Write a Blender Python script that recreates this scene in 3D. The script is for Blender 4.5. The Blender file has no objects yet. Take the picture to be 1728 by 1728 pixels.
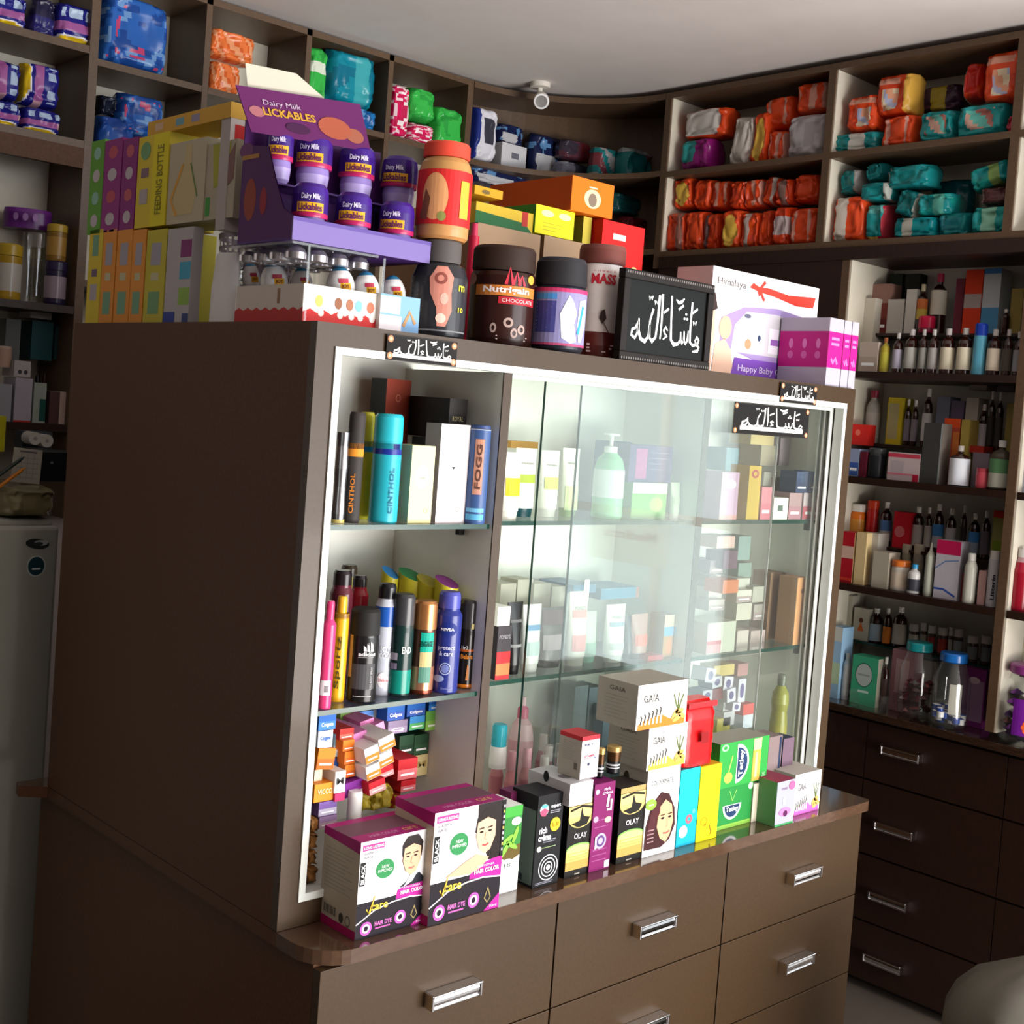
import bpy, math, random
from math import sin, cos, pi, sqrt
from mathutils import Vector, Matrix
random.seed(7)
SC = bpy.context.scene
COL = SC.collection
# ---------------------------------------------------------------- camera
CX, CY, CZ = -1.0735, -1.58254, 1.55791
YAW, PITCH, ROLL, FPX = 0.751792, -0.041559, 0.073805, 2130.25
PX0, PY0 = 854.25, 792.24          # principal point of the photograph
_f = Vector((sin(YAW)*cos(PITCH), cos(YAW)*cos(PITCH), sin(PITCH)))
_r0 = Vector((cos(YAW), -sin(YAW), 0)); _u0 = _r0.cross(_f)
_r = cos(ROLL)*_r0 + sin(ROLL)*_u0; _u = -sin(ROLL)*_r0 + cos(ROLL)*_u0
cd = bpy.data.cameras.new('camera'); cam = bpy.data.objects.new('camera', cd); COL.objects.link(cam)
m = Matrix((_r, _u, -_f)).transposed().to_4x4(); m.translation = (CX, CY, CZ); cam.matrix_world = m
cd.sensor_width = 36; cd.lens = FPX/1728*36; cd.clip_start = .02; cd.clip_end = 60
cd.shift_x = (864-PX0)/1728; cd.shift_y = -(864-PY0)/1728
SC.camera = cam
# ---------------------------------------------------------------- light
def lin(c):
    if isinstance(c, str):
        c = c.lstrip('#')
        if len(c) == 3: c = ''.join(a*2 for a in c)
        c = [int(c[i:i+2], 16)/255 for i in (0, 2, 4)]
    return tuple((a/12.92 if a <= .04045 else ((a+.055)/1.055)**2.4) for a in c[:3])
w = bpy.data.worlds.new('daylight'); SC.world = w; w.use_nodes = True
bg = w.node_tree.nodes['Background']; bg.inputs[0].default_value = (.78, .9, 1, 1); bg.inputs[1].default_value = 1.2
def area(name, loc, target, sx, sy, power, col):
    l = bpy.data.lights.new(name, 'AREA'); l.shape = 'RECTANGLE'; l.size = sx; l.size_y = sy
    l.energy = power; l.color = col
    o = bpy.data.objects.new(name, l); COL.objects.link(o); o.location = loc
    o.rotation_euler = (Vector(target)-Vector(loc)).to_track_quat('-Z', 'Y').to_euler()
    return o
area('shopfront_daylight', (2.2, -4.3, 1.75), (.9, 0, 1.35), 3.4, 1.9, 105, (.95, .97, 1))
area('side_door_daylight', (4.75, -2.6, 1.35), (1.2, -.4, 1.35), 2.6, 2.4, 26, (.95, 1, .98))
area('low_fill_light', (1.5, -3.9, .35), (.8, -.4, 2.35), 3.6, 1.2, 250, (1, .95, .9))  # added low fill standing in for pavement bounce, lifts ceiling and cabinet interior
SC.view_settings.view_transform = 'Standard'; SC.view_settings.look = 'None'
SC.view_settings.gamma = 1; SC.view_settings.use_curve_mapping = False
SC.view_settings.exposure = 0.47
# ---------------------------------------------------------------- materials
def mat(name, rough=.5, metal=0, coat=0, base=None, spec=.4, trans=0, ior=1.45, alpha=1):
    m = bpy.data.materials.new(name); m.use_nodes = True; nt = m.node_tree; b = nt.nodes['Principled BSDF']
    if base is None:
        a = nt.nodes.new('ShaderNodeVertexColor'); a.layer_name = 'print'
        n = nt.nodes.new('ShaderNodeTexNoise'); n.inputs['Scale'].default_value = 35
        mr = nt.nodes.new('ShaderNodeMapRange'); mr.inputs[3].default_value = rough*.85; mr.inputs[4].default_value = rough*1.15
        nt.links.new(n.outputs[0], mr.inputs[0]); nt.links.new(mr.outputs[0], b.inputs['Roughness'])
        nt.links.new(a.outputs[0], b.inputs['Base Color'])
    else:
        b.inputs['Base Color'].default_value = (*lin(base), 1); b.inputs['Roughness'].default_value = rough
    b.inputs['Metallic'].default_value = metal; b.inputs['Coat Weight'].default_value = coat
    b.inputs['Coat Roughness'].default_value = .15; b.inputs['Specular IOR Level'].default_value = spec
    b.inputs['Transmission Weight'].default_value = trans; b.inputs['IOR'].default_value = ior
    b.inputs['Alpha'].default_value = alpha
    return m
def wood(name, c1, c2, rough, sc=(3, 3, 40), coat=0, spec=.35):
    m = bpy.data.materials.new(name); m.use_nodes = True; nt = m.node_tree; b = nt.nodes['Principled BSDF']
    tc = nt.nodes.new('ShaderNodeTexCoord'); mp = nt.nodes.new('ShaderNodeMapping'); mp.inputs['Scale'].default_value = sc
    n = nt.nodes.new('ShaderNodeTexNoise'); n.inputs['Scale'].default_value = 4; n.inputs['Detail'].default_value = 6
    r = nt.nodes.new('ShaderNodeValToRGB'); r.color_ramp.elements[0].position = .35; r.color_ramp.elements[1].position = .7
    r.color_ramp.elements[0].color = (*lin(c1), 1); r.color_ramp.elements[1].color = (*lin(c2), 1)
    nt.links.new(tc.outputs['Object'], mp.inputs[0]); nt.links.new(mp.outputs[0], n.inputs[0])
    nt.links.new(n.outputs[0], r.inputs[0]); nt.links.new(r.outputs[0], b.inputs['Base Color'])
    b.inputs['Roughness'].default_value = rough; b.inputs['Coat Weight'].default_value = coat; b.inputs['Coat Roughness'].default_value = .08; b.inputs['Specular IOR Level'].default_value = spec
    return m
def glassmat(name, tint, rough=0, frost=.0):
    m = bpy.data.materials.new(name); m.use_nodes = True; nt = m.node_tree
    for n in list(nt.nodes): nt.nodes.remove(n)
    out = nt.nodes.new('ShaderNodeOutputMaterial'); t = nt.nodes.new('ShaderNodeBsdfTransparent'); t.inputs[0].default_value = (*tint, 1)
    g = nt.nodes.new('ShaderNodeBsdfGlossy'); g.inputs['Roughness'].default_value = rough
    lw = nt.nodes.new('ShaderNodeLayerWeight'); lw.inputs[0].default_value = .5
    pw = nt.nodes.new('ShaderNodeMath'); pw.operation = 'POWER'; pw.inputs[1].default_value = 4.5
    fr = nt.nodes.new('ShaderNodeMath'); fr.operation = 'MULTIPLY_ADD'; fr.inputs[1].default_value = .95; fr.inputs[2].default_value = .045
    nt.links.new(lw.outputs['Facing'], pw.inputs[0]); nt.links.new(pw.outputs[0], fr.inputs[0])
    mx = nt.nodes.new('ShaderNodeMixShader')
    nt.links.new(fr.outputs[0], mx.inputs[0]); nt.links.new(t.outputs[0], mx.inputs[1]); nt.links.new(g.outputs[0], mx.inputs[2])
    last = mx
    if frost > 0:
        d = nt.nodes.new('ShaderNodeBsdfDiffuse'); d.inputs[0].default_value = (.8, .85, .82, 1)
        m2 = nt.nodes.new('ShaderNodeMixShader'); m2.inputs[0].default_value = frost
        nt.links.new(mx.outputs[0], m2.inputs[1]); nt.links.new(d.outputs[0], m2.inputs[2]); last = m2
    nt.links.new(last.outputs[0], out.inputs[0])
    return m
CARD = mat('printed_card', .45, coat=.0, spec=.18); GLOSS = mat('glossy_plastic', .25, coat=.12, spec=.25); MATTE = mat('matte_plastic', .6, spec=.2)
METAL = mat('painted_metal', .25, metal=.55); FOIL = mat('foil', .22, metal=.9)
CLEAR = glassmat('clear_plastic', (.95, .96, .95), .03, .02); PANE = glassmat('cabinet_glass', (.95, .975, .96), 0, .015)
AMBER = mat('amber_glass', .08, base='#2a0f06', coat=.6)
CHROME = mat('chrome', .12, metal=1, base='#e8e8ea')
LAM = wood('brown_laminate', '#382714', '#3e2c19', .42, (40, 40, 40), coat=.08, spec=.25)
LAMT = wood('brown_counter_laminate', '#4a3528', '#543e2e', .13, (12, 30, 30), coat=.6)
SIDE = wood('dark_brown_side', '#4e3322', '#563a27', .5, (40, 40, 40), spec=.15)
WENGE = wood('dark_wenge', '#22130d', '#2e1b13', .4, (50, 50, 6))
SHELF = wood('shelf_laminate', '#54402f', '#5e4936', .4, (20, 20, 60))
WHITE = wood('white_melamine', '#e6e8de', '#eaebe2', .45, (5, 5, 5))
CREAM = wood('cream_melamine', '#cfc8b6', '#d6cfbe', .5, (5, 5, 5))
TRIM = mat('white_aluminium', .3, base='#cfd2cc')
GEDGE = mat('green_glass_edge', .15, base='#123a2f', coat=0)
BLACK = mat('black_gap', .7, base='#0b0807')
MATS = [CARD, GLOSS, MATTE, METAL, FOIL, CLEAR, AMBER]
C_, G_, M_, T_, F_, CL_, A_ = range(7)
# ---------------------------------------------------------------- picture geometry
def at(px, py, ax, c):
    "point of the photograph's ray at the real plane ax = c"
    d = _f + _r*((px-PX0)/FPX) - _u*((py-PY0)/FPX)
    i = 'xyz'.index(ax); t = (c-(CX, CY, CZ)[i])/d[i]
    return Vector((CX, CY, CZ)) + d*t
# ---------------------------------------------------------------- mesh collector
_txt = {}
def glyphs(s, bold=0.0):
    k = (s, bold)
    if k in _txt: return _txt[k]
    cu = bpy.data.curves.new('t', 'FONT'); cu.body = s; cu.resolution_u = 2; cu.offset = bold; cu.align_x = 'CENTER'; cu.align_y = 'CENTER'
    o = bpy.data.objects.new('t', cu); COL.objects.link(o)
    me = bpy.data.meshes.new_from_object(o.evaluated_get(bpy.context.evaluated_depsgraph_get()))
    vs = [(v.co.x, v.co.y) for v in me.vertices]; fs = [tuple(p.vertices) for p in me.polygons]
    bpy.data.objects.remove(o); bpy.data.curves.remove(cu); bpy.data.meshes.remove(me)
    if vs:
        xs = [a[0] for a in vs]; w = max(xs)-min(xs); mx = (max(xs)+min(xs))/2
        ys = [a[1] for a in vs]; h = max(ys)-min(ys); my = (max(ys)+min(ys))/2
        vs = [(a-mx, b-my) for a, b in vs]
    else: w = h = 1
    _txt[k] = (vs, fs, w, h); return _txt[k]
curved = {}
def clipx(pts, c, sgn):
    out = []
    for i, p in enumerate(pts):
        q = pts[(i+1) % len(pts)]; a = (p[0]-c)*sgn >= 0; b = (q[0]-c)*sgn >= 0
        if a: out.append(p)
        if a != b: t = (c-p[0])/(q[0]-p[0]); out.append((c, p[1]+(q[1]-p[1])*t))
    return out
class MB:
    def __init__(s): s.v = []; s.f = []; s.c = []; s.m = []; s.sm = []
    def face(s, pts, col, m=0, sm=False):
        n = len(s.v); s.v += [tuple(p) for p in pts]; s.f.append(tuple(range(n, n+len(pts)))); s.c.append(lin(col)); s.m.append(m); s.sm.append(sm)
    def grid(s, P, colf, m=0, close=False, sm=True):
        "P: rows of points, shared vertices"
        n = len(s.v); R = len(P); K = len(P[0])
        for r in P: s.v += [tuple(p) for p in r]
        for i in range(R-1):
            for j in range(K if close else K-1):
                j2 = (j+1) % K
                s.f.append((n+i*K+j, n+i*K+j2, n+(i+1)*K+j2, n+(i+1)*K+j)); s.c.append(lin(colf(i, j) if callable(colf) else colf)); s.m.append(m); s.sm.append(sm)
    def box(s, x0, y0, z0, x1, y1, z1, col='#fff', m=0, left=None, top=None, front=None, right=None):
        a = [(x0,y0,z0),(x1,y0,z0),(x1,y1,z0),(x0,y1,z0),(x0,y0,z1),(x1,y0,z1),(x1,y1,z1),(x0,y1,z1)]
        n = len(s.v); s.v += a
        for q, c in (((3,2,1,0), col), ((4,5,6,7), top or col), ((0,1,5,4), front or col), ((1,2,6,5), right or left or col), ((2,3,7,6), col), ((3,0,4,7), left or col)):
            s.f.append(tuple(n+i for i in q)); s.c.append(lin(c)); s.m.append(m); s.sm.append(False)
    def lathe(s, prof, seg=20, m=0, cx=0, cy=0, sx=1, sy=1, z=0):
        "prof: (r, z, colour of the band above)"
        P = [[(cx+sx*r*cos(2*pi*j/seg), cy+sy*r*sin(2*pi*j/seg), z+zz) for j in range(seg)] for r, zz, *_ in prof]
        n = len(s.v)
        for i in range(len(prof)-1):
            c = prof[i][2]; mm = prof[i][3] if len(prof[i]) > 3 else m
            b = len(s.v); s.v += P[i]+P[i+1]
            for j in range(seg):
                j2 = (j+1) % seg
                s.f.append((b+j, b+j2, b+seg+j2, b+seg+j)); s.c.append(lin(c)); s.m.append(mm); s.sm.append(abs(prof[i][0]-prof[i+1][0]) < 3*abs(prof[i][1]-prof[i+1][1]))
        if prof[0][0] > 0: s.face(P[0][::-1], prof[0][2], m)
        if prof[-1][0] > 0: s.face(P[-1], prof[-2][2], prof[-2][3] if len(prof[-2]) > 3 else m)
    # printed shapes, laid on a surface function S(x, z, e)
    def rect(s, S, x0, z0, x1, z1, col, e=1, n=1, m=0, sl=0):
        for i in range(n):
            a = x0+(x1-x0)*i/n; b = x0+(x1-x0)*(i+1)/n
            s.face([S(a, z0+sl*(a-x0), e), S(b, z0+sl*(b-x0), e), S(b, z1+sl*(b-x0), e), S(a, z1+sl*(a-x0), e)], col, m)
    def ell(s, S, x, z, rx, rz, col, e=1, n=18, m=0, rot=0, hole=0):
        P = []
        for i in range(n):
            a = 2*pi*i/n; p, q = rx*cos(a), rz*sin(a); P.append((p*cos(rot)-q*sin(rot), p*sin(rot)+q*cos(rot)))
        if hole:
            for i in range(n):
                a, b = P[i], P[(i+1) % n]
                s.face([S(x+a[0]*hole, z+a[1]*hole, e), S(x+a[0], z+a[1], e), S(x+b[0], z+b[1], e), S(x+b[0]*hole, z+b[1]*hole, e)], col, m)
        else: s.poly(S, [(x+a, z+b) for a, b in P], col, e, m)
    def poly(s, S, pts, col, e=1, m=0):
        st = curved.get(S)
        if not st: s.face([S(a, b, e) for a, b in pts], col, m); return
        lo = min(p[0] for p in pts); hi = max(p[0] for p in pts); k = max(1, math.ceil((hi-lo)/st))
        for i in range(k):                       # strips that follow the curve
            q = clipx(clipx(pts, lo+(hi-lo)*i/k, 1), lo+(hi-lo)*(i+1)/k, -1)
            if len(q) > 2: s.face([S(a, b, e) for a, b in q], col, m)
    def text(s, S, x, z, h, t, col, e=2, w=None, rot=0, bold=0, m=0, caph=None):
        "h: height of the whole string; w: fit to this width"
        vs, fs, tw, th = glyphs(t, bold); k = h/th; kx = (w/tw) if w else k
        n = len(s.v); c, q = cos(rot), sin(rot)
        s.v += [tuple(S(x+a*kx*c-b*k*q, z+a*kx*q+b*k*c, e)) for a, b in vs]
        for f in fs: s.f.append(tuple(n+i for i in f)); s.c.append(lin(col)); s.m.append(m); s.sm.append(False)
    def stroke(s, S, pts, wd, col, e=1, m=0):
        "brush stroke through pts; wd width or list"
        L = []; n = len(pts)
        for i, p in enumerate(pts):
            a = pts[max(0, i-1)]; b = pts[min(n-1, i+1)]; dx, dz = b[0]-a[0], b[1]-a[1]; l = sqrt(dx*dx+dz*dz) or 1
            w_ = (wd[i] if isinstance(wd, (list, tuple)) else wd)/2
            L.append(((p[0]-dz/l*w_, p[1]+dx/l*w_), (p[0]+dz/l*w_, p[1]-dx/l*w_)))
        for a, b in zip(L, L[1:]): s.face([S(*a[1], e), S(*b[1], e), S(*b[0], e), S(*a[0], e)], col, m)
    def mesh(s, name, mats=None):
        me = bpy.data.meshes.new(name); me.from_pydata(s.v, [], s.f)
        used = sorted(set(s.m)) if mats is None else None
        if mats is None:
            for i in used: me.materials.append(MATS[i])
            idx = {a: i for i, a in enumerate(used)}; me.polygons.foreach_set('material_index', [idx[a] for a in s.m])
        else:
            for a in mats: me.materials.append(a)
            me.polygons.foreach_set('material_index', [min(a, len(mats)-1) for a in s.m])
        at_ = me.color_attributes.new('print', 'FLOAT_COLOR', 'CORNER'); d = []
        for f, c in zip(s.f, s.c): d += [c[0], c[1], c[2], 1.0]*len(f)
        at_.data.foreach_set('color', d)
        me.polygons.foreach_set('use_smooth', s.sm); me.update()
        return me
def flat(y):      return lambda x, z, e: (x, y-.0003*e, z)                   # on a front face at local y
def leftface(x0): return lambda u, z, e: (x0-.0003*e, -u, z)                 # u grows towards the viewer
def topface(z0):  return lambda x, y, e: (x, y, z0+.0003*e)
def cyl(r, cx=0, cy=0):
    f = lambda x, z, e: (cx+(r+.0004*e)*sin(x/r), cy-(r+.0004*e)*cos(x/r), z)
    curved[f] = r*.2; return f
def spin(b, a):
    "turn a collected mesh about z"
    c, q = cos(a), sin(a); b.v = [(x*c-y*q, x*q+y*c, z) for x, y, z in b.v]; return b
# ---------------------------------------------------------------- objects
def put(name, mb, parent=None, loc=None, rz=0, label=None, cat=None, group=None, kind=None, mats=None, rot=None, bevel=0):
    me = mb.mesh(name, mats) if isinstance(mb, MB) else mb
    o = bpy.data.objects.new(name, me); COL.objects.link(o)
    if parent is not None: o.parent = parent
    if loc is not None: o.location = loc
    if rot is not None: o.rotation_euler = rot
    elif rz: o.rotation_euler = (0, 0, rz)
    if label: o['label'] = label
    if cat: o['category'] = cat
    if group: o['group'] = group
    if kind: o['kind'] = kind
    if bevel:
        b = o.modifiers.new('bevel', 'BEVEL'); b.width = bevel; b.segments = 2; b.limit_method = 'ANGLE'
    return o
def empty(name, loc, rz=0, label=None, cat=None, group=None):
    o = bpy.data.objects.new(name, None); COL.objects.link(o); o.location = loc; o.rotation_euler = (0, 0, rz); o.empty_display_size = .05
    if label: o['label'] = label
    if cat: o['category'] = cat
    if group: o['group'] = group
    return o
def solid(name, x0, y0, z0, x1, y1, z1, material, parent=None, bevel=0, **k):
    b = MB(); b.box(x0, y0, z0, x1, y1, z1); return put(name, b, parent, mats=[material], bevel=bevel, **k)
# a frame is where a thing faces: 'F' faces -y (display front, back wall), 'R' faces -x (right wall)
def seat(fr, xl, yt, xr, yb, z0=None, c=None):
    """front rectangle in photo pixels -> (centre of front base point, width, height, rz).
    c = plane of the front; if None it follows from the base standing at z0"""
    mx = (xl+xr)/2; my = (yt+yb)/2; ax = 'y' if fr == 'F' else 'x'
    if c is None: c = at(mx, yb, 'z', z0)['xyz'.index(ax)]
    L = at(xl, my, ax, c); R_ = at(xr, my, ax, c); T = at(mx, yt, ax, c); B = at(mx, yb, ax, c)
    zb = B.z if z0 is None else z0
    if fr == 'F': return Vector(((L.x+R_.x)/2, c, zb)), R_.x-L.x, T.z-zb, 0
    return Vector((c, (L.y+R_.y)/2, zb)), L.y-R_.y, T.z-zb, -pi/2
# ================================================================ the room
S = dict(kind='structure')
PLASTER = wood('plaster', '#ddd5d1', '#e2dad6', .8, (2, 2, 2)); FLOORM = wood('floor_tile', '#5a524a', '#635a52', .4, (1, 1, 1))
solid('floor', -2.6, -4.2, -.05, 4.6, 2.0, 0, FLOORM, **S)
solid('ceiling', -2.6, -4.2, 2.69, 4.6, 2.0, 2.75, PLASTER, **S)
solid('wall_back', -2.6, 1.95, 0, 2.5, 2.0, 2.69, PLASTER, **S)
solid('wall_left', -2.65, -4.2, 0, -2.6, 2.0, 2.69, WENGE, **S)
solid('wall_right', 2.45, -.98, 0, 2.5, 1.95, 2.69, PLASTER, **S)
b = MB()                                     # side wall with a wide glazed doorway
b.box(4.6, -4.2, 0, 4.65, -3.85, 2.69); b.box(4.6, -1.3, 0, 4.65, -.98, 2.69); b.box(4.6, -3.85, 2.5, 4.65, -1.3, 2.69)
for y in (-3.1, -2.35): b.box(4.6, y-.025, 0, 4.65, y+.025, 2.5)
b.box(4.6, -3.85, 1.02, 4.65, -1.3, 1.07)
put('wall_side', b, mats=[PLASTER], **S)
solid('wall_recess', 2.5, -.98, 0, 4.6, -.93, 2.69, PLASTER, **S)
b = MB()                                     # street wall with the wide open shop front
b.box(-2.6, -4.25, 0, .35, -4.2, 2.69); b.box(.35, -4.25, 2.5, 4.4, -4.2, 2.69); b.box(4.4, -4.25, 0, 4.6, -4.2, 2.69)
b.box(2.55, -4.25, 0, 2.63, -4.2, 2.5)
put('wall_front', b, mats=[PLASTER], **S)
XR, YB, ZC = 2.156, 1.683, 2.672
# ---- shelving along the back wall
def shelving(name, label):
    return empty(name, (0, 0, 0), label=label, cat='shelving')
Z1, Z2, Z3 = 2.425, 2.165, 1.765
BK = 1.90
u = shelving('wall_shelving', 'brown edged cubby shelving along the back wall, full of wrapped packs, up to the ceiling')
b = MB()
for x in (.71, 1.045, 1.355): b.box(x-.009, YB, 1.5, x+.009, BK, ZC)
b.box(.38-.012, YB, 1.2, .38+.012, BK, ZC); b.box(1.69-.012, YB, 1.2, 1.69+.012, BK, ZC)
put('divider', b, u, mats=[SHELF])
b = MB(); b.box(.392, YB, ZC-.018, 1.678, BK, ZC); put('top_board', b, u, mats=[SHELF])
for z in (Z1, Z2, 1.84, 1.5):
    b = MB()
    for x0, x1 in ((.392, .70), (.72, 1.035), (1.055, 1.345), (1.365, 1.677)): b.box(x0, YB, z-.018, x1, BK, z)
    put('shelf', b, u, mats=[SHELF])
solid('back_panel', .36, BK, 1.2, 1.70, BK+.02, ZC, CREAM, u)
u = shelving('wall_shelving', 'dark shelving at the far left above the white refrigerator')
b = MB(); b.box(-.7, YB, 0, -.68, BK, ZC); put('divider', b, u, mats=[SHELF])
for z in (ZC, 2.452, 2.203): solid('shelf', -.68, YB, z-.02, .367, BK, z, SHELF, u)
for z in (1.765, 1.45): solid('shelf', -.68, YB, z-.02, .367, BK, z, WENGE, u)
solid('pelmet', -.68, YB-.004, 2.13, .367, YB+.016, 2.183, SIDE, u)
solid('back_panel', -.7, BK, 1.2, .36, BK+.02, ZC, CREAM, u)
# ---- curved corner unit
u = shelving('corner_shelving', 'curved dark corner shelving joining the back and right walls under the ceiling')
ox, oy, r0, r1 = 1.703, 1.228, .453, .66
def arc_board(z0, z1, ra, rb, n=20):
    b = MB(); P = []
    for i in range(n+1):
        a = pi/2*i/n; P.append([(ox+r*sin(a), oy+r*cos(a), z) for r, z in ((ra, z0), (ra, z1), (rb, z1), (rb, z0), (ra, z0))])
    b.grid(P, '#fff', sm=False); b.face(P[0][:4], '#fff'); b.face(P[-1][:4][::-1], '#fff'); return b
put('top_board', arc_board(ZC-.02, ZC, r0, r1), u, mats=[SHELF])
for z in (Z1-.01, Z2-.01, 1.84, 1.5): put('shelf', arc_board(z-.018, z, r0, r1-.01), u, mats=[SHELF])
put('back_panel', arc_board(.8, ZC-.02, r1, r1+.012), u, mats=[SHELF])
# ---- right wall: upper cubbies
u = shelving('wall_shelving', 'upper cubby shelving on the right wall holding orange and teal packs')
RB = 2.40
for y in (1.215, .585, .008, -.6): solid('divider', XR, y-.012, 2.09, RB, y+.012, ZC, SHELF, u)
for a, c in ((1.203, .597), (.573, .020), (-.004, -.588)):
    for z in (ZC, 2.41, 2.145): solid('shelf', XR, c, z-.019, RB, a, z, SHELF, u)
    for z0, z1 in ((2.145, 2.391), (2.41, 2.653)):
        solid('liner', XR+.006, a-.004, z0, RB, a, z1, CREAM, u)
    solid('back_panel', RB-.006, c, 2.145, RB, a-.004, ZC-.019, CREAM, u)
# ---- right wall: medicine shelves over the drawers
u = shelving('medicine_shelving', 'right wall medicine shelving with dark shelf edges, above the dark drawers')
solid('lintel', XR-.004, -.6, 2.088, RB, 1.2, 2.126, WENGE, u)
for y in (.486, -.068, -.6): solid('divider', XR, y-.012, .822, RB, y+.012, 2.088, SHELF, u)
solid('liner', XR+.004, .468, .822, RB-.006, .474, 2.088, CREAM, u)
solid('liner', XR+.004, -.086, .822, RB-.006, -.08, 2.088, CREAM, u)
solid('closing_panel', XR, .498, .822, XR+.02, 1.2, 2.088, WENGE, u)
for a, c in ((.468, -.056), (-.086, -.588)):
    for z in (1.765, 1.46, 1.148) + ((.984,) if a < 0 else ()): solid('shelf', XR+(.11 if z < 1 else 0), c, z-.02, RB-.006, a, z, WENGE, u)
solid('glass_shelf', XR+.13, -.056, .963, RB-.006, .468, .969, GEDGE, u)
for z in (1.885, 1.56, 1.262): solid('riser_shelf', XR+.105, -.056, z-.008, RB-.006, .468, z, WENGE, u)
solid('back_panel', RB-.006, -.6, .822, RB, .486, 2.088, WHITE, u)
u = empty('drawer_cabinet', (2.17, 0, 0), label='very dark drawer cabinet under the right wall shelves', cat='drawer cabinet')
solid('body', .018, -.6, .06, RB-2.17, 1.2, .775, WENGE, u)
solid('plinth', .05, -.6, 0, RB-2.17, 1.2, .06, BLACK, u)
YS = (1.2, .72, .295, -.12, -.6); ZD = ((.603, .765), (.39, .597), (.2, .384), (.03, .194))
def pull(parent, x, y, z, L, rz):
    b = MB(); t = .006; n = 8
    P = []
    for i in range(n+1):
        a = -pi/2+pi*.9*i/n; P.append((-.016*cos(a*.6)-.004, .012*sin(a)))
    for q0, q1 in zip(P, P[1:]): b.face([(-L/2, q0[0], q0[1]), (L/2, q0[0], q0[1]), (L/2, q1[0], q1[1]), (-L/2, q1[0], q1[1])], '#fff', sm=True)
    for q0, q1 in zip(P, P[1:]): b.face([(-L/2, q0[0]+.004, q0[1]*.7), (-L/2, q1[0]+.004, q1[1]*.7), (L/2, q1[0]+.004, q1[1]*.7), (L/2, q0[0]+.004, q0[1]*.7)], '#fff', sm=True)
    b.box(-L/2, -.024, .009, L/2, 0, .0125); b.box(-L/2, -.02, -.0125, L/2, 0, -.009)
    b.box(-L/2-.001, -.022, -.0125, -L/2+.003, 0, .0125); b.box(L/2-.003, -.022, -.0125, L/2+.001, 0, .0125)
    return put('handle', b, parent, loc=(x, y, z), rz=rz, mats=[CHROME], bevel=.001)
for a, c in zip(YS, YS[1:]):
    for z0, z1 in ZD:
        d = solid('drawer', 0, c+.0015, z0, .017, a-.0015, z1, WENGE, u)
        if a == .295: yc = .178
        else: yc = (a+c)/2
        pull(d, 0, yc, z0+.6*(z1-z0) if z0 > .5 else z0+.45*(z1-z0), .115, -pi/2)
b = MB(); b.box(2.142, -.6, .778, RB, 1.2, .8)
put('counter_top', b, mats=[wood('dark_counter', '#2b1d15', '#3a281d', .12, (50, 9, 50), coat=.6)], bevel=.003, label='dark polished counter top running under the medicine shelves', cat='counter')
# ================================================================ the display cabinet
W, D = 1.482, .843
dc = empty('display_cabinet', (0, 0, .751), label='brown glass-fronted display cabinet with white trim, packed with toiletries', cat='display cabinet')
z_ = .751
def dpart(name, x0, y0, z0, x1, y1, z1, m, bevel=0, parent=dc): return solid(name, x0, y0, z0-z_, x1, y1, z1-z_, m, parent, bevel)
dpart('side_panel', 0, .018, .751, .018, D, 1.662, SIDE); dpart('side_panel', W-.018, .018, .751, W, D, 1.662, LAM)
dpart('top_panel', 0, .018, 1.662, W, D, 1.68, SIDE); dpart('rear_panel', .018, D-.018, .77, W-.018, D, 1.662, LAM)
dpart('bottom_panel', .018, .018, .751, W-.018, D-.018, .795, WHITE)
b = MB()
for q in ((0, .751, .036, 1.68), (1.445, .751, W, 1.68), (.036, 1.643, 1.445, 1.68), (.036, .751, 1.445, .793)): b.box(q[0], 0, q[1]-z_, q[2], .018, q[3]-z_)
put('front_frame', b, dc, mats=[LAM])
b = MB()
for q in ((.034, .79, .046, 1.645), (1.435, .79, 1.447, 1.645), (.046, 1.633, 1.435, 1.645), (.046, .79, 1.435, .802)): b.box(q[0], -.003, q[1]-z_, q[2], .02, q[3]-z_)
put('trim', b, dc, mats=[TRIM])
b = MB()
for y0, y1 in ((.024, .027), (.037, .04), (.05, .053)): b.box(1.423, y0, .802-z_, 1.435, y1, 1.633-z_); b.box(.41, y0, .8-z_, 1.423, y1, .81-z_); b.box(.41, y0, 1.626-z_, 1.423, y1, 1.633-z_)
put('sliding_track', b, dc, mats=[TRIM])
for x0, x1 in ((.389, .407), (1.006, 1.024)):
    p = dpart('divider', x0, .055 if x0 > .9 else .006, .795, x1, .275, 1.633, WHITE)
    p2 = dpart('edge_strip', x0-.0005, .053 if x0 > .9 else .003, .795, x1+.0005, .055 if x0 > .9 else .006, 1.633, LAM, parent=p)
dpart('back_panel', .018, .275, .795, W-.018, .287, 1.662, WHITE)
dpart('inner_liner', W-.022, .055, .795, W-.018, .275, 1.633, WHITE)
ZA, ZB, ZG = 1.372, 1.082, .796
for x0, x1 in ((.02, .387), (.409, 1.004), (1.026, 1.458)):
    for z in (ZA, ZB):
        p = dpart('glass_shelf', x0, .012 if x0 < .1 else .06, z-.008, x1, .272, z, PANE)
        dpart('shelf_edge', x0, (.012 if x0 < .1 else .06)-.0006, z-.008, x1, (.012 if x0 < .1 else .06), z, GEDGE, parent=p)
        if x0 < .1 or x0 > 1: dpart('shelf_bracket', x1-.012, .075, z-.026, x1, .085, z-.0085, BLACK, parent=p)
p = dpart('glass_door', .515, .028, .811, 1.235, .033, 1.626, PANE); dpart('glass_edge', .5145, .028, .811, .515, .033, 1.626, GEDGE, parent=p)
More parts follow.
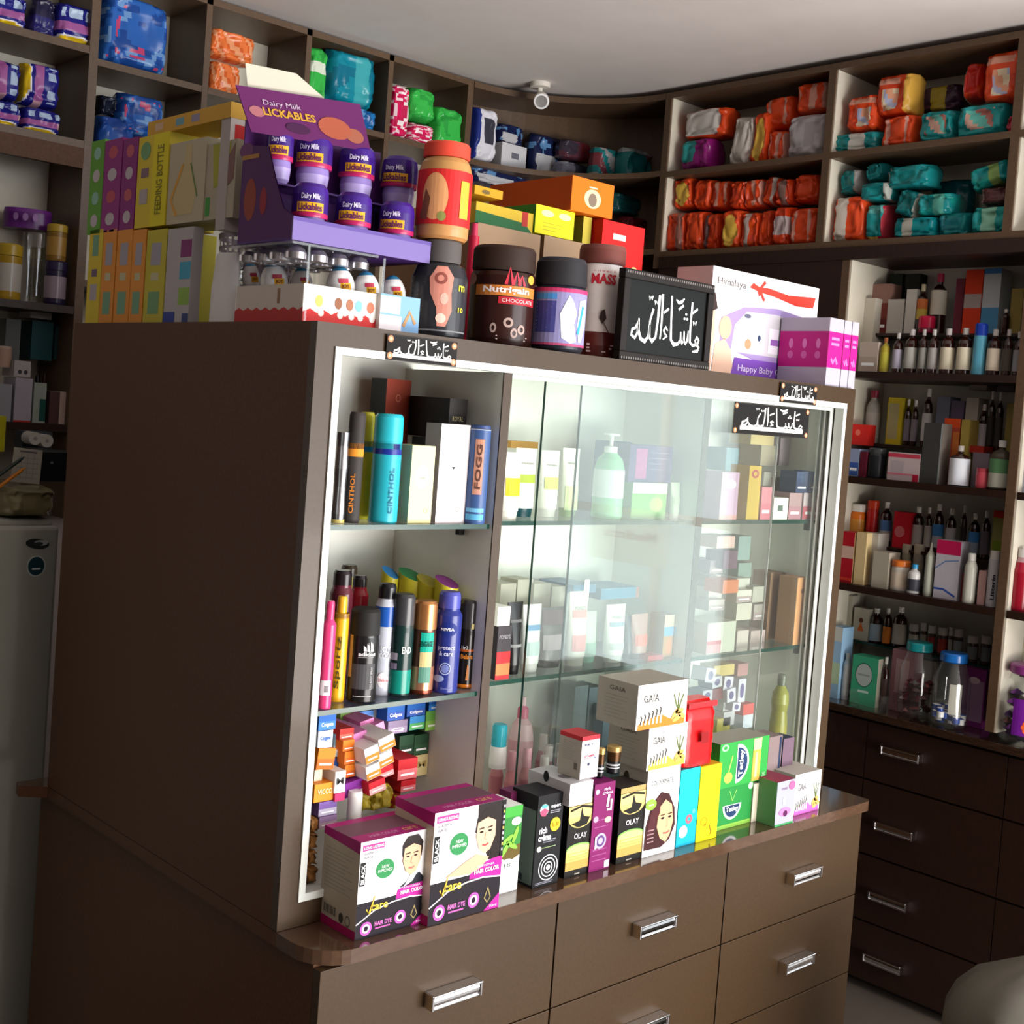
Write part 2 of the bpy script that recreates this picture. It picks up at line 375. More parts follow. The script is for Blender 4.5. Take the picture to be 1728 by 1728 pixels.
dpart('glass_edge', 1.235, .028, .811, 1.2355, .033, 1.626, TRIM, parent=p)
p = dpart('glass_door', .623, .041, .811, 1.423, .046, 1.626, PANE); dpart('glass_edge', .6225, .041, .811, .623, .046, 1.626, GEDGE, parent=p)
dpart('finger_grip', .668, .0405, 1.222, .682, .041, 1.262, TRIM, parent=p)
# ---- base with drawers and its worktop
bc = empty('drawer_cabinet', (0, 0, 0), label='brown laminate drawer cabinet carrying the glass display cabinet', cat='drawer cabinet')
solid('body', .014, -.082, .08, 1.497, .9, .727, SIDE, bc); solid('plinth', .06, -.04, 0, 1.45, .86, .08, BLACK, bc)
XS = (.014, .512, .998, 1.497); ZS = (.724, .532, .352, .172, .082)
for i in range(3):
    for k in range(4):
        d = solid('drawer', XS[i]+(.0 if i == 0 else .002), -.1, ZS[k+1]+.0012, XS[i+1]-.002, -.0825, ZS[k]-.0012, LAM, bc, bevel=.0008)
        if k < 3: pull(d, ((XS[i]+XS[i+1])/2+.015 if i else .272), -.1, ZS[k]-.097, .104, 0)
b = MB(); pts = []
for i in range(9):
    a = pi+pi/2*i/8; pts.append((.075+.075*cos(a), -.037+.075*sin(a)))
for i in range(5):
    a = -pi/2+pi/2*i/4; pts.append((1.496+.016*cos(a), -.096+.016*sin(a)))
pts += [(1.512, .0), (1.497, .9), (-.04, .9), (-.045, .875), (0, .84), (0, 0)]
n = len(pts)
b.face([(x, y, .75) for x, y in pts], '#fff'); b.face([(x, y, .7275) for x, y in pts][::-1], '#fff')
for i in range(n):
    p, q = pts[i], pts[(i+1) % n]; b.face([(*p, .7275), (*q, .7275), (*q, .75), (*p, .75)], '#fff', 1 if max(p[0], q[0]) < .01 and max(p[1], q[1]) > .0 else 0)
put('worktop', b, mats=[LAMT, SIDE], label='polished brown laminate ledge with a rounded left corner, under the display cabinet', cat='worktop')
# ---- refrigerator at the far left
fr = empty('refrigerator', (-.22, 1.06, 0), label='white refrigerator at the far left behind the display cabinet, lid cloth on top', cat='refrigerator')
FRW = wood('fridge_enamel', '#97988e', '#9d9e94', .35, (1, 1, 1))
solid('body', -.3, .03, .05, .31, .58, 1.262, FRW, fr, bevel=.01); solid('door', -.3, 0, .06, .31, .028, 1.25, FRW, fr, bevel=.008)
solid('plinth', -.29, .04, 0, .3, .56, .05, BLACK, fr)
b = MB(); S0 = flat(0); b.ell(S0, 0, 0, .026, .011, '#2b2f31', 1, rot=-.1); b.ell(S0, .008, .002, .015, .006, '#a8b0b2', 2); b.ell(S0, .002, 0, .010, .004, '#30383a', 3)
put('badge', b, fr, loc=(.262, -.0005, 1.213))
b = MB(); b.ell(S0, 0, 0, .021, .023, '#b8c0c0', 1); b.ell(S0, 0, 0, .018, .020, '#1c3a44', 2); b.rect(S0, -.009, -.008, .009, -.004, '#c9d4d4', 3)
put('round_sticker', b, fr, loc=(.262, -.0005, 1.165))
# ---- ceiling lamp
l = empty('ceiling_spotlight', (1.93, 1.58, 2.69), label='small white ceiling spotlight above the curved corner shelves', cat='spotlight')
l.location = at(912, 140, 'z', 2.69)
b = MB(); b.lathe([(.034, 0, '#d8d2c8'), (.034, -.016, '#d8d2c8'), (.012, -.018, '#d8d2c8')], m=M_); put('mount', b, l)
b = MB(); b.lathe([(.009, -.016, '#d8d2c8'), (.009, -.055, '#d8d2c8')], m=M_, cx=0); put('stem', b, l)
b = MB(); b.lathe([(.016, 0, '#e4e0d8'), (.024, -.012, '#e4e0d8'), (.026, -.045, '#eee'), (.02, -.046, '#8c8a88'), (.010, -.044, '#f4f4f0')], m=M_)
put('lamp_head', b, l, loc=(.005, -.005, -.05), rot=(math.radians(-62), 0, math.radians(-42)))

# notice hanging in the side doorway (seen reversed in the cabinet glass)
PAPER = mat('notice_paper', .6, base='#e4e2dc'); 
_t = PAPER.node_tree.nodes.new('ShaderNodeBsdfTranslucent'); _t.inputs[0].default_value = (.8, .8, .78, 1); _m = PAPER.node_tree.nodes.new('ShaderNodeMixShader')
_o = PAPER.node_tree.nodes['Material Output']; PAPER.node_tree.links.new(PAPER.node_tree.nodes['Principled BSDF'].outputs[0], _m.inputs[1]); PAPER.node_tree.links.new(_t.outputs[0], _m.inputs[2]); PAPER.node_tree.links.new(_m.outputs[0], _o.inputs[0])
b = MB(); b.box(-.31, 0, 0, .31, .003, .27, '#fff')
n = put('notice_board', b, loc=(4.585, -3.29, .745), rz=-pi/2, mats=[PAPER], label='white notice with red lettering hanging in the side doorway, seen reflected in the glass', cat='notice')
b = MB(); b.text(flat(0), 0, .17, .06, 'Medicos', '#8c1c1c', 2, w=.42, bold=.03); put('lettering', b, n)
# ================================================================ builders of goods
from mathutils import noise as _ns
def carton(name, fr, rect, d, col, label, cat='box', z0=None, c=None, left=None, top=None, right=None, draw=None, group=None, m=0, tilt=0, h=None, wz=None, turn=0, kids=None):
    P, w, hh, rz = seat(fr, *rect, z0=z0, c=c)
    if h: hh = h
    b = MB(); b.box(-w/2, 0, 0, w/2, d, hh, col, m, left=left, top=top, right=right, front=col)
    if draw: draw(b, w, hh, d)
    o = put(name, b, loc=P, rot=(0, tilt, rz+turn), label=label, cat=cat, group=group)
    if kids: kids(o, w, hh, d)
    return o
def round_seat(fr, rect, z0=None, c=None):
    "centre of the base, radius, height and the turn that faces the viewer, for an upright round thing"
    P, w, h, rz = seat(fr, *rect, z0=z0, c=c); i = 1 if fr == 'F' else 0; c = P[i]; r = w*.36
    for _ in range(3):
        M = at((rect[0]+rect[2])/2, (rect[1]+rect[3])/2, 'xyz'[i], c+r); dep = (M-Vector((CX, CY, CZ))).dot(_f)
        r = (rect[2]-rect[0])/2*dep/FPX
    P = Vector((M.x, M.y, P.z)); T = at((rect[0]+rect[2])/2, rect[1], 'xyz'[i], c+r)
    if z0 is None: P.z = at((rect[0]+rect[2])/2, rect[3], 'xyz'[i], c+r).z
    return P, r, T.z-P.z, -math.atan2(P.x-CX, P.y-CY)
def can(name, fr, rect, prof, label, cat='bottle', z0=None, c=None, draw=None, group=None, seg=22, m=1, sy=1, lean=0, kids=()):
    """round thing. prof: (r, z, colour, material) as fractions; kids: {part name: prof} in the same fractions"""
    P, r, h, rz = round_seat(fr, rect, z0, c)
    def lath(pr):
        b = MB(); b.lathe([(q[0]*r, q[1]*h)+tuple(q[2:]) for q in pr], seg, m, sy=sy); return b
    b = lath(prof)
    if draw: draw(b, r, h)
    o = put(name, spin(b, rz), loc=P, rot=(0, lean, 0), label=label, cat=cat, group=group)
    for nm, pr, dr in kids:
        b = lath(pr)
        if dr: dr(b, r, h)
        put(nm, spin(b, rz), o)
    return o
def bottle(name, fr, rect, label, z0=None, c=None, body='#2a120b', cap='#dcdad2', lab='#d6d2c6', lab2=None, group=None, m=A_, cat='bottle', neck=.42, lz=(.1, .58), capz=.86):
    kids = [('cap', [(neck, capz, cap), (neck, 1, cap)], None)]
    pr = [(.9, 0, body, m), (1, .02, body, m), (1, .66, body, m), (.85, .74, body, m), (neck*.8, .82, body, m), (neck*.8, capz, body, m)]
    if lab: kids.append(('label', [(1.02, lz[0], lab, 0), (1.02, (lz[0]+lz[1])/2, lab2 or lab, 0), (1.02, lz[1], lab, 0)], None))
    return can(name, fr, rect, pr, label, cat=cat, z0=z0, c=c, group=group, seg=14, kids=kids)
def spray(name, fr, rect, body, cap, label, z0=None, c=None, draw=None, capf=.78, neck=.86, cat='spray can', group=None, bands=(), capm=1, m=1, seg=22):
    pr = [(.94, 0, body, m), (1, .015, body, m)]
    for a, b_, col in bands: pr += [(1, a, col, m), (1, b_, body, m)]
    pr += [(1, capf-.07, body, m), (neck, capf-.02, body, m), (neck, capf, body, m)]
    return can(name, fr, rect, pr, label, cat=cat, z0=z0, c=c, group=group, seg=seg,
               kids=[('cap', [(neck*1.02, capf, cap, capm), (neck, .97, cap, capm), (neck*.85, 1, cap, capm)], None)] , draw=draw)
def tube(name, fr, rect, d, col, label, cap='#e8e8e4', z0=None, c=None, draw=None, group=None, cat='tube'):
    "squeeze tube standing on its cap: crimped flat at the top"
    P, w, h, rz = seat(fr, *rect, z0=z0, c=c)
    b = MB(); n = 16; rows = []
    for k in range(9):
        t = k/8; ww = w/2*(.86+.14*t); dd = d/2*(1-t**1.6)+.0008
        rows.append([(ww*cos(2*pi*j/n), d/2+dd*sin(2*pi*j/n), h*(.13+.87*t)) for j in range(n)])
    b.grid(rows, lambda i, j: col, 1, close=True); b.face(rows[0][::-1], col, 1); b.face(rows[-1], col, 1)
    def S(x, z, e):
        t = max(0, min(1, (z/h-.13)/.87)); dd = d/2*(1-t**1.6)+.0008; ww = w/2*(.86+.14*t)
        q = min(.98, abs(x)/ww); return (x, d/2-dd*sqrt(1-q*q)-.0009-.0003*e, z)
    if draw: draw(b, S, w, h)
    o = put(name, b, loc=P, rz=rz, label=label, cat=cat, group=group)
    b = MB(); b.lathe([(w*.36, 0, cap), (w*.4, h*.13, cap)], 16, 1, cy=d/2, sy=min(1, d/(w*.8))); put('cap', b, o)
    return o
_pc = {}
def pouch(name, fr, rect, d, pat, label, cat='pack', z0=None, c=None, tilt=0, seed=0, group=None, sq=9, crk=.014, n=22, cols=None):
    P, w, h, rz = seat(fr, *rect, z0=z0, c=c)
    b = MB()
    for side in (0, 1):
        rows = []
        for i in range(n+1):
            v = -1+2*i/n; row = []
            for j in range(n+1):
                u = -1+2*j/n
                u2 = math.copysign(abs(u)**.6, u); v2 = math.copysign(abs(v)**.6, v)
                th = max(0, 1-abs(u2)**sq)**.5*max(0, 1-abs(v2)**sq)**.5
                nz = _ns.noise(Vector((u*2.2+seed*3.7, v*2.2, seed*1.3)))*crk+_ns.noise(Vector((u*5+seed, v*5, seed*2.1)))*crk*.7
                y = d/2*(1-th) if side == 0 else d/2*(1+th)
                x = u2*w/2*(1-.05*v2*v2); z = h/2+v2*h/2*(1-.05*u2*u2)
                row.append((x, max(0.0, min(d, y+nz*th+ (.003 if side == 0 else -.003)*th)), z))
            rows.append(row if side == 0 else row[::-1])
        b.grid(rows, lambda i, j, s=side: pat((j+.5)/n if s == 0 else 1-(j+.5)/n, (i+.5)/n, seed), 1)
    o = put(name, b, loc=P, rot=(0, tilt, rz), label=label, cat=cat, group=group); return o
def hx(a): return '#%02x%02x%02x' % tuple(max(0, min(255, int(v))) for v in a)
def rnd(seed, i, j=0): return (sin(seed*12.9898+i*78.233+j*37.719)*43758.5453) % 1
# patterns of wrapped packs: colour at (u right, v up)
def p_navy(u, v, s):
    r = sqrt((u-.4)**2+(v+.45)**2)
    if r < .68: return '#e6c020'
    if r < .74: return '#e8e4ee'
    if .36 < v < .5: return '#a05a96' if u < .8 else '#c89aa4'
    if .54 < v < .78 and .12 < u < .85 and int(u*11+s) % 3: return '#a9bcd6'
    return '#20207c'
def p_navy_side(u, v, s): return p_navy(1-v, u, s)
def p_blue(u, v, s):
    q = _ns.noise(Vector((u*7+s, v*7, s*.7))); k = _ns.noise(Vector((u*9+s*3, v*9+4, 2)))
    return '#b8426a' if k > .42 else '#6f98cc' if q > .3 else '#2a5fae' if q > -.1 else '#1c4690'
def p_orange_gauze(u, v, s):
    q = sin(u*22+v*9+s); return '#e8783c' if q > .3 else '#d4602a' if q > -.5 else '#e69a6c'
def p_plain(c1, c2, band=None, pos=.3, bw=.12, patch=None, ver=False):
    def f(u, v, s):
        if ver: u, v = v, u
        if band and abs(u-pos) < bw: return band
        if patch and .3 < u < .75 and .3 < v < .7: return patch
        return c1 if _ns.noise(Vector((u*3+s, v*3, s*.3))) > -.15 else c2
    return f
OR, OR2, TE, TE2 = '#dc4a20', '#c83c18', '#1c8a8c', '#147476'
def p_baby(u, v, s):               # orange nappy pack, white title, small picture
    if .62 < v < .8 and .2 < u < .85: return '#dc9c86'
    if .2 < v < .55 and .45 < u < .75: return ('#e0d0b0', '#b0b4d0', '#e0a080')[int(u*9+v*7+s) % 3]
    return OR if _ns.noise(Vector((u*4+s, v*4, 1))) > -.2 else OR2
def p_stripes(u, v, s): return '#d69a8a' if .15 < v < .85 and int(u*8+s) % 3 == 0 else OR
def p_star(u, v, s):
    if abs(u-.5)+abs(v-.45) < .36: return '#d8b04a'
    return OR
def p_whitepack(u, v, s): return '#c8c4be' if .1 < u < .9 and .12 < v < .88 else OR
def p_grey(u, v, s): return '#b4b0b2' if rnd(s, int(u*6), int(v*6)) > .2 else '#a49ea2'
def p_tealpic(u, v, s):
    if .3 < u < .75 and .3 < v < .75: return ('#c8a090', '#5cb0a4', '#a86a60', TE)[int(u*8+v*5+s) % 4]
    return TE if _ns.noise(Vector((u*4+s, v*4, 1))) > -.2 else TE2
def p_tealmulti(u, v, s):
    if v < .2: return '#c8a040' if u < .6 else '#b03040'
    if u > .8: return '#b83a48'
    return '#5aa6a0' if v > .65 else TE
def p_floral(u, v, s): return ('#d01858', '#e8c8d0', '#d01858', '#c02050', '#f0dce0')[int((u*5+v*3)+sin(v*20+s)*1.2) % 5]
def p_green(u, v, s): return '#38b24a' if _ns.noise(Vector((u*4+s, v*4, 1))) > -.2 else '#2a9c40'
def p_greenband(u, v, s): return '#d8e0cc' if .55 < v < .7 else p_green(u, v, s)
def p_purple(u, v, s): return '#2a8c8a' if u < .5 and v > .35 and u > .12 else '#8a1a70'
def p_navybox(u, v, s): return '#b8b8bc' if .15 < u < .6 and .1 < v < .5 else '#1a2248' if _ns.noise(Vector((u*4+s, v*4, 1))) > -.3 else '#5a86b4'
# Arabic lettering drawn with a brush, on a unit field 0..1 x 0..1
def callig(b, S, x0, z0, w, h, col, e=3, k=1.0):
    def st(pts, wd): b.stroke(S, [(x0+p[0]*w, z0+p[1]*h) for p in pts], [q*h*k for q in wd] if isinstance(wd, list) else wd*h*k, col, e)
    # (read right to left) meem + alif
    st([(.97, .18), (.985, .28), (.955, .33), (.93, .26), (.955, .19), (.99, .15), (.975, .08), (.9, .06)], [.03, .05, .06, .05, .05, .07, .07, .03])
    st([(.955, .2), (.9, .17), (.855, .22), (.845, .5), (.85, .93)], [.05, .07, .06, .05, .06])
    # sheen with teeth + alif with madda
    st([(.82, .42), (.815, .25), (.79, .18), (.765, .24), (.76, .4)], [.03, .06, .07, .06, .04])
    st([(.765, .24), (.74, .18), (.715, .25), (.71, .38)], [.05, .07, .06, .04])
    st([(.715, .24), (.68, .16), (.62, .14), (.575, .22), (.56, .55), (.545, .98)], [.05, .07, .09, .07, .05, .06])
    for p in ((.79, .62), (.75, .62), (.77, .7)): b.ell(S, x0+p[0]*w, z0+p[1]*h, .014*w, .028*h*k, col, e, n=8)
    st([(.61, .93), (.65, .88), (.69, .9), (.73, .97)], [.03, .07, .07, .03])
    # hamza
    st([(.52, .36), (.49, .42), (.465, .36), (.485, .3), (.515, .27), (.46, .2)], [.03, .06, .06, .05, .05, .03])
    # alif, lam, lam, heh
    st([(.42, .2), (.425, .5), (.415, .98)], [.04, .055, .07])
    st([(.375, .95), (.37, .5), (.355, .22), (.31, .14), (.27, .2), (.265, .42)], [.07, .06, .06, .09, .06, .04])
    st([(.3, .7), (.265, .5), (.255, .22), (.21, .12), (.15, .16), (.115, .3), (.11, .5)], [.06, .05, .06, .09, .08, .06, .04])
    st([(.11, .45), (.07, .33), (.03, .3), (.02, .2), (.07, .16), (.1, .24), (.11, .4)], [.05, .06, .06, .06, .07, .06, .04])
    # vowel marks
    for p in ((.9, .74), (.69, .76), (.48, .66)): st([(p[0]-.035, p[1]), (p[0]+.035, p[1]+.09)], .05)
    for p in ((.33, .8), (.25, .86), (.9, .55)): st([(p[0]-.02, p[1]+.05), (p[0]-.01, p[1]-.02), (p[0]+.005, p[1]+.04), (p[0]+.02, p[1]-.01), (p[0]+.03, p[1]+.06)], .03)
def face_pic(b, S, x, z, s, e=3, skin='#d8a888', hair='#1c1210', woman=False):
    "small printed portrait, s = face height"
    if woman:
        b.poly(S, [(x-.42*s, z+.1*s), (x-.36*s, z+.52*s), (x-.05*s, z+.78*s), (x+.35*s, z+.74*s), (x+.62*s, z+.35*s), (x+.66*s, z-.3*s), (x+.6*s, z-.8*s), (x+.3*s, z-.78*s), (x+.22*s, z-.3*s)], hair, e)
    else:
        b.poly(S, [(x-.4*s, z+.1*s), (x-.42*s, z+.5*s), (x-.2*s, z+.78*s), (x+.25*s, z+.8*s), (x+.48*s, z+.5*s), (x+.44*s, z)], hair, e)
    b.poly(S, [(x-.34*s, z+.38*s), (x+.05*s, z+.5*s), (x+.38*s, z+.36*s), (x+.4*s, z-.1*s), (x+.22*s, z-.5*s), (x, z-.6*s), (x-.24*s, z-.42*s), (x-.38*s, z-.05*s)], skin, e+1)
    for q in (-.18, .16):
        b.ell(S, x+q*s, z+.08*s, .08*s, .035*s, '#20150f', e+2, n=8); b.stroke(S, [(x+(q-.1)*s, z+.18*s), (x+(q+.1)*s, z+.2*s)], .04*s, '#2a1a12', e+2)
    b.stroke(S, [(x, z+.05*s), (x-.04*s, z-.16*s), (x+.05*s, z-.18*s)], .025*s, '#b07c60', e+2)
    b.stroke(S, [(x-.12*s, z-.32*s), (x, z-.35*s), (x+.13*s, z-.31*s)], .06*s, '#b04a4a' if woman else '#a06858', e+2)
def fine(b, S, x, z, w, n, dz, col, e=1, hh=.0012, seed=1):
    "n lines of small print"
    for i in range(n): b.rect(S, x, z-i*dz, x+w*(.65+.35*rnd(seed, i)), z-i*dz+hh, col, e)
# ================================================================ goods on the ledge
ZL = .7503
def vcare(woman):
    def f(b, w, h, d):
        S = flat(0); x0 = -w/2; X = lambda t: x0+t*w; Z = lambda t: t*h
        b.poly(S, [(X(0), Z(0)), (X(1), Z(0)), (X(1), Z(.36)), (X(.54), Z(.37)), (X(0), Z(.37))], '#17111a', 1)
        b.poly(S, [(X(.54), Z(.33)), (X(1), Z(.30)), (X(1), Z(.5)), (X(.56), Z(.42))], '#b0228c', 2)
        b.poly(S, [(X(.78), Z(0)), (X(1), Z(0)), (X(1), Z(.14))], '#b0228c', 2)
        b.stroke(S, [(X(0), Z(.16)), (X(.25), Z(.27)), (X(.5), Z(.31)), (X(.75), Z(.32)), (X(1), Z(.29))], .012*h, '#f2f0f2', 3)
        if woman:
            b.poly(S, [(X(.6), Z(1)), (X(.955), Z(1)), (X(.955), Z(.48)), (X(.8), Z(.47)), (X(.62), Z(.75))], '#1e1416', 2)
            face_pic(b, S, X(.73), Z(.72), .3*h, 3, skin='#dcae92', woman=True)
            b.poly(S, [(X(.2), Z(.4)), (X(.45), Z(.5)), (X(.62), Z(.55)), (X(.8), Z(.5)), (X(.7), Z(.42)), (X(.54), Z(.38))], '#d8a688', 5)
        else:
            b.poly(S, [(X(.58), Z(.44)), (X(.7), Z(.5)), (X(.86), Z(.56)), (X(.93), Z(.5)), (X(.93), Z(.45))], '#1b1c26', 3)
            b.poly(S, [(X(.64), Z(.44)), (X(.76), Z(.48)), (X(.86), Z(.6)), (X(.8), Z(.64))], '#e9e9ee', 4)
            face_pic(b, S, X(.73), Z(.73), .3*h, 5)
        b.rect(S, X(.955), Z(.48), X(1), Z(1), '#191218', 6); 
        for i in range(9): b.rect(S, X(.97), Z(.53+i*.05), X(.99), Z(.555+i*.05), '#d8b85a' if i % 3 == 1 else '#cfc9cf', 7)
        b.rect(S, X(.03), Z(.905), X(.33), Z(.965), '#b03a86', 2); b.text(S, X(.18), Z(.935), .03*h, 'LONG LASTING', '#fbe8f4', 4, w=.27*w, bold=.02)
        b.text(S, X(.15), Z(.875), .028*h, 'SHAMPOO', '#55505a', 2, w=.22*w); b.text(S, X(.12), Z(.835), .028*h, 'BASE', '#55505a', 2, w=.12*w)
        b.rect(S, X(.01), Z(.55), X(.085), Z(.79), '#141014', 2); b.text(S, X(.048), Z(.67), .05*w, 'BLACK', '#f5f5f5', 4, w=.2*h, rot=pi/2, bold=.02)
        b.ell(S, X(.36), Z(.68), .13*w, .1*h, '#2c8048', 2, n=24); b.text(S, X(.36), Z(.705), .03*h, 'NEW', '#eaf6ea', 4, w=.1*w); b.text(S, X(.36), Z(.665), .03*h, 'IMPROVED', '#eaf6ea', 4, w=.2*w)
        b.text(S, X(.76), Z(.43), .02*h, 'AMMONIA', '#f3dcec', 6, w=.25*w); b.text(S, X(.78), Z(.385), .04*h, 'HAIR COLOR', '#fdeef8', 6, w=.36*w, bold=.03)
        b.stroke(S, [(X(.13), Z(.3)), (X(.17), Z(.24)), (X(.24), Z(.42))], [.02*w, .03*w, .012*w], '#d9b13c', 4)
        b.text(S, X(.31), Z(.3), .06*h, 'care', '#e2bc48', 4, w=.24*w, bold=.02)
        for q in ((.14, .1), (.62, .13)):
            b.ell(S, X(q[0]), Z(q[1]), .08*w, .07*h, '#d458b4', 4, hole=.75, n=24); b.ell(S, X(q[0]), Z(q[1]), .055*w, .048*h, '#f0c4e2', 4, hole=.55)
        b.text(S, X(.38), Z(.125), .045*h, 'HAIR DYE', '#d672bc', 4, w=.24*w, bold=.02); b.rect(S, X(.27), Z(.07), X(.48), Z(.085), '#c05aa4', 4)
        b.poly(S, [(X(.82), Z(.22)), (X(.87), Z(.12)), (X(.82), Z(.07)), (X(.77), Z(.12))], '#9a8a5c', 4); b.poly(S, [(X(.82), Z(.195)), (X(.855), Z(.12)), (X(.82), Z(.085)), (X(.785), Z(.12))], '#17111a', 5)
        b.text(S, X(.91), Z(.035), .025*h, '10ml', '#fae6f4', 5, w=.1*w)
        L = leftface(-w/2)
        b.rect(L, -d, 0, 0, .09*h, '#a81c5c', 1); b.poly(L, [(-d, .92*h), (0, .88*h), (0, h), (-d, h)], '#a3206e', 1)
        fine(b, L, -d*.92, .8*h, d*.8, 11, .04*h, '#9c968c', 1)
        for i in range(11): b.rect(L, -d*.88+i*.003, .13*h, -d*.88+i*.003+.0012+.001*(i % 3 == 0), .22*h, '#5a564e', 1)
        b.ell(L, -d*.4, .15*h, .006, .008, '#4a463e', 1); b.ell(L, -d*.22, .15*h, .007, .009, '#6a665e', 1, hole=.7); 
        T = topface(h); b.rect(T, -w/2, 0, w/2, d*.3, '#a32470', 1); b.rect(T, -w/2, d*.3, w/2, d*.82, '#6c4a58', 1); b.rect(T, -w/2, d*.82, w/2, d, '#a32470', 1)
        b.text(T, -.1*w, d*.16, d*.1, 'HAIR COLOR', '#d9a0c4', 3, w=.4*w); b.text(T, .27*w, d*.16, d*.12, 'care', '#e0b070', 3, w=.2*w)
    return f
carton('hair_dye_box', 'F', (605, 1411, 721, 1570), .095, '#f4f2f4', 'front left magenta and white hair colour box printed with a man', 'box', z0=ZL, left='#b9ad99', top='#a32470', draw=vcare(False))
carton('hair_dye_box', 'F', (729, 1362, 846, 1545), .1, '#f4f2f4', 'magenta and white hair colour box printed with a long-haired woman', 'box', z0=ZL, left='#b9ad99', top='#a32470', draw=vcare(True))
def garnier(b, w, h, d):
    S = flat(0); X = lambda t: -w/2+t*w; Z = lambda t: t*h
    b.rect(S, X(0), Z(.42), X(1), Z(1), '#2f7a34', 1); b.rect(S, X(0), Z(.88), X(1), Z(1), '#3f9a3c', 2); b.ell(S, X(.72), Z(.82), .25*w, .05*h, '#d4e8d0', 3)
    b.poly(S, [(X(0), Z(.42)), (X(.5), Z(.36)), (X(1), Z(.42)), (X(1), Z(.55)), (X(0), Z(.5))], '#5a4a1c', 2)
    for q in ((.3, .62, .5), (.55, .55, -.5), (.2, .5, .9), (.7, .66, 1.2)): b.ell(S, X(q[0]), Z(q[1]), .34*w, .03*h, '#7cc040', 4, n=12, rot=q[2])
    b.ell(S, X(.38), Z(.32), .34*w, .08*h, '#e4eee2', 5); b.text(S, X(.38), Z(.325), .05*h, '18', '#3c4a40', 7, w=.3*w)
carton('hair_dye_box', 'F', (844, 1362, 877, 1504), .065, '#f2f4f0', 'narrow green and white hair colour box marked 18 with leaves', z0=ZL, left='#d8dcd4', draw=garnier)
def godrej(b, w, h, d):
    S = flat(0); X = lambda t: -w/2+t*w; Z = lambda t: t*h
    b.ell(S, X(.25), Z(.84), .17*w, .065*h, '#d8e8ea', 2); b.poly(S, [(X(.08), Z(.83)), (X(.25), Z(.86)), (X(.42), Z(.83)), (X(.3), Z(.77)), (X(.15), Z(.78))], '#c84a6a', 3); b.ell(S, X(.25), Z(.88), .12*w, .02*h, '#5ab4b8', 3)
    b.text(S, X(.7), Z(.86), .045*h, 'expert', '#e8e8ee', 3, w=.38*w, bold=.02); fine(b, S, X(.5), Z(.81), .4*w, 2, .02*h, '#9a9aa4', 2)
    b.ell(S, X(.72), Z(.66), .2*w, .075*h, '#e4cc30', 3); b.text(S, X(.72), Z(.66), .05*h, 'Rs 30', '#8a5a10', 5, w=.26*w)
    b.text(S, X(.25), Z(.62), .07*h, 'rich', '#f2f2f4', 5, w=.3*w, bold=.03); b.text(S, X(.33), Z(.54), .07*h, 'crème', '#f2f2f4', 5, w=.5*w, bold=.03)
    fine(b, S, X(.3), Z(.5), .5*w, 2, .02*h, '#8c8c98', 2); b.ell(S, X(.15), Z(.42), .09*w, .03*h, '#cfd8c4', 3); fine(b, S, X(.27), Z(.42), .55*w, 1, .02*h, '#90a870', 2)
    for r, hl in ((.38, .93), (.28, .9), (.17, .82)): b.ell(S, X(.56), Z(.2), r*w, r*.37*h, '#e8e8ec', 3, hole=hl, n=28)
    b.ell(S, X(.56), Z(.2), .08*w, .03*h, '#e8e8ec', 3); fine(b, S, X(.1), Z(.045), .7*w, 2, .015*h, '#7c7c88', 2)
    L = leftface(-w/2); b.rect(L, -d, .03*h, -.003, .84*h, '#56655f', 1); b.rect(L, -d*.9, .05*h, -d*.4, .12*h, '#2a3036', 2); b.ell(L, -d*.75, .24*h, .009, .011, '#20262c', 2)
carton('hair_dye_box', 'F', (904, 1341, 946, 1493), .065, '#131316', 'black rich crème hair colour box with a white spiral', z0=ZL, left='#16161a', top='#232026', draw=godrej)
carton('hair_dye_box', 'F', (862, 1334, 900, 1360), .03, '#5c1a42', 'maroon box lying behind the black rich crème box', c=-.03, z0=.7503, left='#5c1a42', top='#6a2c50')
def olay(b, w, h, d):
    S = flat(0); X = lambda t: -w/2+t*w; Z = lambda t: t*h
    b.rect(S, X(0), Z(.93), X(1), Z(1), '#a8905a', 1); b.ell(S, X(.5), Z(.78), .5*w, .15*h, '#d4b66c', 2, n=24); b.rect(S, X(0), Z(.78), X(1), Z(.925), '#d9c07c', 3)
    b.poly(S, [(X(.12), Z(.7)), (X(.45), Z(.73)), (X(.5), Z(.9)), (X(.6), Z(.78)), (X(.85), Z(.75)), (X(.75), Z(.66)), (X(.4), Z(.64))], '#1a1713', 4)
    b.poly(S, [(X(.05), Z(.86)), (X(.5), Z(.9)), (X(.95), Z(.86)), (X(.95), Z(.89)), (X(.5), Z(.93)), (X(.05), Z(.89))], '#1a1713', 4)
    b.text(S, X(.52), Z(.53), .07*h, 'OLAY', '#eeeaf0', 4, w=.5*w)
    b.rect(S, X(0), Z(.12), X(1), Z(.36), '#ceb264', 2); b.ell(S, X(.5), Z(.36), .5*w, .07*h, '#7cb05a', 2, n=24); b.ell(S, X(.5), Z(.34), .49*w, .07*h, '#d6c27c', 3, n=24); b.rect(S, X(0), Z(.09), X(1), Z(.2), '#b4924c', 3)
    for i in range(3): b.rect(S, X(.08), Z(.22+.04*i), X(.92), Z(.235+.04*i), '#bfa25c', 4)
    b.rect(S, X(.4), Z(.02), X(.6), Z(.035), '#a8a094', 2)
